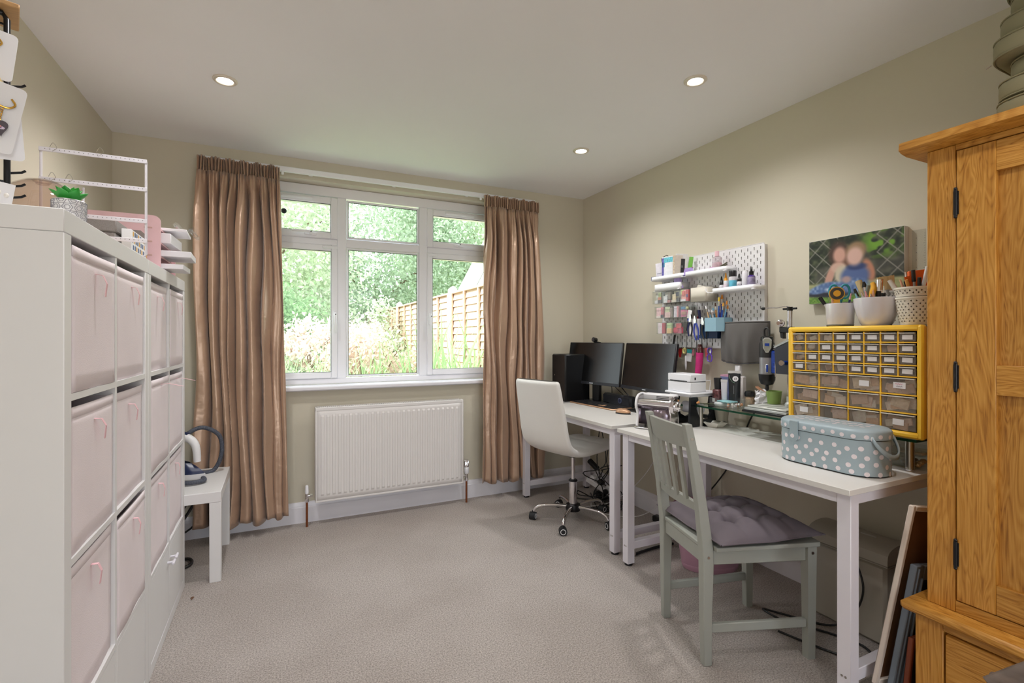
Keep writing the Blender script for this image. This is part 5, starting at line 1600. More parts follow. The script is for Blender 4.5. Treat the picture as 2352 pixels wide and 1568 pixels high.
def wallring(g0, zs, nm, mat, prof=None):
    n = 72; m = MB(); v = []
    for z, g in zs:
        for i in range(n):
            x, y, _, _ = stad(i / n, g)
            v.append((SBX + x, SBY + y, DH + z))
    f = []
    for j in range(len(zs) - 1):
        for i in range(n):
            f.append((j * n + i, j * n + (i + 1) % n, (j + 1) * n + (i + 1) % n, (j + 1) * n + i))
    f.append(tuple(range(n - 1, -1, -1))); f.append(tuple(range((len(zs) - 1) * n, len(zs) * n)))
    return m.add(v, f).build(nm, mat, sb)
wallring(0, [(.0008, -.003), (.004, -.001)], 'foot_rim', BLK)
wallring(0, [(.0042, -.002), (.006, 0), (.128, 0)], 'body', BLF)
wallring(0, [(.1285, -.002), (.130, -.002)], 'seam', RUB)
wallring(0, [(.1302, .001), (.132, .003), (.156, .003), (.161, 0), (.166, -.008), (.169, -.03)], 'lid', BLF)
dr = random.Random(12)
spots = []
def dotmesh(cu, cz, ru, rz, g):
    per = 4 * (SL_ - SW) + 2 * PI * SW
    v = []; k = 14
    x, y, nx, ny = stad(cu, g + .0006)
    v.append((SBX + x, SBY + y, DH + cz))
    for i in range(k):
        a = 2 * PI * i / k
        x, y, _, _ = stad(cu + ru * math.cos(a) / per, g + .0006)
        v.append((SBX + x, SBY + y, DH + cz + rz * math.sin(a)))
    return v, [(0, 1 + i, 1 + (i + 1) % k) for i in range(k)]
per = 4 * (SL_ - SW) + 2 * PI * SW
row = 0; z = .016
while z < .12:
    off = (.02 if row % 2 else 0) + .006 * (row % 3)
    u = off
    while u < per - .02:
        zz = z + dr.uniform(-.006, .006)
        vv, ff = dotmesh(u / per, min(max(zz, .012), .119), .0088, .0085, 0)
        MB().add(vv, ff).build('dot', DOT, sb, smooth=False)
        u += .043 + dr.uniform(-.006, .006)
    z += .027; row += 1
u = .01
while u < per - .02:
    vv, ff = dotmesh(u / per, .144 + dr.uniform(-.003, .003), .0078, .0075, .003)
    MB().add(vv, ff).build('dot', DOT, sb, smooth=False)
    u += .038 + dr.uniform(-.006, .006)
for i in range(-2, 3):
    for j in range(-5, 6):
        x = i * .030 + dr.uniform(-.004, .004) + (.015 if j % 2 else 0); y = j * .031 + dr.uniform(-.004, .004)
        yy = max(0, abs(y) - (SL_ - SW))
        if math.hypot(x, yy) < SW - .040:
            k = 12
            MB().add([(SBX + x + .0085 * math.cos(2 * PI * q / k), SBY + y + .0085 * math.sin(2 * PI * q / k), DH + .1696) for q in range(k)], [tuple(range(k))]).build('dot', DOT, sb, smooth=False)
# clasp tab at the left of the front
ty = SBY + .088
tabp = [(ty - .016, DH + .158), (ty + .016, DH + .158), (ty + .016, DH + .118)] + [(ty + .019 * math.cos(a), DH + .106 + .019 * math.sin(a)) for a in [R(q) for q in range(30, -211, -24)]] + [(ty - .016, DH + .118)]
MB().prism(tabp, SBX - SW - .0085, SBX - SW - .0045, 'yz').build('clasp_tab', BLF, sb)
MB().cyl((SBX - SW - .0088, ty + .004, DH + .106), (SBX - SW - .0100, ty + .004, DH + .106), .008, n=18).build('clasp_dot', DOT, sb)
MB().prism([(ty - .016, DH + .1575), (ty + .016, DH + .1575), (ty + .016, DH + .1635), (ty - .016, DH + .1635)], SBX - SW - .0085, SBX - SW + .02, 'yz').build('clasp_hinge', BLF, sb)
# handle folded down at the right end
hp = []
for q in range(13):
    a = PI * q / 12
    hp.append((SBX + .062 * math.cos(a), SBY - .172 - .040 * math.sin(a), DH + .137 - .062 * math.sin(a)))
v = []
for p in hp:
    v += [(p[0], p[1], p[2] - .009), (p[0], p[1] - .001, p[2] + .009)]
MB().add(v, [(2 * i, 2 * i + 1, 2 * i + 3, 2 * i + 2) for i in range(12)]).build('handle', BLF, sb, solid=.005)
MB().ball((SBX - .059, SBY - .170, DH + .137), .006, .008, .009, n=10, m=6).ball((SBX + .059, SBY - .170, DH + .137), .006, .008, .009, n=10, m=6).build('handle_rivet', WPL, sb)

# ------------------------------------------------------------------ yellow drawer cabinet
YEL = M('yellow_plastic', (255, 206, 66), .38, var=.02)
CX0, CY0, CY1, CZ0, CZ1 = 2.050, .936, 1.446, GT, 1.266
dc_ = thing('drawer_cabinet', 'yellow framed cabinet of small clear drawers standing on the glass riser', 'drawer cabinet', (2.13, 1.19, GT))
xs_b = 2.185
fr_ = MB()
T = .022
fr_.box(CX0, CX0 + .03, CY0, CY0 + T, CZ0 + .003, CZ1, .007).box(CX0, CX0 + .03, CY1 - T, CY1, CZ0 + .003, CZ1, .007)
fr_.box(CX0, CX0 + .03, CY0 + T * .5, CY1 - T * .5, CZ0 + .003, CZ0 + .026, .007).box(CX0, CX0 + .03, CY0 + T * .5, CY1 - T * .5, CZ1 - T, CZ1, .007)
fr_.build('frame', YEL, dc_)
MB().box(CX0 + .028, xs_b, CY0 + .004, CY1 - .004, CZ0, CZ0 + .004).box(CX0 + .028, xs_b, CY0 + .004, CY1 - .004, CZ1 - .008, CZ1 - .003).box(CX0 + .028, xs_b, CY0 + .004, CY0 + .009, CZ0 + .004, CZ1 - .008).box(CX0 + .028, xs_b, CY1 - .009, CY1 - .004, CZ0 + .004, CZ1 - .008).box(xs_b - .004, xs_b, CY0 + .009, CY1 - .009, CZ0 + .004, CZ1 - .008).build('casing', DBLK, dc_, smooth=False)
iy0, iy1 = CY0 + T, CY1 - T
iz0, iz1 = CZ0 + .026, CZ1 - T
hs4 = [.0415] * 4
hl = (iz1 - iz0 - sum(hs4)) / 3
zt = iz1
YIN = M('yellow_divider', (250, 198, 62), .4, var=.02)
div = MB()
DRW = Mclear('drawer_plastic', (228, 222, 216), .08, .06, .20, (196, 188, 178))
LIP = Mclear('drawer_lip', (226, 222, 216), .08, .08, .75, (226, 222, 216))
DRL = Mclear('drawer_plastic_large', (250, 248, 246), .06, .06, .22, (190, 180, 168))
LBL = M('white_label', (240, 238, 242), .6, var=0)
CONT = [(250, 242, 240), (244, 214, 206), (232, 214, 190), (240, 236, 230), (224, 184, 150), (176, 140, 116), (248, 232, 226), (214, 180, 160)]
unl = {(0, 0), (0, 1), (0, 2), (1, 0), (1, 1), (1, 6), (2, 0), (3, 1), (3, 2), (3, 3)}
rows = [8] * 4 + [4] * 3
cr_ = random.Random(8)
def lab_(ri, ci): return (ri < 4 and (ri, ci) not in unl)
for ri, nc in enumerate(rows):
    h = hs4[ri] if ri < 4 else hl
    za, zb = zt - h, zt
    if ri: div.box(CX0 + .004, CX0 + .040, iy0, iy1, zt - .0022, zt + .0022)
    wc_ = (iy1 - iy0) / nc
    for ci in range(nc):
        yb = iy1 - wc_ * ci; ya = yb - wc_
        if ci: div.box(CX0 + .004, CX0 + .040, yb - .0022, yb + .0022, za + .0022, zb - .0022)
        a, b, c, d = ya + .0036, yb - .0036, za + .0036, zb - .0052
        xf = CX0 + .006
        dm = MB()
        dm.box(xf, xf + .0012, a, b, c, d)
        dm.box(xf + .0012, xs_b - .01, a, a + .001, c, d - .006).box(xf + .0012, xs_b - .01, b - .001, b, c, d - .006).box(xf + .0012, xs_b - .01, a + .001, b - .001, c, c + .001)
        o = dm.build('drawer', DRW if ri < 4 and lab_(ri, ci) else DRL, dc_, smooth=False)
        MB().box(xf - .0095, xf - .0002, a, b, d - .0045, d - .001, .001).build('pull_lip', LIP, o, smooth=False)
        lab = (ri < 4 and (ri, ci) not in unl) or (ri, ci) in ((4, 2), (4, 3), (6, 0), (6, 3))
        yc = (a + b) / 2; zc2 = (c + d) / 2 - .001
        if lab:
            w2, h2 = (.0165, .0085) if ri < 4 else (.018, .011)
            if (ri, ci) == (4, 3): w2, h2, yc, zc2 = .020, .011, yc - .004, zc2 + .002
            if (ri, ci) == (6, 0): yc += .008
            MB(Matrix.Translation((xf - .0008, yc, zc2)) @ Matrix.Rotation(R(cr_.uniform(-2, 2)), 4, 'X')).box(0, .0006, -w2, w2, -h2, h2).build('label', LBL, o, smooth=False)
            if (ri, ci) == (4, 3):
                for k, (pts_, cc) in enumerate((([(-.014, .005), (-.010, .006), (-.006, .003), (-.003, .007), (0, .002), (.003, .006), (.006, .003), (.010, .005)], (200, 60, 120)), ([(-.010, -.005), (-.006, -.002), (-.004, -.006), (0, -.003), (.003, -.006), (.007, -.002), (.009, -.006)], (96, 60, 110)))):
                    stroke(M('pen_%d' % k, cc, .5, var=0), [(xf - .0013, yc - p, zc2 + q) for p, q in pts_], .0006, o, 'handwriting')
        # contents
        if ri < 4 and lab:
            MB().box(xf + .010, xs_b - .03, a + .003, b - .003, c + .002, c + .016).build('contents', M('dark_contents', (92, 84, 78), .7, var=.3, vscale=80), o, smooth=False)
        else:
            for q in range(cr_.choice((2, 3)) if nc == 8 else 5):
                cc = CONT[(ri * 5 + ci * 3 + q * 2) % 8]
                y_ = cr_.uniform(a + .012, b - .012); z_ = c + .004 + cr_.uniform((d - c) * .18, (d - c) * .5)
                hw = (b - a) * cr_.uniform(.18, .34)
                mm_ = Matrix.Translation((xf + .005 + .005 * q, min(max(y_, a + hw + .002), b - hw - .002), z_)) @ Matrix.Rotation(cr_.uniform(-.35, .35), 4, 'X')
                hz_ = min((d - c) * cr_.uniform(.22, .40), z_ - c - .001)
                MB(mm_).box(-.003, .003, -hw * .9, hw * .9, -hz_, hz_, .002).build('contents', M('cont_%d' % ((ri * 5 + ci * 3 + q * 2) % 8), cc, .6, var=.2, vscale=120), o, smooth=False)
    zt = za
div.build('drawer_dividers', YIN, dc_, smooth=False)

# ------------------------------------------------------------------ pots of tools on the cabinet
CT = CZ1 + .0008
def stick(name, label, cat, base, top, r, mats, group=None, prof=None, tipr=None, parts=None):
    """a slim tool standing in a pot: list of (part name, material, u0, u1, r0, r1)"""
    t = thing(name, label, cat, base, 0, group)
    b = Vector(base); d = Vector(top) - b
    for nm, mt, u0, u1, r0, r1 in mats:
        MB().cyl(b + d * u0, b + d * u1, r0, r1, n=10).build(nm, mt, t)
    return t
# pot 1 : white glass
p1x, p1y = 2.122, 1.262
P1 = thing('glass_tool_pot', 'white straight-sided glass pot holding a rotary cutter and scissors on the yellow cabinet', 'pot', (p1x, p1y, CT))
MB().lathe(p1x, p1y, [(.047, CT), (.049, CT + .004), (.052, CT + .094), (.050, CT + .095), (.046, CT + .012), (.001, CT + .012)], 36, cap1=False).build('pot', M('white_glass', (224, 222, 226), .12, coat=.6), P1)
MB().lathe(p1x, p1y, [(.0475, CT + .0004), (.0496, CT + .008)], 36, cap0=False, cap1=False).build('thick_base', M('grey_glass', (120, 122, 118), .15), P1, solid=.001)
# pot 2
p2x, p2y = 2.130, 1.128
P2 = thing('round_white_pot', 'large round white ceramic pot full of pens and brushes on the yellow cabinet', 'pot', (p2x, p2y, CT))
MB().lathe(p2x, p2y, [(.047, CT), (.054, CT + .010), (.066, CT + .045), (.074, CT + .085), (.076, CT + .108), (.074, CT + .109), (.071, CT + .09), (.045, CT + .012), (.001, CT + .012)], 44, cap1=False).build('pot', M('white_ceramic', (222, 220, 228), .18, coat=.5), P2)
# pot 3 : woven plastic pots, one inside the other
p3x, p3y = 2.130, .992
LAT = M('cream_woven_plastic', (226, 220, 208), .55, var=.02)
def woven(z0, r0, r1, h, label, rows_, cols_):
    t = thing('woven_pot', label, 'pot', (p3x, p3y, z0), 0)
    MB().lathe(p3x, p3y, [(r0, z0), (r1, z0 + h), (r1 + .003, z0 + h), (r1 + .003, z0 + h + .006), (r1 - .001, z0 + h + .006), (r0 - .002, z0 + .003), (.001, z0 + .003)], 40, cap1=False).build('pot_wall', LAT, t)
    hm = MB(); rb_ = MB()
    for i in range(rows_):
        for j in range(cols_):
            a = 2 * PI * (j + .5 * (i % 2)) / cols_
            z = z0 + .008 + (h - .012) * (i + .5) / rows_
            r = r0 + (r1 - r0) * (z - z0) / h + .0004
            s_ = .0030 if j % 2 == 0 else -.0030
            pz = (h / rows_) * .30
            q = []
            for da_, dz in ((s_ / r, 0), (-s_ / r, pz), (-s_ / r, -pz)):
                q.append((p3x + r * math.cos(a + da_), p3y + r * math.sin(a + da_), z + dz))
            hm.add(q, [(0, 1, 2)])
            rb_.tube([(p3x + (r + .0008) * math.cos(a + .09), p3y + (r + .0008) * math.sin(a + .09), z - pz * 1.2), (p3x + (r + .0022) * math.cos(a + .16), p3y + (r + .0022) * math.sin(a + .16), z), (p3x + (r + .0008) * math.cos(a + .09), p3y + (r + .0008) * math.sin(a + .09), z + pz * 1.2)], .0008, 4)
    hm.build('holes', M('weave_gap', (92, 84, 74), .8, var=0), t, smooth=False)['kind'] = 'stuff'
    rb_.build('weave', LAT, t)['kind'] = 'stuff'
    return t
woven(CT, .050, .062, .096, 'cream woven-look plastic pot standing on the right of the yellow cabinet', 8, 22)
woven(CT + .104, .0615, .0655, .028, 'upper cream woven-look pot nested in the other, holding markers and brushes', 2, 24)
OR_ = M('marker_orange', (232, 104, 38), .4); PEACH = M('peach_wood', (224, 172, 140), .5); TEAL = M('teal_handle', (40, 146, 164), .35); YC = M('cutter_yellow', (240, 176, 48), .35)
DGR = M('dark_blade_guard', (70, 66, 60), .4); BRS = M('bristle', (206, 186, 140), .85, var=.2, vscale=200, stretch=(1, 1, .1)); NAV = M('pen_navy', (44, 52, 96), .4); PKP = M('pen_pink', (236, 176, 184), .4); LBP = M('pen_aqua', (150, 206, 222), .4)
# rotary cutter facing the room
rc = thing('rotary_cutter', 'yellow and grey round rotary cutter standing in the white glass pot', 'cutter', (p1x - .035, p1y - .012, CT + .02))
RM = Matrix.Translation((p1x - .038, p1y - .010, CT + .135)) @ Matrix.Rotation(R(38), 4, 'Z')
MB(RM).cyl((0, 0, 0), (.006, 0, 0), .028, n=32).build('guard', YC, rc)
MB(RM).cyl((-.002, 0, 0), (.0, 0, 0), .0245, n=32).build('blade', DGR, rc)
MB(RM).cyl((-.006, 0, 0), (-.002, 0, 0), .013, n=24).build('hub', YC, rc)
MB(RM).prism([(-.010, -.026), (.010, -.026), (.012, -.07), (.010, -.115), (-.010, -.115), (-.012, -.07)], -.002, .008, 'yz').build('handle', YC, rc)
MB(RM).box(-.0035, -.0015, -.006, .006, -.060, -.052).build('slot', DGR, rc, smooth=False)
# scissors behind
sc2 = thing('scissors', 'scissors with teal loop handles behind the rotary cutter', 'scissors', (p1x, p1y, CT + .02))
SM = Matrix.Translation((p1x - .005, p1y, CT + .02)) @ Matrix.Rotation(R(40), 4, 'Z')
for s_ in (-1, 1):
    ring = [(.0, s_ * (.020 + .016 * math.cos(a)), .125 + .028 * math.sin(a)) for a in [2 * PI * q / 16 for q in range(17)]]
    MB(SM).tube(ring, .0045, 8, cap=False).tube([(0, s_ * .010, .102), (0, s_ * .004, .08), (0, -s_ * .002, .05)], .0055, 8).build('loop_handle', TEAL, sc2)
MB(SM).prism([(-.004, .0), (.004, .0), (.007, .06), (-.007, .06)], -.001, .001, 'yz').build('blades', STEEL, sc2)
g1 = 'tools in the white glass pot'
stick('emery_board', 'peach emery board leaning in the white glass pot', 'nail file', (p1x - .02, p1y + .005, CT + .015), (p1x - .040, p1y + .010, CT + .140), .004, [('file', PEACH, 0, 1, .006, .006)], g1)
stick('pen', 'black and white pen leaning left in the white glass pot', 'pen', (p1x, p1y + .01, CT + .015), (p1x - .02, p1y + .072, CT + .125), .004, [('barrel', WPL, 0, .72, .005, .005), ('cap', DBLK, .72, 1, .007, .008)], g1)
stick('needle_tool', 'thin steel needle tool left of the emery board', 'tool', (p1x, p1y + .015, CT + .015), (p1x - .03, p1y + .030, CT + .122), .001, [('needle', STEEL, 0, 1, .0012, .0012)], g1)
stick('tweezers', 'dark pink-striped tweezers at the right of the white glass pot', 'tweezers', (p1x, p1y - .02, CT + .015), (p1x - .02, p1y - .055, CT + .132), .003, [('arm', NAV, 0, .8, .004, .004), ('tip', PKP, .8, 1, .004, .002)], g1)
# pot 2 contents
g2_ = 'tools in the round white pot'
flat = thing('flat_brush', 'wide pale bristled flat brush at the back right of the round white pot', 'brush', (p2x + .02, p2y - .03, CT + .02), 0, g2_)
BM2 = Matrix.Translation((p2x + .015, p2y - .036, CT + .110)) @ Matrix.Rotation(R(42), 4, 'Z') @ Matrix.Rotation(R(-8), 4, 'X')
MB(BM2).box(-.006, .006, -.024, .024, .0, .03, .001).build('ferrule', CHROME, flat)
def brf(u, v):
    a = 2 * PI * u
    ex = lambda q: math.copysign(abs(q) ** .4, q)
    return (.006 * ex(math.cos(a)) * (1 + .1 * v), (.023 + .005 * v) * ex(math.sin(a)), .03 + .052 * v + .002 * math.sin(17 * a))
MB(BM2).grid(brf, 40, 4, closed=True).build('bristles', BRS, flat)
MB(BM2).box(-.004, .004, -.008, .008, -.095, .0, .002).build('handle', BRN, flat)
stick('metal_tube', 'wide shiny steel tube standing in the middle of the round white pot', 'tool', (p2x, p2y - .005, CT + .02), (p2x + .0, p2y - .013, CT + .180), .013, [('lower_grip', DBLK, 0, .72, .012, .012), ('steel_tube', CHROME, .72, 1, .0135, .0135)], g2_)
stick('drafting_brush', 'broad cream brush leaning left in the round white pot', 'brush', (p2x, p2y + .0, CT + .02), (p2x - .01, p2y + .062, CT + .182), .01, [('handle', WPL, 0, .62, .006, .009), ('bristles', BRS, .62, 1, .013, .012)], g2_)
stick('grey_marker', 'translucent grey marker at the left of the round white pot', 'marker', (p2x - .03, p2y + .02, CT + .02), (p2x - .042, p2y + .058, CT + .148), .007, [('barrel', M('smoke_grey', (128, 136, 130), .3), 0, .75, .0085, .0085), ('cap', DBLK, .75, 1, .0075, .0045)], g2_)
for i, (dy, tz, mt, lb) in enumerate(((.045, .128, LBP, 'aqua pen'), (.022, .132, WPL, 'white pen'), (.008, .134, PKP, 'pink pen'), (-.012, .122, WPL, 'short white-capped pen'), (-.020, .135, PEACH, 'peach-tipped brush pen'))):
    stick('pen', lb + ' leaning on the front rim of the round white pot', 'pen', (p2x - .025, p2y + dy * .4, CT + .02), (p2x - .060, p2y + dy, CT + tz), .005, [('barrel', mt, 0, .85, .0052, .0052), ('tip', CHROME if i % 2 else mt, .85, 1, .004, .0022)], g2_)
yk = thing('yellow_tape_gun', 'orange and grey curved craft knife holder in the round white pot', 'tool', (p2x, p2y + .01, CT + .02), 0, g2_)
MB().tube([(p2x - .01, p2y + .020, CT + .05), (p2x - .015, p2y + .008, CT + .12), (p2x - .01, p2y + .004, CT + .15), (p2x - .01, p2y + .010, CT + .170)], lambda u: .007 + .004 * math.sin(PI * u), 10, sm=4).build('body', YC, yk)
MB().tube([(p2x - .014, p2y + .034, CT + .06), (p2x - .018, p2y + .026, CT + .13), (p2x - .014, p2y + .022, CT + .160)], .007, 10, sm=3).build('grip', M('smoke_grey'), yk)
stick('mascara_wand', 'black and chrome pen at the right of the steel tube', 'pen', (p2x - .02, p2y - .03, CT + .02), (p2x - .045, p2y - .050, CT + .150), .006, [('barrel', DBLK, 0, .8, .007, .007), ('chrome_tip', CHROME, .8, 1, .0035, .002)], g2_)
stick('cosmetic_brush', 'navy brush with a chrome ferrule behind the pink pen', 'brush', (p2x, p2y + .02, CT + .02), (p2x - .02, p2y + .036, CT + .176), .005, [('handle', NAV, 0, .7, .0045, .006), ('ferrule', CHROME, .7, .86, .007, .008), ('bristles', DBLK, .86, 1, .009, .004)], g2_)
# pot 3 contents
g3 = 'markers and brushes in the woven pot'
PT = CT + .11
orb = thing('orange_box', 'orange carton standing in the woven pot', 'carton', (p3x, p3y, PT), 0)
MB(Matrix.Translation((p3x + .012, p3y - .004, PT)) @ Matrix.Rotation(R(45), 4, 'Z') @ Matrix.Rotation(R(-6), 4, 'X')).box(-.009, .009, -.022, .028, .0, .092, .001).build('carton_body', OR_, orb)
MB(Matrix.Translation((p3x - .014, p3y + .004, PT)) @ Matrix.Rotation(R(45), 4, 'Z') @ Matrix.Rotation(R(-14), 4, 'X')).box(-.0008, .0008, -.010, .012, .0, .072).build('carton_flap', OR_, orb)
for i, (dx, dy, tx_, ty_, tz, ms_, lb, nm, ct) in enumerate((
        (0, .02, -.02, .080, .062, [('barrel', DBLK, 0, .6, .008, .009), ('cap', M('pale_cap', (206, 200, 190), .4), .6, 1, .0095, .008)], 'pale-capped black marker leaning out to the left of the woven pot', 'marker', 'marker'),
        (0, .015, -.03, .040, .060, [('barrel', OR_, 0, .7, .006, .006), ('tip', PEACH, .7, 1, .005, .003)], 'orange marker with a pale tip in the woven pot', 'marker', 'marker'),
        (0, .01, -.035, .020, .052, [('barrel', DBLK, 0, 1, .006, .006)], 'plain black pen beside the orange marker in the woven pot', 'pen', 'pen'),
        (0, .01, -.025, .026, .088, [('handle', PEACH, 0, .4, .004, .004), ('ferrule', CHROME, .4, .8, .004, .005), ('bristles', WPL, .8, 1, .005, .001)], 'fine brush with a long chrome ferrule in the woven pot', 'brush', 'brush'),
        (0, 0, -.042, .014, .056, [('handle', WPL, 0, .7, .004, .004), ('bristles', M('tan_bristle', (214, 150, 76), .8), .7, 1, .007, .005)], 'small tan-tipped brush in front of the woven pot contents', 'brush', 'brush'),
        (0, 0, -.035, -.004, .090, [('handle', M('silver_handle', (190, 188, 184), .3, .6), 0, .72, .003, .004), ('bristles', DBLK, .72, 1, .007, .006)], 'black-tipped brush standing in front of the orange carton', 'brush', 'brush'),
        (0, -.01, -.04, -.026, .060, [('barrel', DBLK, 0, 1, .007, .006)], 'stubby black pen at the right of the woven pot', 'pen', 'pen'),
        (0, -.005, -.03, -.046, .098, [('stick', WPL, 0, 1, .006, .006)], 'white and red striped stick leaning right in the woven pot', 'stick', 'stick'))):
    stick(nm, lb, ct, (p3x + dx - .005, p3y + dy, PT - .06), (p3x + tx_, p3y + ty_, PT + tz), .005, ms_, g3)
rul = thing('clear_ruler', 'clear plastic ruler fixed upright on the wall between the canvas and the wardrobe', 'ruler', (2.355, 1.09, 1.37))
MB(Matrix.Translation((2.3575, 1.092, 1.345))).box(0, .002, -.024, .024, 0, .315).build('ruler_blade', CLEAR, rul, smooth=False)
tk = MB()
for i in range(30):
    tk.box(2.3568, 2.3573, 1.092 - .023, 1.092 - .023 + (.007 if i % 5 == 0 else .004), 1.352 + i * .0100, 1.3528 + i * .0100)
    if i % 3 == 0: tk.cyl((2.3568, 1.092 + .008, 1.357 + i * .0100), (2.3574, 1.092 + .008, 1.357 + i * .0100), .0014, n=6)
tk.build('markings', M('ruler_ink', (96, 92, 92), .6, var=0), rul, smooth=False)['kind'] = 'stuff'
# ------------------------------------------------------------------ pegboard
PGX = 2.332
PB = thing('pegboard', 'white slotted pegboard hung on the right wall above the monitors', 'pegboard', (PGX, 2.155, 1.16))
py0, py1, pz0, pz1 = 1.776, 2.536, 1.160, 1.722
cells_y = []; cells_z = []
def lines(a, b, half, first):
    L = [a]; mid = []
    k = 0; c = a + first
    while c < b - first * .8:
        L += [c - half, c + half]; c += .020
    L.append(b)
    return L
LY = lines(py0, py1, .0029, .020); LZ = lines(pz0, pz1, .0082, .021)
v = [(PGX, y, z) for z in LZ for y in LY]
f = []
ny = len(LY)
for j in range(len(LZ) - 1):
    for i in range(ny - 1):
        slot = (i % 2 == 1) and (j % 2 == 1) and ((i // 2 + j // 2) % 2 == 0)
        if not slot:
            f.append((j * ny + i, j * ny + i + 1, (j + 1) * ny + i + 1, (j + 1) * ny + i))
MB().add(v, f).build('board', M('pegboard_white', (226, 224, 226), .4, var=.01), PB, smooth=False, solid=.005)
MB().box(PGX - .0035, PGX + .0035, py0 - .004, py0 + .0002, pz0 + .004, pz1 - .004, .002).box(PGX - .0035, PGX + .0035, py1 - .0002, py1 + .004, pz0 + .004, pz1 - .004, .002).box(PGX - .0035, PGX + .0035, py0, py1, pz1 - .0002, pz1 + .004, .002).box(PGX - .0035, PGX + .0035, py0, py1, pz0 - .004, pz0 + .0002, .002).build('edge', MATS['pegboard_white'], PB)
MB().box(PGX + .004, XR - .0005, py0 + .002, py0 + .006, pz0 + .004, pz1 - .004).box(PGX + .004, XR - .0005, py1 - .006, py1 - .002, pz0 + .004, pz1 - .004).box(PGX + .004, XR - .0005, py0 + .006, py1 - .006, pz1 - .008, pz1 - .004).box(PGX + .004, XR - .0005, py0 + .006, py1 - .006, pz0 + .004, pz0 + .008).build('added_shade_rim', MATS['pegboard_white'], PB, smooth=False)  # strips added to shut light out behind the board, so slots go dark
for y in (py0 + .06, py1 - .06):
    for z in (pz0 + .06, pz1 - .06):
        MB().cyl((PGX + .003, y, z), (XR, y, z), .008, n=10).build('wall_spacer', BLK, PB)
PF = PGX - .0032
def ledge(name, label, y0, y1, z0, z1, xf, cat='shelf', rim=True):
    t = thing(name, label, cat, ((xf + PF) / 2, (y0 + y1) / 2, z0))
    m = MB()
    m.box(xf, PF, y0, y1, z0, z0 + .002)
    # rounded front rim
    r = .022
    pts = [(PF, y0)]
    for q in range(7):
        a = R(-90 - 15 * q); pts.append((xf + r + r * math.cos(a), y0 + r + r * math.sin(a)))
    for q in range(7):
        a = R(180 - 15 * q); pts.append((xf + r + r * math.cos(a), y1 - r + r * math.sin(a)))
    pts.append((PF, y1))
    v = []; 
    for x, y in pts: v += [(x, y, z0), (x, y, z1)]
    MB().add(v, [(2 * i, 2 * i + 2, 2 * i + 3, 2 * i + 1) for i in range(len(pts) - 1)]).build('rim', UPVC, t, solid=.002)
    m.build('base', UPVC, t, smooth=False)
    return t
ledge('peg_shelf', 'long white pegboard shelf at the top left holding cards', 2.262, 2.555, 1.592, 1.618, 2.240)
ledge('peg_shelf', 'long white pegboard shelf at the top middle with a pink bottle', 1.950, 2.255, 1.592, 1.618, 2.240)
ledge('peg_shelf', 'white pegboard shelf on the right holding a row of small bottles', 1.768, 2.048, 1.474, 1.499, 2.240)
ledge('peg_container', 'low white tray on the second level of the pegboard at left', 2.300, 2.530, 1.522, 1.566, 2.245, 'container')
hk0 = thing('peg_hook', 'white wire hook at the left end of the bottle shelf', 'hook', (2.25, 2.062, 1.48))
MB().tube([(PF, 2.052, 1.480), (2.235, 2.052, 1.476), (2.230, 2.060, 1.478), (2.229, 2.072, 1.486), (2.230, 2.074, 1.502)], .0026, 8, sm=4).build('wire', UPVC, hk0)
bg_ = thing('beige_container', 'rounded cream container of small packets beside the clear bins', 'container', (2.28, 2.145, 1.436))
CRM = M('cream_plastic', (212, 206, 192), .45, var=.01)
pts = [(PF, 2.078)] + [(2.262 + .022 * math.cos(R(-90 - 15 * q)), 2.100 + .022 * math.sin(R(-90 - 15 * q))) for q in range(7)] + [(2.262 + .022 * math.cos(R(180 - 15 * q)), 2.190 + .022 * math.sin(R(180 - 15 * q))) for q in range(7)] + [(PF, 2.212)]
v = []
for x, y in pts: v += [(x, y, 1.436), (x, y, 1.516)]
MB().add(v, [(2 * i, 2 * i + 2, 2 * i + 3, 2 * i + 1) for i in range(len(pts) - 1)]).build('wall', CRM, bg_, solid=.002)
MB().prism(pts, 1.434, 1.436, 'xy').build('bottom', CRM, bg_, smooth=False)
MB(Matrix.Translation((2.28, 2.15, 1.50)) @ Matrix.Rotation(R(16), 4, 'X')).box(-.012, .012, -.04, .035, -.02, .028, .002).build('packet', M('clear_pack', (208, 202, 190), .3, var=.3, vscale=60), bg_)

# clear bins with packets
def bin_(y0, y1, z0, z1, label, items):
    t = thing('clear_bin', label, 'bin', (2.28, (y0 + y1) / 2, z0), 0, 'clear bins of craft packets on the pegboard')
    m = MB()
    xf = 2.236
    m.box(xf, xf + .0014, y0, y1, z0, z1 - .004).box(xf, 2.325, y0, y0 + .0012, z0, z1).box(xf, 2.325, y1 - .0012, y1, z0, z1).box(xf, 2.325, y0, y1, z0, z0 + .0014).box(2.3235, 2.325, y0, y1, z0, z1)
    m.build('bin_shell', CLEAR, t, smooth=False)
    e = MB()
    e.box(xf - .001, xf + .001, y0, y1, z1 - .005, z1 - .0035).box(xf - .001, xf + .001, y0, y1, z0, z0 + .0012).box(xf - .001, xf + .0005, y0, y0 + .001, z0, z1 - .004)
    e.build('bin_edge', M('grey_edge', (150, 150, 146), .3, var=0), t, smooth=False)
    W = (y1 - y0 - .006)
    for (u0, u1, v0, v1, d, rgb) in items:
        mt = M('pk_%d_%d_%d' % rgb, rgb, .55, var=.16, vscale=90)
        MB().box(xf + .004 + d, xf + .012 + d, y1 - .003 - W * u1, y1 - .003 - W * u0, z0 + .002 + (z1 - z0 - .008) * v0, z0 + .002 + (z1 - z0 - .008) * v1, .001).build('packet', mt, t)
A = .0
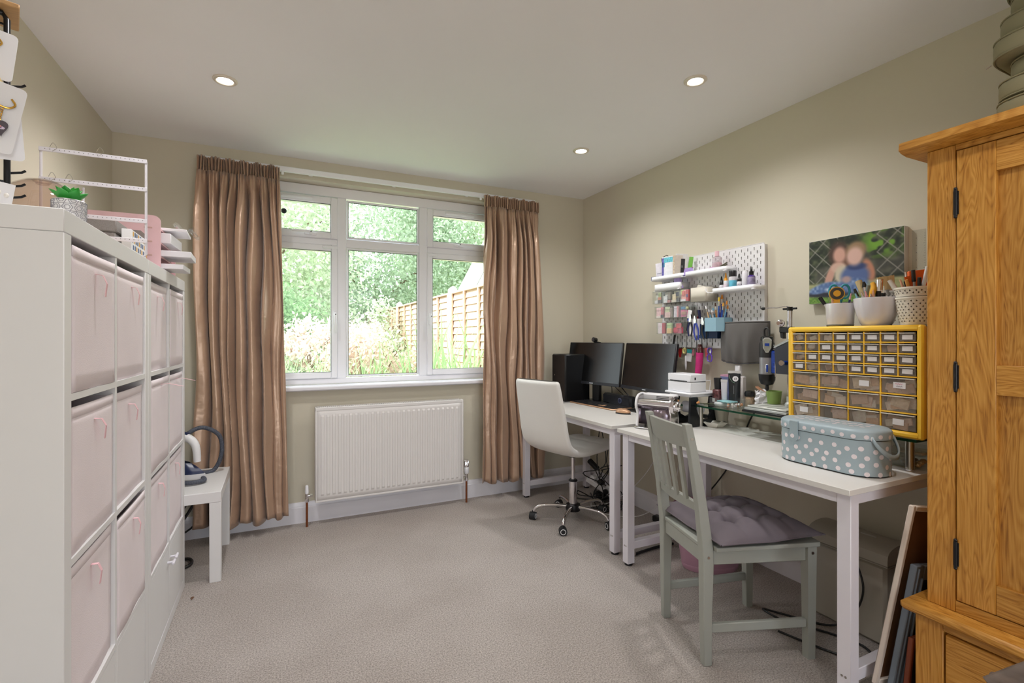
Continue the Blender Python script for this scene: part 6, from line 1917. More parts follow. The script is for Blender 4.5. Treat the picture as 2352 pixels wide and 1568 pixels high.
bin_(2.446, 2.528, 1.440, 1.521, 'leftmost clear bin of the top bin row, with black beads and green cord', [(0, .95, .05, .95, .02, (206, 206, 196)), (.1, .5, .0, .28, .004, (222, 220, 224)), (.5, .9, .0, .3, .002, (92, 82, 80)), (.55, .92, .3, .55, .0, (206, 132, 96)), (.5, .85, .55, .95, .008, (160, 170, 110))])
bin_(2.368, 2.442, 1.440, 1.520, 'clear bin of silvery packets, second in the top bin row', [(0, 1, .0, .95, .02, (212, 210, 206)), (.1, .6, .0, .6, .0, (226, 226, 230)), (.6, .95, .3, .9, .006, (168, 160, 154)), (.6, 1, .0, .22, .002, (212, 156, 160))])
bin_(2.290, 2.364, 1.440, 1.519, 'clear bin with cream packet and black round tag, third in the top bin row', [(0, 1, .0, 1, .02, (220, 220, 204)), (.05, .5, .0, .7, .004, (236, 220, 190)), (.55, .9, .5, .85, .0, (66, 66, 78)), (.55, .95, .0, .35, .004, (70, 64, 64)), (.0, .6, .0, .2, .0, (226, 216, 206))])
bin_(2.216, 2.286, 1.440, 1.518, 'clear bin of bright red floral packets, rightmost of the top bin row', [(0, .6, .0, 1, .006, (240, 168, 160)), (.15, .5, .5, .9, .0, (228, 120, 110)), (.0, .3, .6, 1, .002, (206, 216, 140)), (.6, 1, .0, 1, .004, (204, 62, 74)), (.66, .9, .35, .6, .0, (110, 72, 130)), (.0, .62, .0, .18, .0, (236, 226, 232))])
bin_(2.430, 2.508, 1.345, 1.422, 'leftmost clear bin of the middle bin row, with pink packets and black clip', [(0, .6, .15, .95, .008, (236, 190, 194)), (.6, 1, .1, 1, .006, (214, 110, 124)), (.65, .95, .0, .3, .0, (42, 40, 44)), (0, .6, .0, .2, .003, (228, 212, 206))])
bin_(2.352, 2.426, 1.345, 1.421, 'clear bin with pale green and pink packets in the middle bin row', [(0, .6, .5, 1, .006, (214, 220, 190)), (0, .7, .0, .5, .003, (240, 206, 206)), (.6, 1, .0, .9, .006, (176, 162, 158))])
bin_(2.296, 2.348, 1.345, 1.421, 'narrow clear bin of white and pink packets, third of the middle bin row', [(0, .7, .0, 1, .004, (228, 222, 234)), (.6, 1, .0, 1, .002, (238, 160, 168))])
bin_(2.226, 2.292, 1.345, 1.418, 'clear bin of pink and blue ribbons, rightmost of the middle bin row', [(0, 1, .0, .7, .006, (218, 110, 150)), (.1, .7, .7, .95, .003, (74, 132, 176)), (.5, 1, .6, .95, .006, (222, 216, 160)), (.2, .8, .2, .5, .0, (176, 130, 110))])
bin_(2.412, 2.490, 1.244, 1.320, 'leftmost clear bin of the bottom bin row, white and crimson packets', [(0, .6, .0, 1, .006, (232, 214, 220)), (.55, 1, .0, 1, .002, (190, 60, 76))])
bin_(2.354, 2.408, 1.244, 1.318, 'clear bin of pastel green and peach packets in the bottom bin row', [(0, 1, .45, 1, .004, (206, 228, 180)), (0, 1, .0, .5, .002, (244, 206, 160))])
bin_(2.272, 2.350, 1.244, 1.317, 'clear bin overflowing with crimson packets, rightmost of the bottom bin row', [(0, 1, .0, .6, .008, (200, 70, 100)), (.35, .9, .5, .95, .002, (222, 78, 84)), (.0, .5, .1, .5, .003, (214, 90, 110)), (.1, .4, .55, .95, .008, (170, 150, 140))])

# things on the shelves
def cardthing(loc, rz, w_, h, th, label, rgb, prints=(), name='card_pack', cat='card pack', tilt=0):
    t = thing(name, label, cat, loc)
    m = Matrix.Translation(loc) @ Matrix.Rotation(rz, 4, 'Z') @ Matrix.Rotation(tilt, 4, 'X')
    MB(m).box(-th / 2, th / 2, -w_ / 2, w_ / 2, 0, h, .0008).build('card', M('cp_%d_%d_%d' % rgb, rgb, .55, var=.06, vscale=60), t, smooth=False)
    for (u0, u1, v0, v1, c) in prints:
        MB(m).box(-th / 2 - .0006, -th / 2 + .0003, w_ / 2 - w_ * u1, w_ / 2 - w_ * u0, h * v0, h * v1).build('print', M('cq_%d_%d_%d' % c, c, .55, var=.35, vscale=120), t, smooth=False)
    return t
Z1 = 1.5946
cardthing((2.285, 2.490, Z1), R(18), .085, .118, .002, 'plain white card leaning at the left end of the top shelf', (226, 222, 232), [(.1, .5, .40, .44, (170, 170, 186))], tilt=R(-4))
cardthing((2.262, 2.405, Z1), R(10), .105, .145, .004, 'card pack with blue and turquoise floral border on the top shelf', (232, 232, 238), [(0, .14, .05, .95, (98, 92, 168)), (.14, 1, .74, .96, (104, 190, 206)), (.14, .95, .0, .14, (150, 206, 200)), (.0, .2, .55, .75, (60, 150, 180))])
cardthing((2.270, 2.337, Z1), R(62), .060, .142, .012, 'cream book-like pack beside the turquoise card pack', (216, 204, 192), [(.0, .12, 0, 1, (246, 214, 190))])
cardthing((2.285, 2.325, Z1), R(60), .075, .150, .004, 'white and black gloves pack at the end of the top left shelf', (232, 230, 230), [(.42, .75, .2, .8, (40, 38, 42)), (.46, .62, .42, .52, (206, 206, 210))], tilt=R(3))
cardthing((2.300, 2.275, Z1), R(20), .026, .125, .003, 'bright green strip pack above the purple pouch', (112, 176, 70), tilt=R(8))
tag(MB(Matrix.Translation((2.252, 2.515, Z1 + .0005)) @ Matrix.Rotation(R(6), 4, 'Z')).box(-.008, .008, -.034, .034, 0, .026, .002).build('navy_box', M('navy_red_box', (48, 52, 120), .4, var=.3, vscale=25)), 'small navy and red box lying at the far left of the top shelf', 'box')
hg = thing('black_clip', 'black bent wire clip on top of the left card pack', 'clip', (2.285, 2.46, 1.73))
MB().tube([(2.27, 2.478, 1.716), (2.27, 2.480, 1.735), (2.268, 2.470, 1.742), (2.262, 2.425, 1.750), (2.262, 2.415, 1.745), (2.262, 2.413, 1.738)], .0024, 6).build('wire', BLK, hg)
def pouch(loc, w_, h, label, lean=0, rz=R(10)):
    t = thing('purple_pouch', label, 'pouch', loc)
    m = Matrix.Translation(loc) @ Matrix.Rotation(rz, 4, 'Z') @ Matrix.Rotation(lean, 4, 'X')
    def g(u, v):
        a = 2 * PI * u
        ww = w_ / 2 * (1 - .35 * v)
        return (.012 * (1 - .7 * v) * math.cos(a), ww * math.copysign(abs(math.sin(a)) ** .6, math.sin(a)), h * v)
    MB(m).grid(g, 28, 5, closed=True).build('bag', M('lilac_film', (168, 148, 206), .25, var=.15, vscale=40), t)
    MB(m).box(-.0135, .0135, -w_ * .40, w_ * .40, h * .08, h * .13).build('seam', M('navy_line', (46, 44, 96), .5, var=0), t, smooth=False)
    MB(m).box(-.003, .003, -w_ * .36, w_ * .36, h - .004, h, .001).build('zip', M('plum_zip', (150, 60, 130), .4), t, smooth=False)
    return t
pouch((2.262, 2.238, Z1), .085, .050, 'lilac pouch with plum zip standing on the top pegboard shelf')
pouch((2.268, 2.330, 1.5245), .075, .072, 'darker lilac pouch poking out of the low white tray', R(-5))
pkb = thing('pink_bottle', 'clear bottle of pink liquid with a pale pink cap on the top shelf', 'bottle', (2.285, 2.045, Z1))
MB().box(2.265, 2.305, 2.015, 2.075, Z1, Z1 + .092, .012).build('bottle_body', Mclear('bottle_clear', (232, 226, 228), .08, .03, .25, (232, 222, 226)), pkb)
MB().box(2.268, 2.302, 2.018, 2.072, Z1 + .002, Z1 + .058, .008).build('liquid', Mclear('pink_liquid', (240, 200, 210), .03, .1, .6, (240, 204, 212)), pkb)
MB().cyl((2.285, 2.045, Z1 + .092), (2.285, 2.045, Z1 + .122), .012, n=18).build('cap', M('cap_pink', (236, 194, 204), .4), pkb)
t = thing('scallop_shell', 'lilac rounded sachet lying on the top shelf below the pink bottle', 'sachet', (2.262, 2.060, Z1))
MB().ball((2.258, 2.060, Z1 + .016), .014, .030, .015, n=18, m=8).build('sachet_body', M('mauve_sachet', (190, 142, 190), .35, var=.2, vscale=40), t)
t = thing('hair_clip', 'grey and black serrated hair clip at the right end of the top shelf', 'hair clip', (2.258, 1.985, Z1))
MB(Matrix.Translation((2.258, 1.988, Z1 + .030)) @ Matrix.Rotation(R(-20), 4, 'X')).box(-.004, .004, -.040, .040, -.0035, .0035, .002).box(-.006, .006, -.035, .03, -.012, -.006, .002).build('clip_arm', M('dark_olive', (96, 90, 70), .4, var=.4, vscale=60), t)
MB().box(2.255, 2.262, 1.962, 2.010, Z1, Z1 + .0175).build('clip_base', BLK, t)
# bottles on the right shelf
Z3 = 1.4768
def dropper(x, y, r, h, capr, caph, body, capm, label, name='bottle', lab=None, capstyle=0, band=None):
    t = thing(name, label, 'bottle', (x, y, Z3), 0, 'small bottles on the right pegboard shelf')
    MB().lathe(x, y, [(r * .9, Z3), (r, Z3 + .003), (r, Z3 + h - .006), (r * .7, Z3 + h)], 20).build('body', body, t)
    if capstyle == 0:
        MB().lathe(x, y, [(capr, Z3 + h + .0003), (capr, Z3 + h + caph * .25), (capr * .75, Z3 + h + caph * .35), (capr * .3, Z3 + h + caph)], 18).build('cap', capm, t)
    elif capstyle == 1:
        MB().lathe(x, y, [(capr, Z3 + h + .0003), (capr, Z3 + h + caph - .003), (capr * .9, Z3 + h + caph)], 20).build('cap', capm, t)
    else:
        MB().lathe(x, y, [(capr, Z3 + h + .0003), (capr, Z3 + h + .020), (capr * .55, Z3 + h + .022)], 18).build('cap', capm, t)
        m = MB()
        for q in (-1, 0, 1): m.tube([(x, y + q * .0045, Z3 + h + .021), (x, y + q * .006, Z3 + h + caph)], lambda u: .0025 * (1 - .5 * u), 6)
        m.build('nozzle', capm, t)
    if lab:
        MB().lathe(x, y, [(r + .0004, Z3 + .006), (r + .0004, Z3 + h * .72)], 20, cap0=False, cap1=False).build('label', lab, t)
    if band:
        MB().lathe(x, y, [(r + .0008, Z3 + band[0]), (r + .0008, Z3 + band[1])], 20, cap0=False, cap1=False).build('label_band', band[2], t)
    return t
MILK = M('milky_bottle', (222, 220, 224), .35, var=.02); TXT = M('text_grey_print', (196, 192, 200), .5, var=.5, vscale=220)
dropper(2.275, 2.004, .0125, .042, .0115, .048, MILK, DBLK, 'small white dropper bottle with tall black cap, leftmost on the right shelf', lab=TXT)
dropper(2.272, 1.972, .0125, .062, .0090, .044, MILK, M('orange_cap', (246, 168, 48), .35), 'white dropper bottle with a bright orange pointed cap', lab=M('label_white_red', (232, 214, 222), .5, var=.12, vscale=120))
dropper(2.278, 1.930, .0210, .082, .0195, .032, MILK, DBLK, 'wider bottle with turquoise label and flat black cap on the right shelf', lab=M('label_turq', (96, 180, 206), .5, var=.3, vscale=35), capstyle=1)
dropper(2.275, 1.886, .0125, .050, .0110, .042, MILK, DBLK, 'white dropper bottle with black cap between the turquoise and the plain white bottle', lab=TXT, band=(.018, .026, M('dark_band', (70, 60, 80), .5)))
dropper(2.280, 1.853, .0150, .100, .0100, .006, M('plain_white_bottle', (222, 220, 226), .35), WPL, 'plain white tall bottle next to the purple bottle', capstyle=1)
dropper(2.278, 1.812, .0190, .075, .0120, .044, M('violet_glass', (66, 40, 122), .15, var=.25, vscale=30), DBLK, 'violet glass bottle with a three-prong black nozzle, rightmost on the shelf', capstyle=2, band=(.004, .066, M('violet_label', (150, 140, 170), .5, var=.55, vscale=30)))

# cups
def hexcup(y0, y1, z0, z1, mat, label, name='tool_cup', xf=2.235, chf=.03):
    t = thing(name, label, 'cup', (2.28, (y0 + y1) / 2, z0))
    poly = [(PF, y0), (xf + chf, y0), (xf, y0 + chf), (xf, y1 - chf * .8), (xf + chf * .8, y1), (PF, y1)]
    v = []
    for x, y in poly: v += [(x, y, z0), (x, y, z1)]
    MB().add(v, [(2 * i, 2 * ((i + 1) % 6), 2 * ((i + 1) % 6) + 1, 2 * i + 1) for i in range(6)]).build('wall', mat, t, smooth=False, solid=.002)
    MB().prism(poly, z0 - .001, z0 + .001, 'xy').build('bottom', mat, t, smooth=False)
    return t
hexcup(1.978, 2.110, 1.256, 1.334, M('sky_blue_plastic', (140, 178, 196), .4), 'pale blue faceted cup of paintbrushes on the pegboard')
hexcup(2.050, 2.186, 1.216, 1.300, M('navy_cup', (24, 52, 92), .4), 'dark navy faceted cup of small pliers below the pale blue cup', xf=2.262)
hexcup(2.150, 2.226, 1.236, 1.332, M('white_cup', (220, 216, 218), .4), 'white cup of cutters left of the navy cup', xf=2.245, chf=.012)
g4 = 'paintbrushes in the pale blue cup'
BR = [
 ((-.05, 1.405), 'wood', 'white', 'brush with a pale wooden handle leaning farthest left in the blue cup'),
 ((-.040, 1.385), 'sky', 'steel', 'sky blue handled tool with steel loop at the left of the blue cup'),
 ((-.018, 1.392), 'teal', 'sky', 'teal brush handle in the blue cup, left of the brown brush'),
 ((-.004, 1.380), 'white', 'steel', 'white handled tool leaning in the front of the blue cup'),
 ((.010, 1.418), 'amber', 'darkbr', 'amber handled brush with dark round bristles in the blue cup'),
 ((.030, 1.400), 'purple', 'white', 'purple handled brush in the middle of the blue cup'),
 ((.048, 1.448), 'blue', 'yellow', 'tall blue brush with yellow bristles in the blue cup'),
 ((.058, 1.462), 'blue2', 'orange', 'tallest blue brush with orange-brown bristles in the blue cup'),
 ((.050, 1.380), 'yellow', 'maroon', 'short yellow handled tool in the blue cup'),
 ((.078, 1.415), 'blue', 'gold', 'royal blue handled brush with gold bristles, right of centre'),
 ((.092, 1.425), 'sky', 'orange', 'brush with orange bristles leaning right out of the blue cup'),
 ((.086, 1.400), 'blue2', 'orange', 'dark blue brush with fan-shaped orange bristles, rightmost in the blue cup')]
CC = {'wood': (214, 178, 132), 'white': (232, 230, 232), 'sky': (120, 176, 206), 'steel': (196, 196, 198), 'teal': (40, 116, 140), 'amber': (206, 134, 46), 'darkbr': (74, 50, 34), 'purple': (104, 60, 140), 'blue': (48, 88, 176), 'blue2': (34, 62, 140), 'yellow': (232, 198, 62), 'orange': (216, 136, 48), 'gold': (214, 158, 70), 'maroon': (130, 44, 50)}
for i, ((dy, zt_), a, b, lb) in enumerate(BR):
    y = 2.050 - dy
    y0_ = 2.045 - dy * .45
    x = 2.262 + .012 * (i % 3)
    stick('paintbrush', lb, 'paintbrush', (x + .01, y0_, 1.262), (x - .008, y, zt_), .004,
          [('handle', M('bh_' + a, CC[a], .35), 0, .74, .0042, .0036), ('ferrule', CHROME, .74, .88, .0040, .0046), ('bristles', M('bb_' + b, CC[b], .8), .88, 1, .0055 + .002 * (i % 2), .0035)], g4)
stick('ruler_stick', 'flat beige stick standing behind the brushes on the pegboard', 'stick', (2.310, 2.040, 1.34), (2.312, 2.043, 1.452), .01, [('stick_body', M('beige_stick', (184, 172, 158), .6), 0, 1, .010, .010)])
# pliers and cutters hanging on the cups
def plier(y, z, h, c1, c2, label, lean=0, x=2.240):
    t = thing('pliers', label, 'pliers', (x, y, z), 0, None)
    m = Matrix.Translation((x, y, z)) @ Matrix.Rotation(lean, 4, 'X')
    MB(m).tube([(0, .003, 0), (0, .013, -h * .3), (0, .016, -h * .6), (0, .006, -h)], lambda u: .0050 * (1 - .25 * u), 8, sm=4).build('handle', c1, t)
    MB(m).tube([(0, -.003, 0), (0, -.014, -h * .3), (0, -.017, -h * .6), (0, -.010, -h)], lambda u: .0050 * (1 - .25 * u), 8, sm=4).build('handle', c2, t)
    MB(m).prism([(-.009, -.006), (.009, -.006), (.010, .010), (.003, .040), (-.003, .040), (-.010, .010)], -.004, .004, 'yz').build('jaw', STEEL, t)
    MB(m).cyl((-.0055, 0, .002), (.0055, 0, .002), .006, n=12).build('pivot', STEEL, t)
    return t
plier(2.203, 1.318, .090, M('navy_grip', (36, 44, 92), .4), M('black_grip', (30, 30, 34), .4), 'navy and black handled pliers hanging left of the white cup', R(4))
plier(2.160, 1.310, .105, M('royal_grip', (58, 74, 168), .4), M('royal_grip'), 'royal blue handled pliers hanging in front of the white cup', R(-6), x=2.236)
plier(2.118, 1.300, .090, M('olive_grip', (56, 54, 46), .5), M('black_grip'), 'black handled pliers hanging over the front of the navy cup', R(-8), x=2.254)
wsx = thing('white_spatula', 'white flat scraper with blue collar leaning out left of the pliers', 'scraper', (2.25, 2.235, 1.33))
WM_ = Matrix.Translation((2.246, 2.222, 1.335)) @ Matrix.Rotation(R(14), 4, 'X')
MB(WM_).box(-.002, .002, -.016, .016, .0, .052, .0015).build('blade', WPL, wsx)
MB(WM_).box(-.004, .004, -.006, .006, -.016, .001, .002).build('collar', M('royal_grip'), wsx)
MB(WM_).box(-.005, .005, -.005, .005, -.075, -.016, .003).build('grip', M('black_grip'), wsx)
for i, (y, zt_, a, lb) in enumerate(((2.165, 1.385, 'nv', 'navy folding knife poking out of the white cup'), (2.180, 1.372, 'rd', 'dark red handled cutter in the white cup'), (2.100, 1.355, 'br', 'brown wooden handled awl in the navy cup'), (2.130, 1.350, 'wh', 'thin white stick in the navy cup'), (2.072, 1.368, 'bk', 'black wooden-tipped brush at the right of the navy cup'))):
    c_ = {'nv': (24, 30, 76), 'rd': (120, 36, 44), 'br': (150, 104, 66), 'wh': (226, 222, 220), 'bk': (36, 32, 32)}[a]
    stick('craft_tool', lb, 'tool', (2.285, y - .004, 1.245 if i < 2 else 1.228), (2.275, y + .004, zt_), .005, [('grip', M('ct_' + a, c_, .45), 0, .8, .006, .008 if a == 'nv' else .005), ('tip', STEEL if i != 0 else M('ct_nv'), .8, 1, .004 if i else .009, .0015 if i else .008)], 'tools in the pegboard cups')

# long hooks at the bottom with hanging things
HKM = M('dark_wire', (60, 58, 58), .5, .3, var=0)
for i, y in enumerate([2.398 - .040 * k for k in range(8)]):
    o = MB().tube([(PF - .001, y, 1.232), (PF - .003, y, 1.19), (PF - .004, y, 1.158), (PF - .028, y, 1.153), (PF - .032, y, 1.160)], .0014, 6).build('peg_hook', HKM)
    tag(o, 'thin dark wire hook under the pegboard, %s from the left' % ['first', 'second', 'third', 'fourth', 'fifth', 'sixth', 'seventh', 'eighth'][i], 'hook', 'thin wire hooks along the bottom of the pegboard')
def ring_obj(y, z, ro, rt_, mat, sy=1, sz=1, x=2.306):
    return MB().tube([(x, y + ro * sy * math.cos(a), z + ro * sz * math.sin(a)) for a in [2 * PI * q / 18 for q in range(19)]], rt_, 7, cap=False)
t = thing('key_bunch', 'bunch of silver keys with a black fob hanging beside the right monitor', 'keys', (2.3, 2.385, 1.10))
ring_obj(2.382, 1.140, .014, .0018, STEEL).build('key_ring', STEEL, t)
MB().box(2.298, 2.304, 2.378, 2.398, 1.080, 1.128, .002).build('fob', BLK, t)
for i in range(3):
    MB(Matrix.Translation((2.300 - .003 * i, 2.376 - .004 * i, 1.128)) @ Matrix.Rotation(R(6 - 6 * i), 4, 'X')).cyl((-.001, 0, -.010), (.001, 0, -.010), .010, n=14).box(-.001, .001, -.003, .003, -.055, -.018).build('key', STEEL, t)
t = thing('red_clip', 'red plastic clip on the second hook under the pegboard', 'clip', (2.3, 2.346, 1.13))
MB().prism([(2.362, 1.150), (2.334, 1.150), (2.338, 1.125), (2.345, 1.095), (2.352, 1.095), (2.360, 1.125)], 2.298, 2.305, 'yz').build('clip_body', M('red_plastic', (176, 40, 40), .35), t)
t = thing('tape_ring', 'cream yellow tape ring hanging on the third hook', 'tape', (2.3, 2.315, 1.135))
MB().tube([(2.304, 2.315 + .011 * math.cos(a), 1.137 + .015 * math.sin(a)) for a in [2 * PI * q / 20 for q in range(21)]], .006, 8, cap=False).build('ring', M('cream_yellow', (238, 226, 150), .45), t)
t = thing('white_pen_tool', 'white pen-like awl with a fine point hanging on a cord', 'tool', (2.3, 2.298, 1.06))
MB().tube([(2.300, 2.300, 1.150), (2.300, 2.299, 1.108)], .0012, 5).build('cord', HKM, t)
MB().lathe(2.300, 2.299, [(.0045, 1.108), (.0062, 1.10), (.0062, 1.045), (.003, 1.022), (.0010, 1.018)][::-1], 14).build('barrel', WPL, t)
MB().cyl((2.300, 2.299, 1.018), (2.301, 2.298, .996), .0010, .0004, n=6).build('needle', STEEL, t)
t = thing('luggage_tag', 'white tag with a turquoise top hanging under the pegboard', 'tag', (2.3, 2.268, 1.12))
MB(Matrix.Translation((2.300, 2.268, 1.148)) @ Matrix.Rotation(R(5), 4, 'X')).box(-.003, .003, -.020, .020, -.024, 0, .002).build('top', M('turquoise', (64, 176, 182), .4), t)
MB(Matrix.Translation((2.300, 2.268, 1.148)) @ Matrix.Rotation(R(5), 4, 'X')).box(-.0035, .0035, -.021, .021, -.078, -.0245, .004).build('tag_body', WPL, t)
t = thing('pink_ribbon_loop', 'small pink ribbon loop beside the turquoise topped tag', 'ribbon', (2.3, 2.240, 1.13))
MB().tube([(2.303, 2.240, 1.150), (2.303, 2.248, 1.13), (2.303, 2.243, 1.11), (2.303, 2.236, 1.13), (2.303, 2.240, 1.150)], .003, 7, cap=False, sm=4).build('ribbon', M('rose_pink', (232, 150, 170), .5), t)
t = thing('purple_clip', 'dark purple clip half hidden behind the magenta tube', 'clip', (2.31, 2.212, 1.13))
MB().prism([(2.226, 1.152), (2.198, 1.152), (2.204, 1.105), (2.222, 1.112)], 2.308, 2.314, 'yz').build('clip_body', M('dark_purple', (84, 48, 112), .4), t)
t = thing('magenta_tube', 'magenta cloth-covered hair tool with glossy brown tip hanging above the printer', 'hair tool', (2.29, 2.185, 1.05))
MB().tube([(2.292, 2.180, 1.130), (2.292, 2.184, 1.07), (2.292, 2.192, 1.00), (2.292, 2.196, .955)], lambda u: .022 - .004 * u, 16, sm=4).build('sleeve', M('magenta_cloth', (206, 48, 124), .7, var=.08, vscale=40, bump=.2), t)
MB().lathe(2.292, 2.178, [(.0205, 1.1305), (.020, 1.15), (.0135, 1.176), (.011, 1.180), (.001, 1.1805)], 20, cap1=False).build('glossy_tip', M('brown_gloss', (84, 34, 30), .12, coat=1), t)
t = thing('coral_clip', 'coral pink clip hanging right of the brown tip', 'clip', (2.31, 2.145, 1.14))
MB().prism([(2.158, 1.158), (2.132, 1.158), (2.136, 1.110), (2.148, 1.104)], 2.306, 2.312, 'yz').build('clip_body', M('coral', (222, 110, 112), .4), t)
t = thing('purple_scissors', 'small purple handled scissors hanging point up beside the grey bag', 'scissors', (2.3, 2.112, 1.12))
PUR = M('purple_plastic', (104, 68, 190), .35)
for s_ in (-1, 1):
    MB().tube([(2.300 - .002 * s_, 2.112 + s_ * .003, 1.125), (2.300, 2.112 + s_ * .016, 1.110), (2.300, 2.112 + s_ * .014, 1.085), (2.300, 2.112 + s_ * .001, 1.080)], .0036, 7, sm=4).build('loop_handle', PUR, t)
    MB().tube([(2.300, 2.112 + s_ * .003, 1.118), (2.300, 2.112 + s_ * .015, 1.138), (2.300, 2.112 + s_ * .010, 1.156), (2.300, 2.112, 1.158)], .0036, 7, sm=4).build('handle', PUR, t)
MB().prism([(2.106, 1.125), (2.118, 1.125), (2.112, 1.152)], 2.304, 2.306, 'yz').build('blades', STEEL, t)
st_ = thing('stylus', 'black stick hanging down behind the right monitor from the pegboard', 'stick', (2.30, 2.44, 1.2))
MB().cyl((2.30, 2.392, 1.236), (2.30, 2.412, 1.150), .0065, n=8).build('stick_body', BLK, st_)
lc = thing('black_bracket', 'thin black bracket rising behind the right edge of the right monitor', 'bracket', (2.26, 2.30, .9))
MB().tube([(2.24, 2.36, 1.14), (2.250, 2.352, 1.06), (2.250, 2.350, .98), (2.255, 2.355, .90)], .007, 8).build('arm_bar', BLK, lc)

# grey hanging bag
gbg = thing('grey_fabric_bag', 'grey fabric pouch bag hanging on the lower right of the pegboard', 'bag', (2.29, 1.885, 1.08))
GF = M('charcoal_fabric', (98, 95, 93), .9, var=.04, bump=.2, bscale=400)
def bagf(u, v):
    # u along y (left to right in view), v up
    y = 2.034 - .300 * u
    z = 1.078 + .222 * v + .010 * (2 * u - 1) ** 2 * (1 - v) * 1.6
    bul = math.sin(PI * u) ** .5
    x = PF - .012 - (.050 + .030 * (1 - v) * v * 4 * .5 + .012 * math.sin(PI * u)) * bul - .007 * math.sin(17 * u + 2.4 * v) * math.sin(PI * v) * bul - .006 * math.sin(29 * u - 2.5 * v) * bul * (1 - v)
    return (x, y, z)
MB().grid(bagf, 60, 24).build('front', GF, gbg, angle=80, solid=.0025)
MB().grid(lambda u, v: (PF - .004 - .002, 2.034 - .300 * u, 1.080 + .226 * v), 6, 4).build('back', GF, gbg, solid=.002)
MB().grid(lambda u, v: (PF - .005 + (bagf(u, 0)[0] - PF + .005) * v, 2.034 - .3 * u, bagf(u, 0)[2] + .001), 40, 4).build('bottom', GF, gbg)
MB().tube([tuple(Vector(bagf(i / 40, 1)) + Vector((0, 0, .003))) for i in range(41)], .0042, 8).build('top_hem', GF, gbg)
MB().tube([tuple(Vector(bagf(i / 40, 0.0))) for i in range(41)], .0028, 6).build('bottom_piping', M('charcoal_piping', (70, 68, 70), .8), gbg)

# ------------------------------------------------------------------ photo canvas
cvs = thing('photo_canvas', 'canvas print of two people sitting on grass before dark foliage and lattice', 'picture', (2.34, 1.33, 1.53))
cy0, cy1, cz0, cz1, cxf = 1.128, 1.530, 1.381, 1.681, 2.328
MB().box(cxf, XR, cy0, cy1, cz0, cz1, .002).build('canvas_block', M('canvas_edge', (216, 214, 212), .7), cvs)
def sm(a, b, x): 
    t = max(0, min(1, (x - a) / (b - a))); return t * t * (3 - 2 * t)
NR = np.random.default_rng(3)
noise_tab = NR.random((64, 64))
def vn(x, y):
    xi, yi = int(math.floor(x)), int(math.floor(y)); fx, fy = x - xi, y - yi
    fx = fx * fx * (3 - 2 * fx); fy = fy * fy * (3 - 2 * fy)
    g = lambda i, j: noise_tab[i % 64, j % 64]
    return (g(xi, yi) * (1 - fx) + g(xi + 1, yi) * fx) * (1 - fy) + (g(xi, yi + 1) * (1 - fx) + g(xi + 1, yi + 1) * fx) * fy
def mixc(a, b, t): return tuple(a[i] + (b[i] - a[i]) * t for i in range(3))
def ell(u, v, cu, cv, ru, rv, soft=.25, rot=0):
    x, y = u - cu, v - cv
    c_, s_ = math.cos(rot), math.sin(rot)
    x, y = x * c_ + y * s_, -x * s_ + y * c_
    d = math.hypot(x / ru, y / rv)
    return 1 - sm(1 - soft, 1 + soft, d)
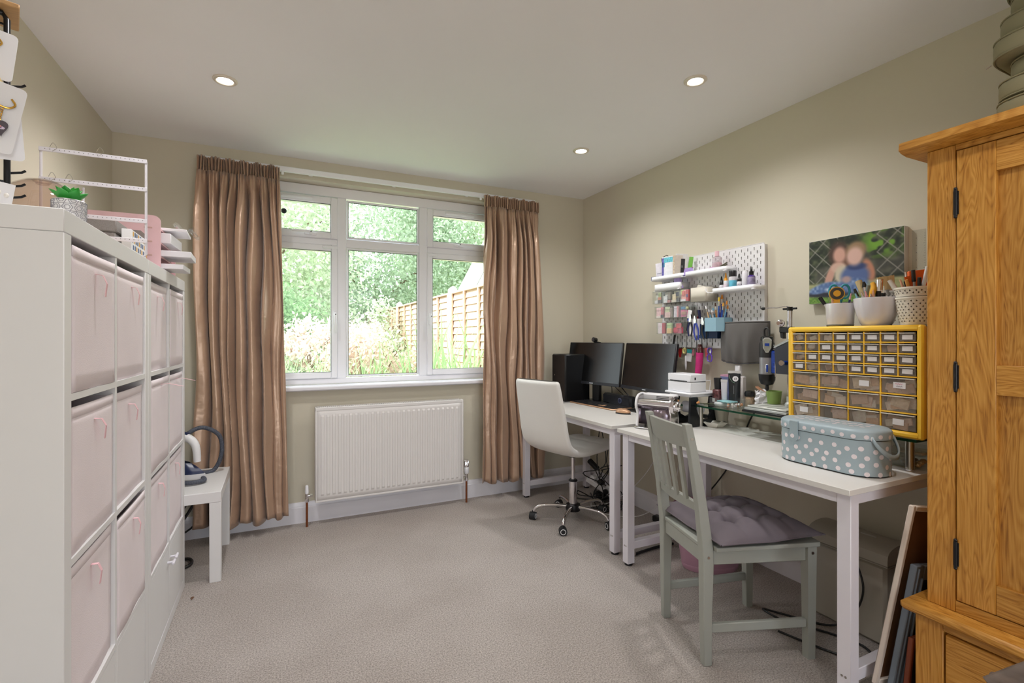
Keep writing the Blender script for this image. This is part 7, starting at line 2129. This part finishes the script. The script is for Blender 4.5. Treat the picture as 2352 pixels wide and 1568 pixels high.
def photo(u, v):
    # u 0 left..1 right, v 0 top..1 bottom
    n = vn(u * 14, v * 12) * .6 + vn(u * 34 + 9, v * 30) * .4
    c = mixc((30, 38, 26), (84, 92, 66), sm(.3, .9, n))
    c = mixc(c, (98, 92, 90), .55 * sm(.55, .8, vn(u * 5 + 3, v * 4 + 1)) * (1 - sm(.62, .7, v)))
    g = ell(u, v, .80, .16, .20, .20, .6) * sm(.35, .7, vn(u * 18 + 5, v * 16 + 2))
    c = mixc(c, (112, 160, 50), g)
    for k in range(-2, 12):
        if v < .68:
            d1 = abs((u * 1.35 + v) - (.02 + .26 * k)); d2 = abs((u * 1.35 - v) - (-.6 + .26 * k))
            lt = max(1 - sm(.006, .016, d1), 1 - sm(.006, .016, d2))
            if u < .34 or u > .74: c = mixc(c, (150, 146, 138), .75 * lt)
    gr = sm(.66, .72, v)
    c = mixc(c, mixc((150, 152, 106), (186, 184, 136), vn(u * 30, v * 30)), gr)
    gr2 = sm(.86, .92, v)
    c = mixc(c, mixc((70, 112, 40), (134, 170, 72), vn(u * 60, v * 50)), gr2)
    # dark shadow under the legs
    c = mixc(c, (40, 40, 52), ell(u, v, .22, .86, .30, .05, .3, .05))
    # girl: hair, face, arm, top
    c = mixc(c, (74, 54, 46), ell(u, v, .345, .26, .115, .20, .3))
    c = mixc(c, (112, 80, 66), ell(u, v, .44, .36, .06, .16, .4))
    c = mixc(c, (196, 152, 136), ell(u, v, .245, .60, .045, .20, .3, .25))
    c = mixc(c, (206, 170, 154), ell(u, v, .34, .46, .08, .08, .3))
    c = mixc(c, (200, 190, 168), ell(u, v, .385, .58, .085, .14, .3))
    c = mixc(c, (204, 158, 142), ell(u, v, .355, .275, .070, .125, .35))
    # boy: shirt, arm, head
    c = mixc(c, (190, 130, 104), ell(u, v, .665, .55, .055, .17, .3, -.2))
    c = mixc(c, (84, 104, 154), ell(u, v, .52, .62, .15, .17, .25))
    c = mixc(c, (52, 66, 112), ell(u, v, .54, .48, .10, .05, .4))
    c = mixc(c, (150, 122, 92), ell(u, v, .535, .235, .105, .13, .3))
    c = mixc(c, (216, 178, 166), ell(u, v, .520, .325, .085, .135, .35))
    # jeans
    jn = mixc((70, 98, 150), (146, 168, 204), vn(u * 40, v * 30))
    c = mixc(c, jn, ell(u, v, .13, .78, .14, .065, .25, -.25))
    c = mixc(c, jn, ell(u, v, .28, .76, .19, .085, .25, .1))
    c = mixc(c, jn, ell(u, v, .50, .76, .16, .11, .3))
    c = mixc(c, (196, 206, 222), ell(u, v, .26, .79, .07, .025, .5))
    c = mixc(c, (176, 150, 150), ell(u, v, .43, .66, .05, .05, .5))
    return c
NU, NV = 120, 90
v = []; colr = []
for j in range(NV):
    for i in range(NU):
        u_, v_ = i / (NU - 1), j / (NV - 1)
        v.append((cxf - .0006, cy1 - .001 - (cy1 - cy0 - .002) * u_, cz1 - .001 - (cz1 - cz0 - .002) * v_))
        colr.append(photo(u_, v_))
f = [(j * NU + i, j * NU + i + 1, (j + 1) * NU + i + 1, (j + 1) * NU + i) for j in range(NV - 1) for i in range(NU - 1)]
pm_ = bpy.data.materials.new('photo_print'); pm_.use_nodes = True
an = pm_.node_tree.nodes.new('ShaderNodeAttribute'); an.attribute_name = 'print_colour'
pm_.node_tree.links.new(an.outputs['Color'], pm_.node_tree.nodes['Principled BSDF'].inputs['Base Color'])
pm_.node_tree.nodes['Principled BSDF'].inputs['Roughness'].default_value = .45
po = MB().add(v, f).build('photo_print', pm_, cvs, smooth=False)
ca = po.data.color_attributes.new('print_colour', 'FLOAT_COLOR', 'POINT')
ca.data.foreach_set('color', np.array([[lin(c[0]), lin(c[1]), lin(c[2]), 1.0] for c in colr]).ravel())

# ------------------------------------------------------------------ white office chair
OC = thing('office_chair', 'white leatherette swivel chair with chrome five-star base at the computer desk', 'office chair', (1.785, 2.79, 0))
OCM = Matrix.Translation((1.785, 2.79, 0)) @ Matrix.Rotation(R(15), 4, 'Z')
LEA = M('white_leatherette', (226, 223, 218), .42, var=.02, vscale=5, bump=.12, bscale=90)
# centre line of the shell (x forward, z up)
pc_ = [(-.335, .955), (-.325, .90), (-.305, .80), (-.285, .70), (-.270, .62), (-.245, .555), (-.190, .512), (-.11, .492), (0, .492), (.10, .497), (.18, .503), (.225, .500), (.245, .482)]
def cpt(s):
    q = s * (len(pc_) - 1); i = min(int(q), len(pc_) - 2); t = q - i
    p0 = pc_[max(i - 1, 0)]; p1 = pc_[i]; p2 = pc_[i + 1]; p3 = pc_[min(i + 2, len(pc_) - 1)]
    g = lambda k: .5 * ((2 * p1[k]) + (p2[k] - p0[k]) * t + (2 * p0[k] - 5 * p1[k] + 4 * p2[k] - p3[k]) * t * t + (3 * p1[k] - p0[k] - 3 * p2[k] + p3[k]) * t ** 3)
    return g(0), g(1)
def shell(u, v):
    s = min(max(v, 0), 1)
    x, z = cpt(s); x2, z2 = cpt(min(s + .01, 1)); x1, z1 = cpt(max(s - .01, 0))
    dx, dz = x2 - x1, z2 - z1; L = math.hypot(dx, dz) + 1e-9
    nx, nz = -dz / L, dx / L       # towards the sitter side is (+x,+z)
    if nx < 0 and s < .4: nx, nz = -nx, -nz
    a = 2 * PI * u
    w_ = (.188 + .022 * math.sin(PI * min(1, s * 1.1)))
    endr = min(1, (s + .004) / .05, (1.004 - s) / .07)
    endr = math.sqrt(max(0, 1 - (1 - endr) ** 2))
    th = .030 * endr + .001
    ex = lambda q, e: math.copysign(abs(q) ** e, q)
    side = ex(math.cos(a), .55); ups = ex(math.sin(a), .7)
    w2 = w_ * (1 - .10 * (1 - endr) )
    t_ = ups * th
    # tufting on the front face
    if ups > 0 and abs(side) < .8 and endr > .8:
        for gs in (.12, .25, .38, .62, .75, .88):
            t_ -= .006 * math.exp(-((s - gs) / .012) ** 2)
        for gy in (-.33, .33):
            t_ -= .006 * math.exp(-((side - gy) / .06) ** 2)
    return tuple(OCM @ Vector((x + nx * t_, side * w2, z + nz * t_)))
MB().grid(shell, 48, 90, closed=True).build('seat_shell', LEA, OC, angle=70)
MB(OCM).box(-.10, .10, -.10, .10, .447, .4595, .004).build('seat_plate', BLK, OC)
MB(OCM).cyl((0, 0, .275), (0, 0, .4468), .013, n=20).build('gas_lift', CHROME, OC)
cr1 = MB(OCM).cyl((0, 0, .115), (0, 0, .262), .027, n=28)
cr1.build('column_cover', CHROME, OC)
MB(OCM).lathe(0, 0, [(.029, .2622), (.030, .268), (.022, .275)], 24).build('column_collar', BLK, OC)
MB(OCM).lathe(0, 0, [(.030, .062), (.048, .068), (.052, .090), (.046, .110), (.030, .1148)], 28).build('hub', DBLK, OC)
for k in range(5):
    a = R(152 - 15 + 72 * k)
    AM = OCM @ Matrix.Rotation(a, 4, 'Z')
    MB(AM).tube([(.045, 0, .094), (.12, 0, .100), (.20, 0, .096), (.245, 0, .080), (.262, 0, .056)], lambda u: .0125 - .0025 * u, 14, sm=5).build('base_arm', CHROME, OC)
    ca_ = MB(AM @ Matrix.Translation((.268, 0, 0)) @ Matrix.Rotation(R(70 + 40 * k), 4, 'Z'))
    cb_ = ca_
    ca_.cyl((0, 0, .045), (0, 0, .062), .007, n=12)
    ca_.cyl((.0, -.020, .0255), (.0, .020, .0255), .0255, n=24)
    c_o = ca_.build('caster', RUB, OC)
    wr = MB(ca_.X)
    for s_ in (-1, 1):
        wr.tube([(.0155 * math.cos(q), s_ * .0205, .0255 + .0155 * math.sin(q)) for q in [2 * PI * i / 20 for i in range(21)]], .0022, 6, cap=False)
    wr.build('caster_ring', WPL, c_o)

# ------------------------------------------------------------------ grey-green wooden chair with cushion
GC = M('sage_grey_paint', (158, 160, 153), .45, var=.035, vscale=7, bump=.08, bscale=60)
CH = thing('dining_chair', 'grey-green painted wooden slat-back chair at the craft desk', 'chair', (1.69, 1.44, 0))
CA = math.atan2(1.382 - 1.500, 1.890 - 1.486)
CMt = Matrix.Translation((1.688, 1.441, 0)) @ Matrix.Rotation(CA, 4, 'Z')
# local x forward, y left (towards the window)
def post(y):
    # rear leg + back post, bent; square section swept
    pth = [(-.205, 0), (-.207, .20), (-.205, .38), (-.208, .44), (-.228, .60), (-.258, .78), (-.283, .900)]
    w_ = [.017, .020, .023, .023, .021, .019, .0175]; d_ = [.016, .018, .021, .021, .018, .016, .014]
    v = []
    for (x, z), a, b in zip(pth, d_, w_):
        for dx, dy in ((-a, -b * .85), (a, -b * .85), (a, b * .85), (-a, b * .85)):
            v.append((x + dx, y + dy, z))
    f = [(3, 2, 1, 0)]; n = len(pth)
    for i in range(n - 1):
        for k in range(4):
            f.append((4 * i + k, 4 * i + (k + 1) % 4, 4 * i + 4 + (k + 1) % 4, 4 * i + 4 + k))
    f.append((4 * n - 4, 4 * n - 3, 4 * n - 2, 4 * n - 1))
    o = MB(CMt).add(v, f).build('back_leg', GC, CH, angle=20)
    md = o.modifiers.new('bevel', 'BEVEL'); md.width = .003; md.segments = 2; md.limit_method = 'ANGLE'
    return o
PYH = .160
pr_ = post(-PYH); pl_ = post(PYH)
def screw(x, y, z, nrm, par):
    m = MB(CMt)
    m.cyl((x, y, z), (x + nrm[0] * .0012, y + nrm[1] * .0012, z), .0055, n=12)
    m.build('screw_cap', STEEL, par)
screw(-.270, -PYH - .0150, .845, (0, -1), pr_); screw(-.206, -PYH - .0190, .405, (0, -1), pr_)
def curved(x, z0, z1, th, bow, nm, lean=0):
    w_ = PYH - .012
    def g(u, v):
        a = u
        return None
    v = []; n = 12
    for i in range(n + 1):
        t = i / n; y = -w_ + 2 * w_ * t
        bx = -bow * math.sin(PI * t)
        for dx, z in ((-th / 2, z0), (th / 2, z0), (th / 2, z1), (-th / 2, z1)):
            v.append((x + bx + dx - lean * (z - z0), y, z - (.008 * (abs(2 * t - 1)) ** 2 if z == z1 else 0)))
    f = [(0, 1, 2, 3), tuple(4 * n + k for k in (3, 2, 1, 0))]
    for i in range(n):
        for k in range(4):
            f.append((4 * i + k, 4 * i + 4 + k, 4 * i + 4 + (k + 1) % 4, 4 * i + (k + 1) % 4))
    return MB(CMt).add(v, f).build(nm, GC, CH, angle=30)
curved(-.262, .806, .893, .018, .028, 'crest_rail', .20)
curved(-.226, .568, .606, .018, .016, 'lower_back_rail', .12)
for k in range(4):
    y = -.090 + .060 * k
    bo = .018
    q0 = -.016 * math.sin(PI * (y + .148) / .296); q1 = -.028 * math.sin(PI * (y + .148) / .296)
    MB(CMt).add([(-.226 + q0 - .012 + dx, y + dy, .600) for dx, dy in ((-.006, -.011), (.006, -.011), (.006, .011), (-.006, .011))] + [(-.262 + q1 + dx, y + dy, .812) for dx, dy in ((-.006, -.011), (.006, -.011), (.006, .011), (-.006, .011))],
                [(3, 2, 1, 0), (4, 5, 6, 7), (0, 1, 5, 4), (1, 2, 6, 5), (2, 3, 7, 6), (3, 0, 4, 7)]).build('back_slat', GC, CH, smooth=False)
FYH = .185
for y in (-FYH, FYH):
    o = MB(CMt).add([(.205 + dx, y + dy, 0) for dx, dy in ((-.015, -.015), (.015, -.015), (.015, .015), (-.015, .015))] + [(.205 + dx, y + dy, .430) for dx, dy in ((-.020, -.020), (.018, -.020), (.018, .020), (-.020, .020))],
                    [(3, 2, 1, 0), (4, 5, 6, 7), (0, 1, 5, 4), (1, 2, 6, 5), (2, 3, 7, 6), (3, 0, 4, 7)]).build('front_leg', GC, CH, smooth=False)
    if y < 0: screw(.205, y - .0202, .405, (0, -1), o)
seatp = [(-.222, -.138), (-.185, -.138), (-.185, -.200), (.228, -.215), (.238, -.205), (.242, 0), (.238, .205), (.228, .215), (-.185, .200), (-.185, .138), (-.222, .138)]
so = MB(CMt).prism(seatp, .4305, .4475, 'xy').build('seat', GC, CH, angle=20)
md = so.modifiers.new('bevel', 'BEVEL'); md.width = .004; md.segments = 2; md.limit_method = 'ANGLE'
def bar(p, q, hz, th, nm):
    p = Vector((p[0], p[1], 0)); q = Vector((q[0], q[1], 0)); d = (q - p); L = d.length
    m = CMt @ Matrix.Translation(p) @ Matrix.Rotation(math.atan2(d.y, d.x), 4, 'Z')
    MB(m).box(0, L, -th / 2, th / 2, hz[0], hz[1], .003).build(nm, GC, CH)
for s_ in (-1, 1):
    bar((-.186, s_ * (PYH - .001)), (.188, s_ * (FYH - .002)), (.372, .4303), .020, 'side_apron')
    bar((-.190, s_ * (PYH + .0)), (.190, s_ * (FYH - .001)), (.118, .152), .017, 'side_stretcher')
bar((.205, -FYH + .018), (.205, FYH - .018), (.372, .4303), .020, 'front_apron')
bar((-.206, -PYH + .016), (-.206, PYH - .016), (.372, .4303), .020, 'rear_apron')
# cushion
CUS = M('mauve_grey_cotton', (104, 95, 102), .8, var=.05, vscale=6, bump=.12, bscale=200)
cu_ = thing('chair_cushion', 'tufted mauve-grey square cushion on the grey-green chair', 'cushion', (1.70, 1.43, .448))
CUM = Matrix.Translation((1.706, 1.434, .4485)) @ Matrix.Rotation(CA + R(4), 4, 'Z')
tf = [(x, y) for x in (-.10, .0, .10) for y in (-.10, .0, .10)]
def cut(u, v, top=1):
    x = (u - .5) * 2; y = (v - .5) * 2
    hw = .215
    e = max(abs(x), abs(y))
    px_ = x * hw * (1 + .04 * abs(y) ** 3) - .005; py_ = y * hw * (1 + .04 * abs(x) ** 3)
    hgt = .074 * (1 - abs(x) ** 2.4) ** .62 * (1 - abs(y) ** 2.4) ** .62 if e < 1 else 0
    if top:
        for tx, ty_ in tf:
            d = math.hypot(px_ - tx, py_ - ty_)
            hgt -= .034 * math.exp(-(d / .022) ** 2) * (1 - e ** 4)
            for a, b in ((1, 0), (0, 1)):
                pass
        hgt -= .011 * (1 - e ** 3) * sum(math.exp(-((px_ - q) / .014) ** 2) + math.exp(-((py_ - q) / .014) ** 2) for q in (-.10, 0, .10))
    zc_ = .016 + .010 * abs(x * y)
    return tuple(CUM @ Vector((px_, py_, zc_ + max(hgt, 0) if top else zc_ - .014 * (1 - abs(x) ** 3) * (1 - abs(y) ** 3))))
MB().grid(lambda u, v: cut(u, v, 1), 72, 72).grid(lambda u, v: cut(1 - u, v, 0), 20, 20).build('cover', CUS, cu_, angle=80)
for tx, ty_ in tf:
    p = Vector(cut(.5 + (tx + .005) / .43, .5 + ty_ / .43, 1))
    MB().ball((p.x, p.y, p.z + .001), .006, .006, .003, n=10, m=5).build('button', CUS, cu_)
ed = []
for i in range(81):
    s_ = i / 20; k = int(s_) % 4; t = s_ - int(s_)
    u_, v_ = [(t, 0), (1, t), (1 - t, 1), (0, 1 - t)][k]
    ed.append(cut(u_, v_, 1))
MB().tube(ed, .0028, 6, cap=False).build('seam', CUS, cu_)

# ------------------------------------------------------------------ under the desks
PKB = M('mauve_pink_plastic', (196, 152, 174), .4, var=.01)
bn = thing('pink_bin', 'large oval mauve pink plastic bin under the craft desk', 'bin', (2.07, 1.90, 0))
BA = R(-25.5)
MB().lathe(2.075, 1.905, [(.138, 0.001), (.146, .012), (.190, .318), (.196, .334), (.190, .338), (.184, .322), (.140, .016), (.001, .014)], 44, sx=1.0, sy=.62, cap1=False, rz=BA).build('bin_wall', PKB, bn)
MB().lathe(2.075, 1.905, [(.1475, .022), (.1490, .028), (.1490, .032), (.1480, .036)], 44, sx=1.0, sy=.62, cap0=False, cap1=False, rz=BA).build('ridge', PKB, bn)
GBI = M('putty_plastic', (178, 172, 160), .45, var=.01)
sh_ = thing('shredder_bin', 'putty grey lidded bin with rounded top under the near end of the desk', 'bin', (2.24, 1.27, 0))
MB().box(2.150, 2.330, 1.105, 1.410, 0.001, .318, .012).build('bin_body', GBI, sh_)
def lidf(u, v):
    a = PI * v
    return (2.240 - .095 * math.cos(a), 1.097 + .322 * u, .345 + .050 * math.sin(a) ** .7)
lm = MB()
ep = [(2.240 - .095 * math.cos(PI * q / 12), .345 + .050 * math.sin(PI * q / 12) ** .7) for q in range(13)]
ep = [(2.335, .3185)] and [(2.145, .3185)] + ep + [(2.335, .3185)]
lm.prism(ep, 1.097, 1.418, 'xz').build('lid', GBI, sh_, angle=30)
MB().box(2.1435, 2.3365, 1.0955, 1.4195, .322, .326).build('lid_groove', M('groove_shadow_grey', (140, 134, 124), .6), sh_, smooth=False)
MB().box(2.225, 2.236, 1.18, 1.24, .3935, .3975, .001).build('lid_slot', M('pale_slot', (196, 192, 184), .5), sh_, smooth=False)
MB().box(2.20, 2.215, 1.0925, 1.097, .30, .33, .002).build('latch', GBI, sh_)
cc1 = thing('mains_lead', 'black cord looping from the grey bin across the carpet by the desk leg', 'cord', (2.0, 1.2, 0))
MB().tube([(2.140, 1.24, .345), (2.128, 1.20, .30), (2.118, 1.17, .22), (2.120, 1.19, .13), (2.115, 1.24, .05), (2.09, 1.30, .008), (2.00, 1.44, .007), (1.96, 1.50, .007), (1.96, 1.40, .007), (2.04, 1.27, .007), (2.08, 1.15, .007), (2.02, 1.08, .007), (1.95, 1.14, .007), (1.90, 1.26, .007), (1.87, 1.36, .007)], .0042, 8, sm=7).build('cable', BLK, cc1)
# tangle of cables and adaptors
ps = thing('power_strip', 'white extension lead with plugs tangled in cables behind the office chair', 'extension lead', (2.22, 3.1, 0))
XM = Matrix.Translation((2.215, 3.06, .085)) @ Matrix.Rotation(R(-72), 4, 'Z') @ Matrix.Rotation(R(18), 4, 'Y')
MB(XM).box(-.14, .14, -.028, .028, -.02, .02, .008).build('strip_body', WPL, ps)
for q in (-.09, -.02, .06):
    MB(XM).box(q - .024, q + .024, -.024, .024, .02, .052, .008).build('plug', WPL if q != -.02 else BLK, ps)
MB(XM @ Matrix.Translation((.06, -.03, .01))).cyl((0, 0, 0), (0, -.012, 0), .020, n=20).build('dial', BLK, ps)
MB().box(2.19, 2.25, 3.02, 3.12, .0, .052, .01).build('support_adaptor', BLK, ps)
ws = random.Random(21)
tg = thing('cable_tangle', 'tangle of black cables on the carpet in the corner under the computer desk', 'cables', (2.2, 3.0, 0))
for i in range(7):
    p = [(2.27 + ws.uniform(-.03, .03), 3.1 + ws.uniform(-.15, .2), .70 - .05 * i if i < 3 else .20)]
    for k in range(7):
        p.append((2.16 + ws.uniform(-.14, .12), 2.98 + ws.uniform(-.22, .22), max(.008, .30 * (1 - k / 3) if i < 4 else ws.uniform(.008, .09))))
    MB().tube(p, .0036, 7, sm=6).build('cable', BLK, tg)
MB(Matrix.Translation((2.235, 3.20, .225)) @ Matrix.Rotation(R(40), 4, 'X') @ Matrix.Rotation(R(20), 4, 'Z')).box(-.02, .02, -.05, .05, -.016, .016, .006).build('adaptor', BLK, tg)
wt = thing('white_cables', 'thin white cables hanging from the desks down to the carpet', 'cables', (2.3, 2.7, 0))
for p in ([(2.28, 2.45, .70), (2.27, 2.52, .45), (2.24, 2.68, .22), (2.16, 2.86, .05), (2.05, 2.95, .006), (1.96, 2.98, .006)],
          [(2.30, 2.34, .68), (2.31, 2.36, .45), (2.30, 2.44, .20), (2.22, 2.60, .03), (2.08, 2.72, .006), (2.02, 2.90, .006), (2.12, 3.05, .02)],
          [(2.32, 2.20, .70), (2.33, 2.21, .50), (2.335, 2.19, .30), (2.33, 2.26, .14), (2.30, 2.36, .05), (2.24, 2.50, .012)],
          [(2.325, 2.42, .66), (2.33, 2.44, .40), (2.328, 2.48, .22)]):
    MB().tube(p, .0026, 7, sm=6).build('cable', WPL, wt)
bk = thing('power_brick', 'long black power brick and plug lying along the right skirting board', 'power adaptor', (2.31, 2.45, 0))
BKM = Matrix.Translation((2.285, 2.47, .0195)) @ Matrix.Rotation(R(8), 4, 'Z')
MB(BKM).box(-.026, .026, -.085, .085, -.019, .019, .007).build('brick', BLK, bk)
MB(BKM).box(-.016, .016, -.135, -.086, -.014, .014, .006).build('plug', BLK, bk)
MB().tube([(2.275, 2.36, .02), (2.262, 2.28, .012), (2.24, 2.20, .008), (2.22, 2.08, .008), (2.28, 2.02, .008)], .0042, 8, sm=6).build('cable', BLK, bk)
c6 = thing('wall_cable', 'black cable hanging straight down the wall between the two desks', 'cable', (2.3, 2.19, 0))
MB().tube([(2.335, 2.19, .72), (2.338, 2.185, .50), (2.335, 2.19, .25), (2.30, 2.20, .10), (2.26, 2.19, .02), (2.20, 2.165, .008)], .0045, 8, sm=6).build('cable', BLK, c6)
c7 = thing('floor_object', 'dark rolled cable lying on the carpet behind the desk stretchers', 'cable roll', (1.9, 2.2, 0))
MB().tube([(1.80, 2.185, .009), (1.88, 2.195, .009), (2.00, 2.205, .009), (2.10, 2.20, .009)], .0075, 8, sm=4).build('cable', BLK, c7)
MB().cyl((1.79, 2.18, .016), (1.80, 2.19, .016), .015, n=14).build('end_cap', STEEL, c7)
# small brown bit on the carpet by the shelving
tag(MB().tube([(-.36, 2.70, .004), (-.352, 2.71, .010), (-.358, 2.722, .006), (-.365, 2.715, .003)], .0022, 6).build('hair_band', BRN), 'tiny brown loop lying on the carpet at the foot of the shelving', 'hair band')
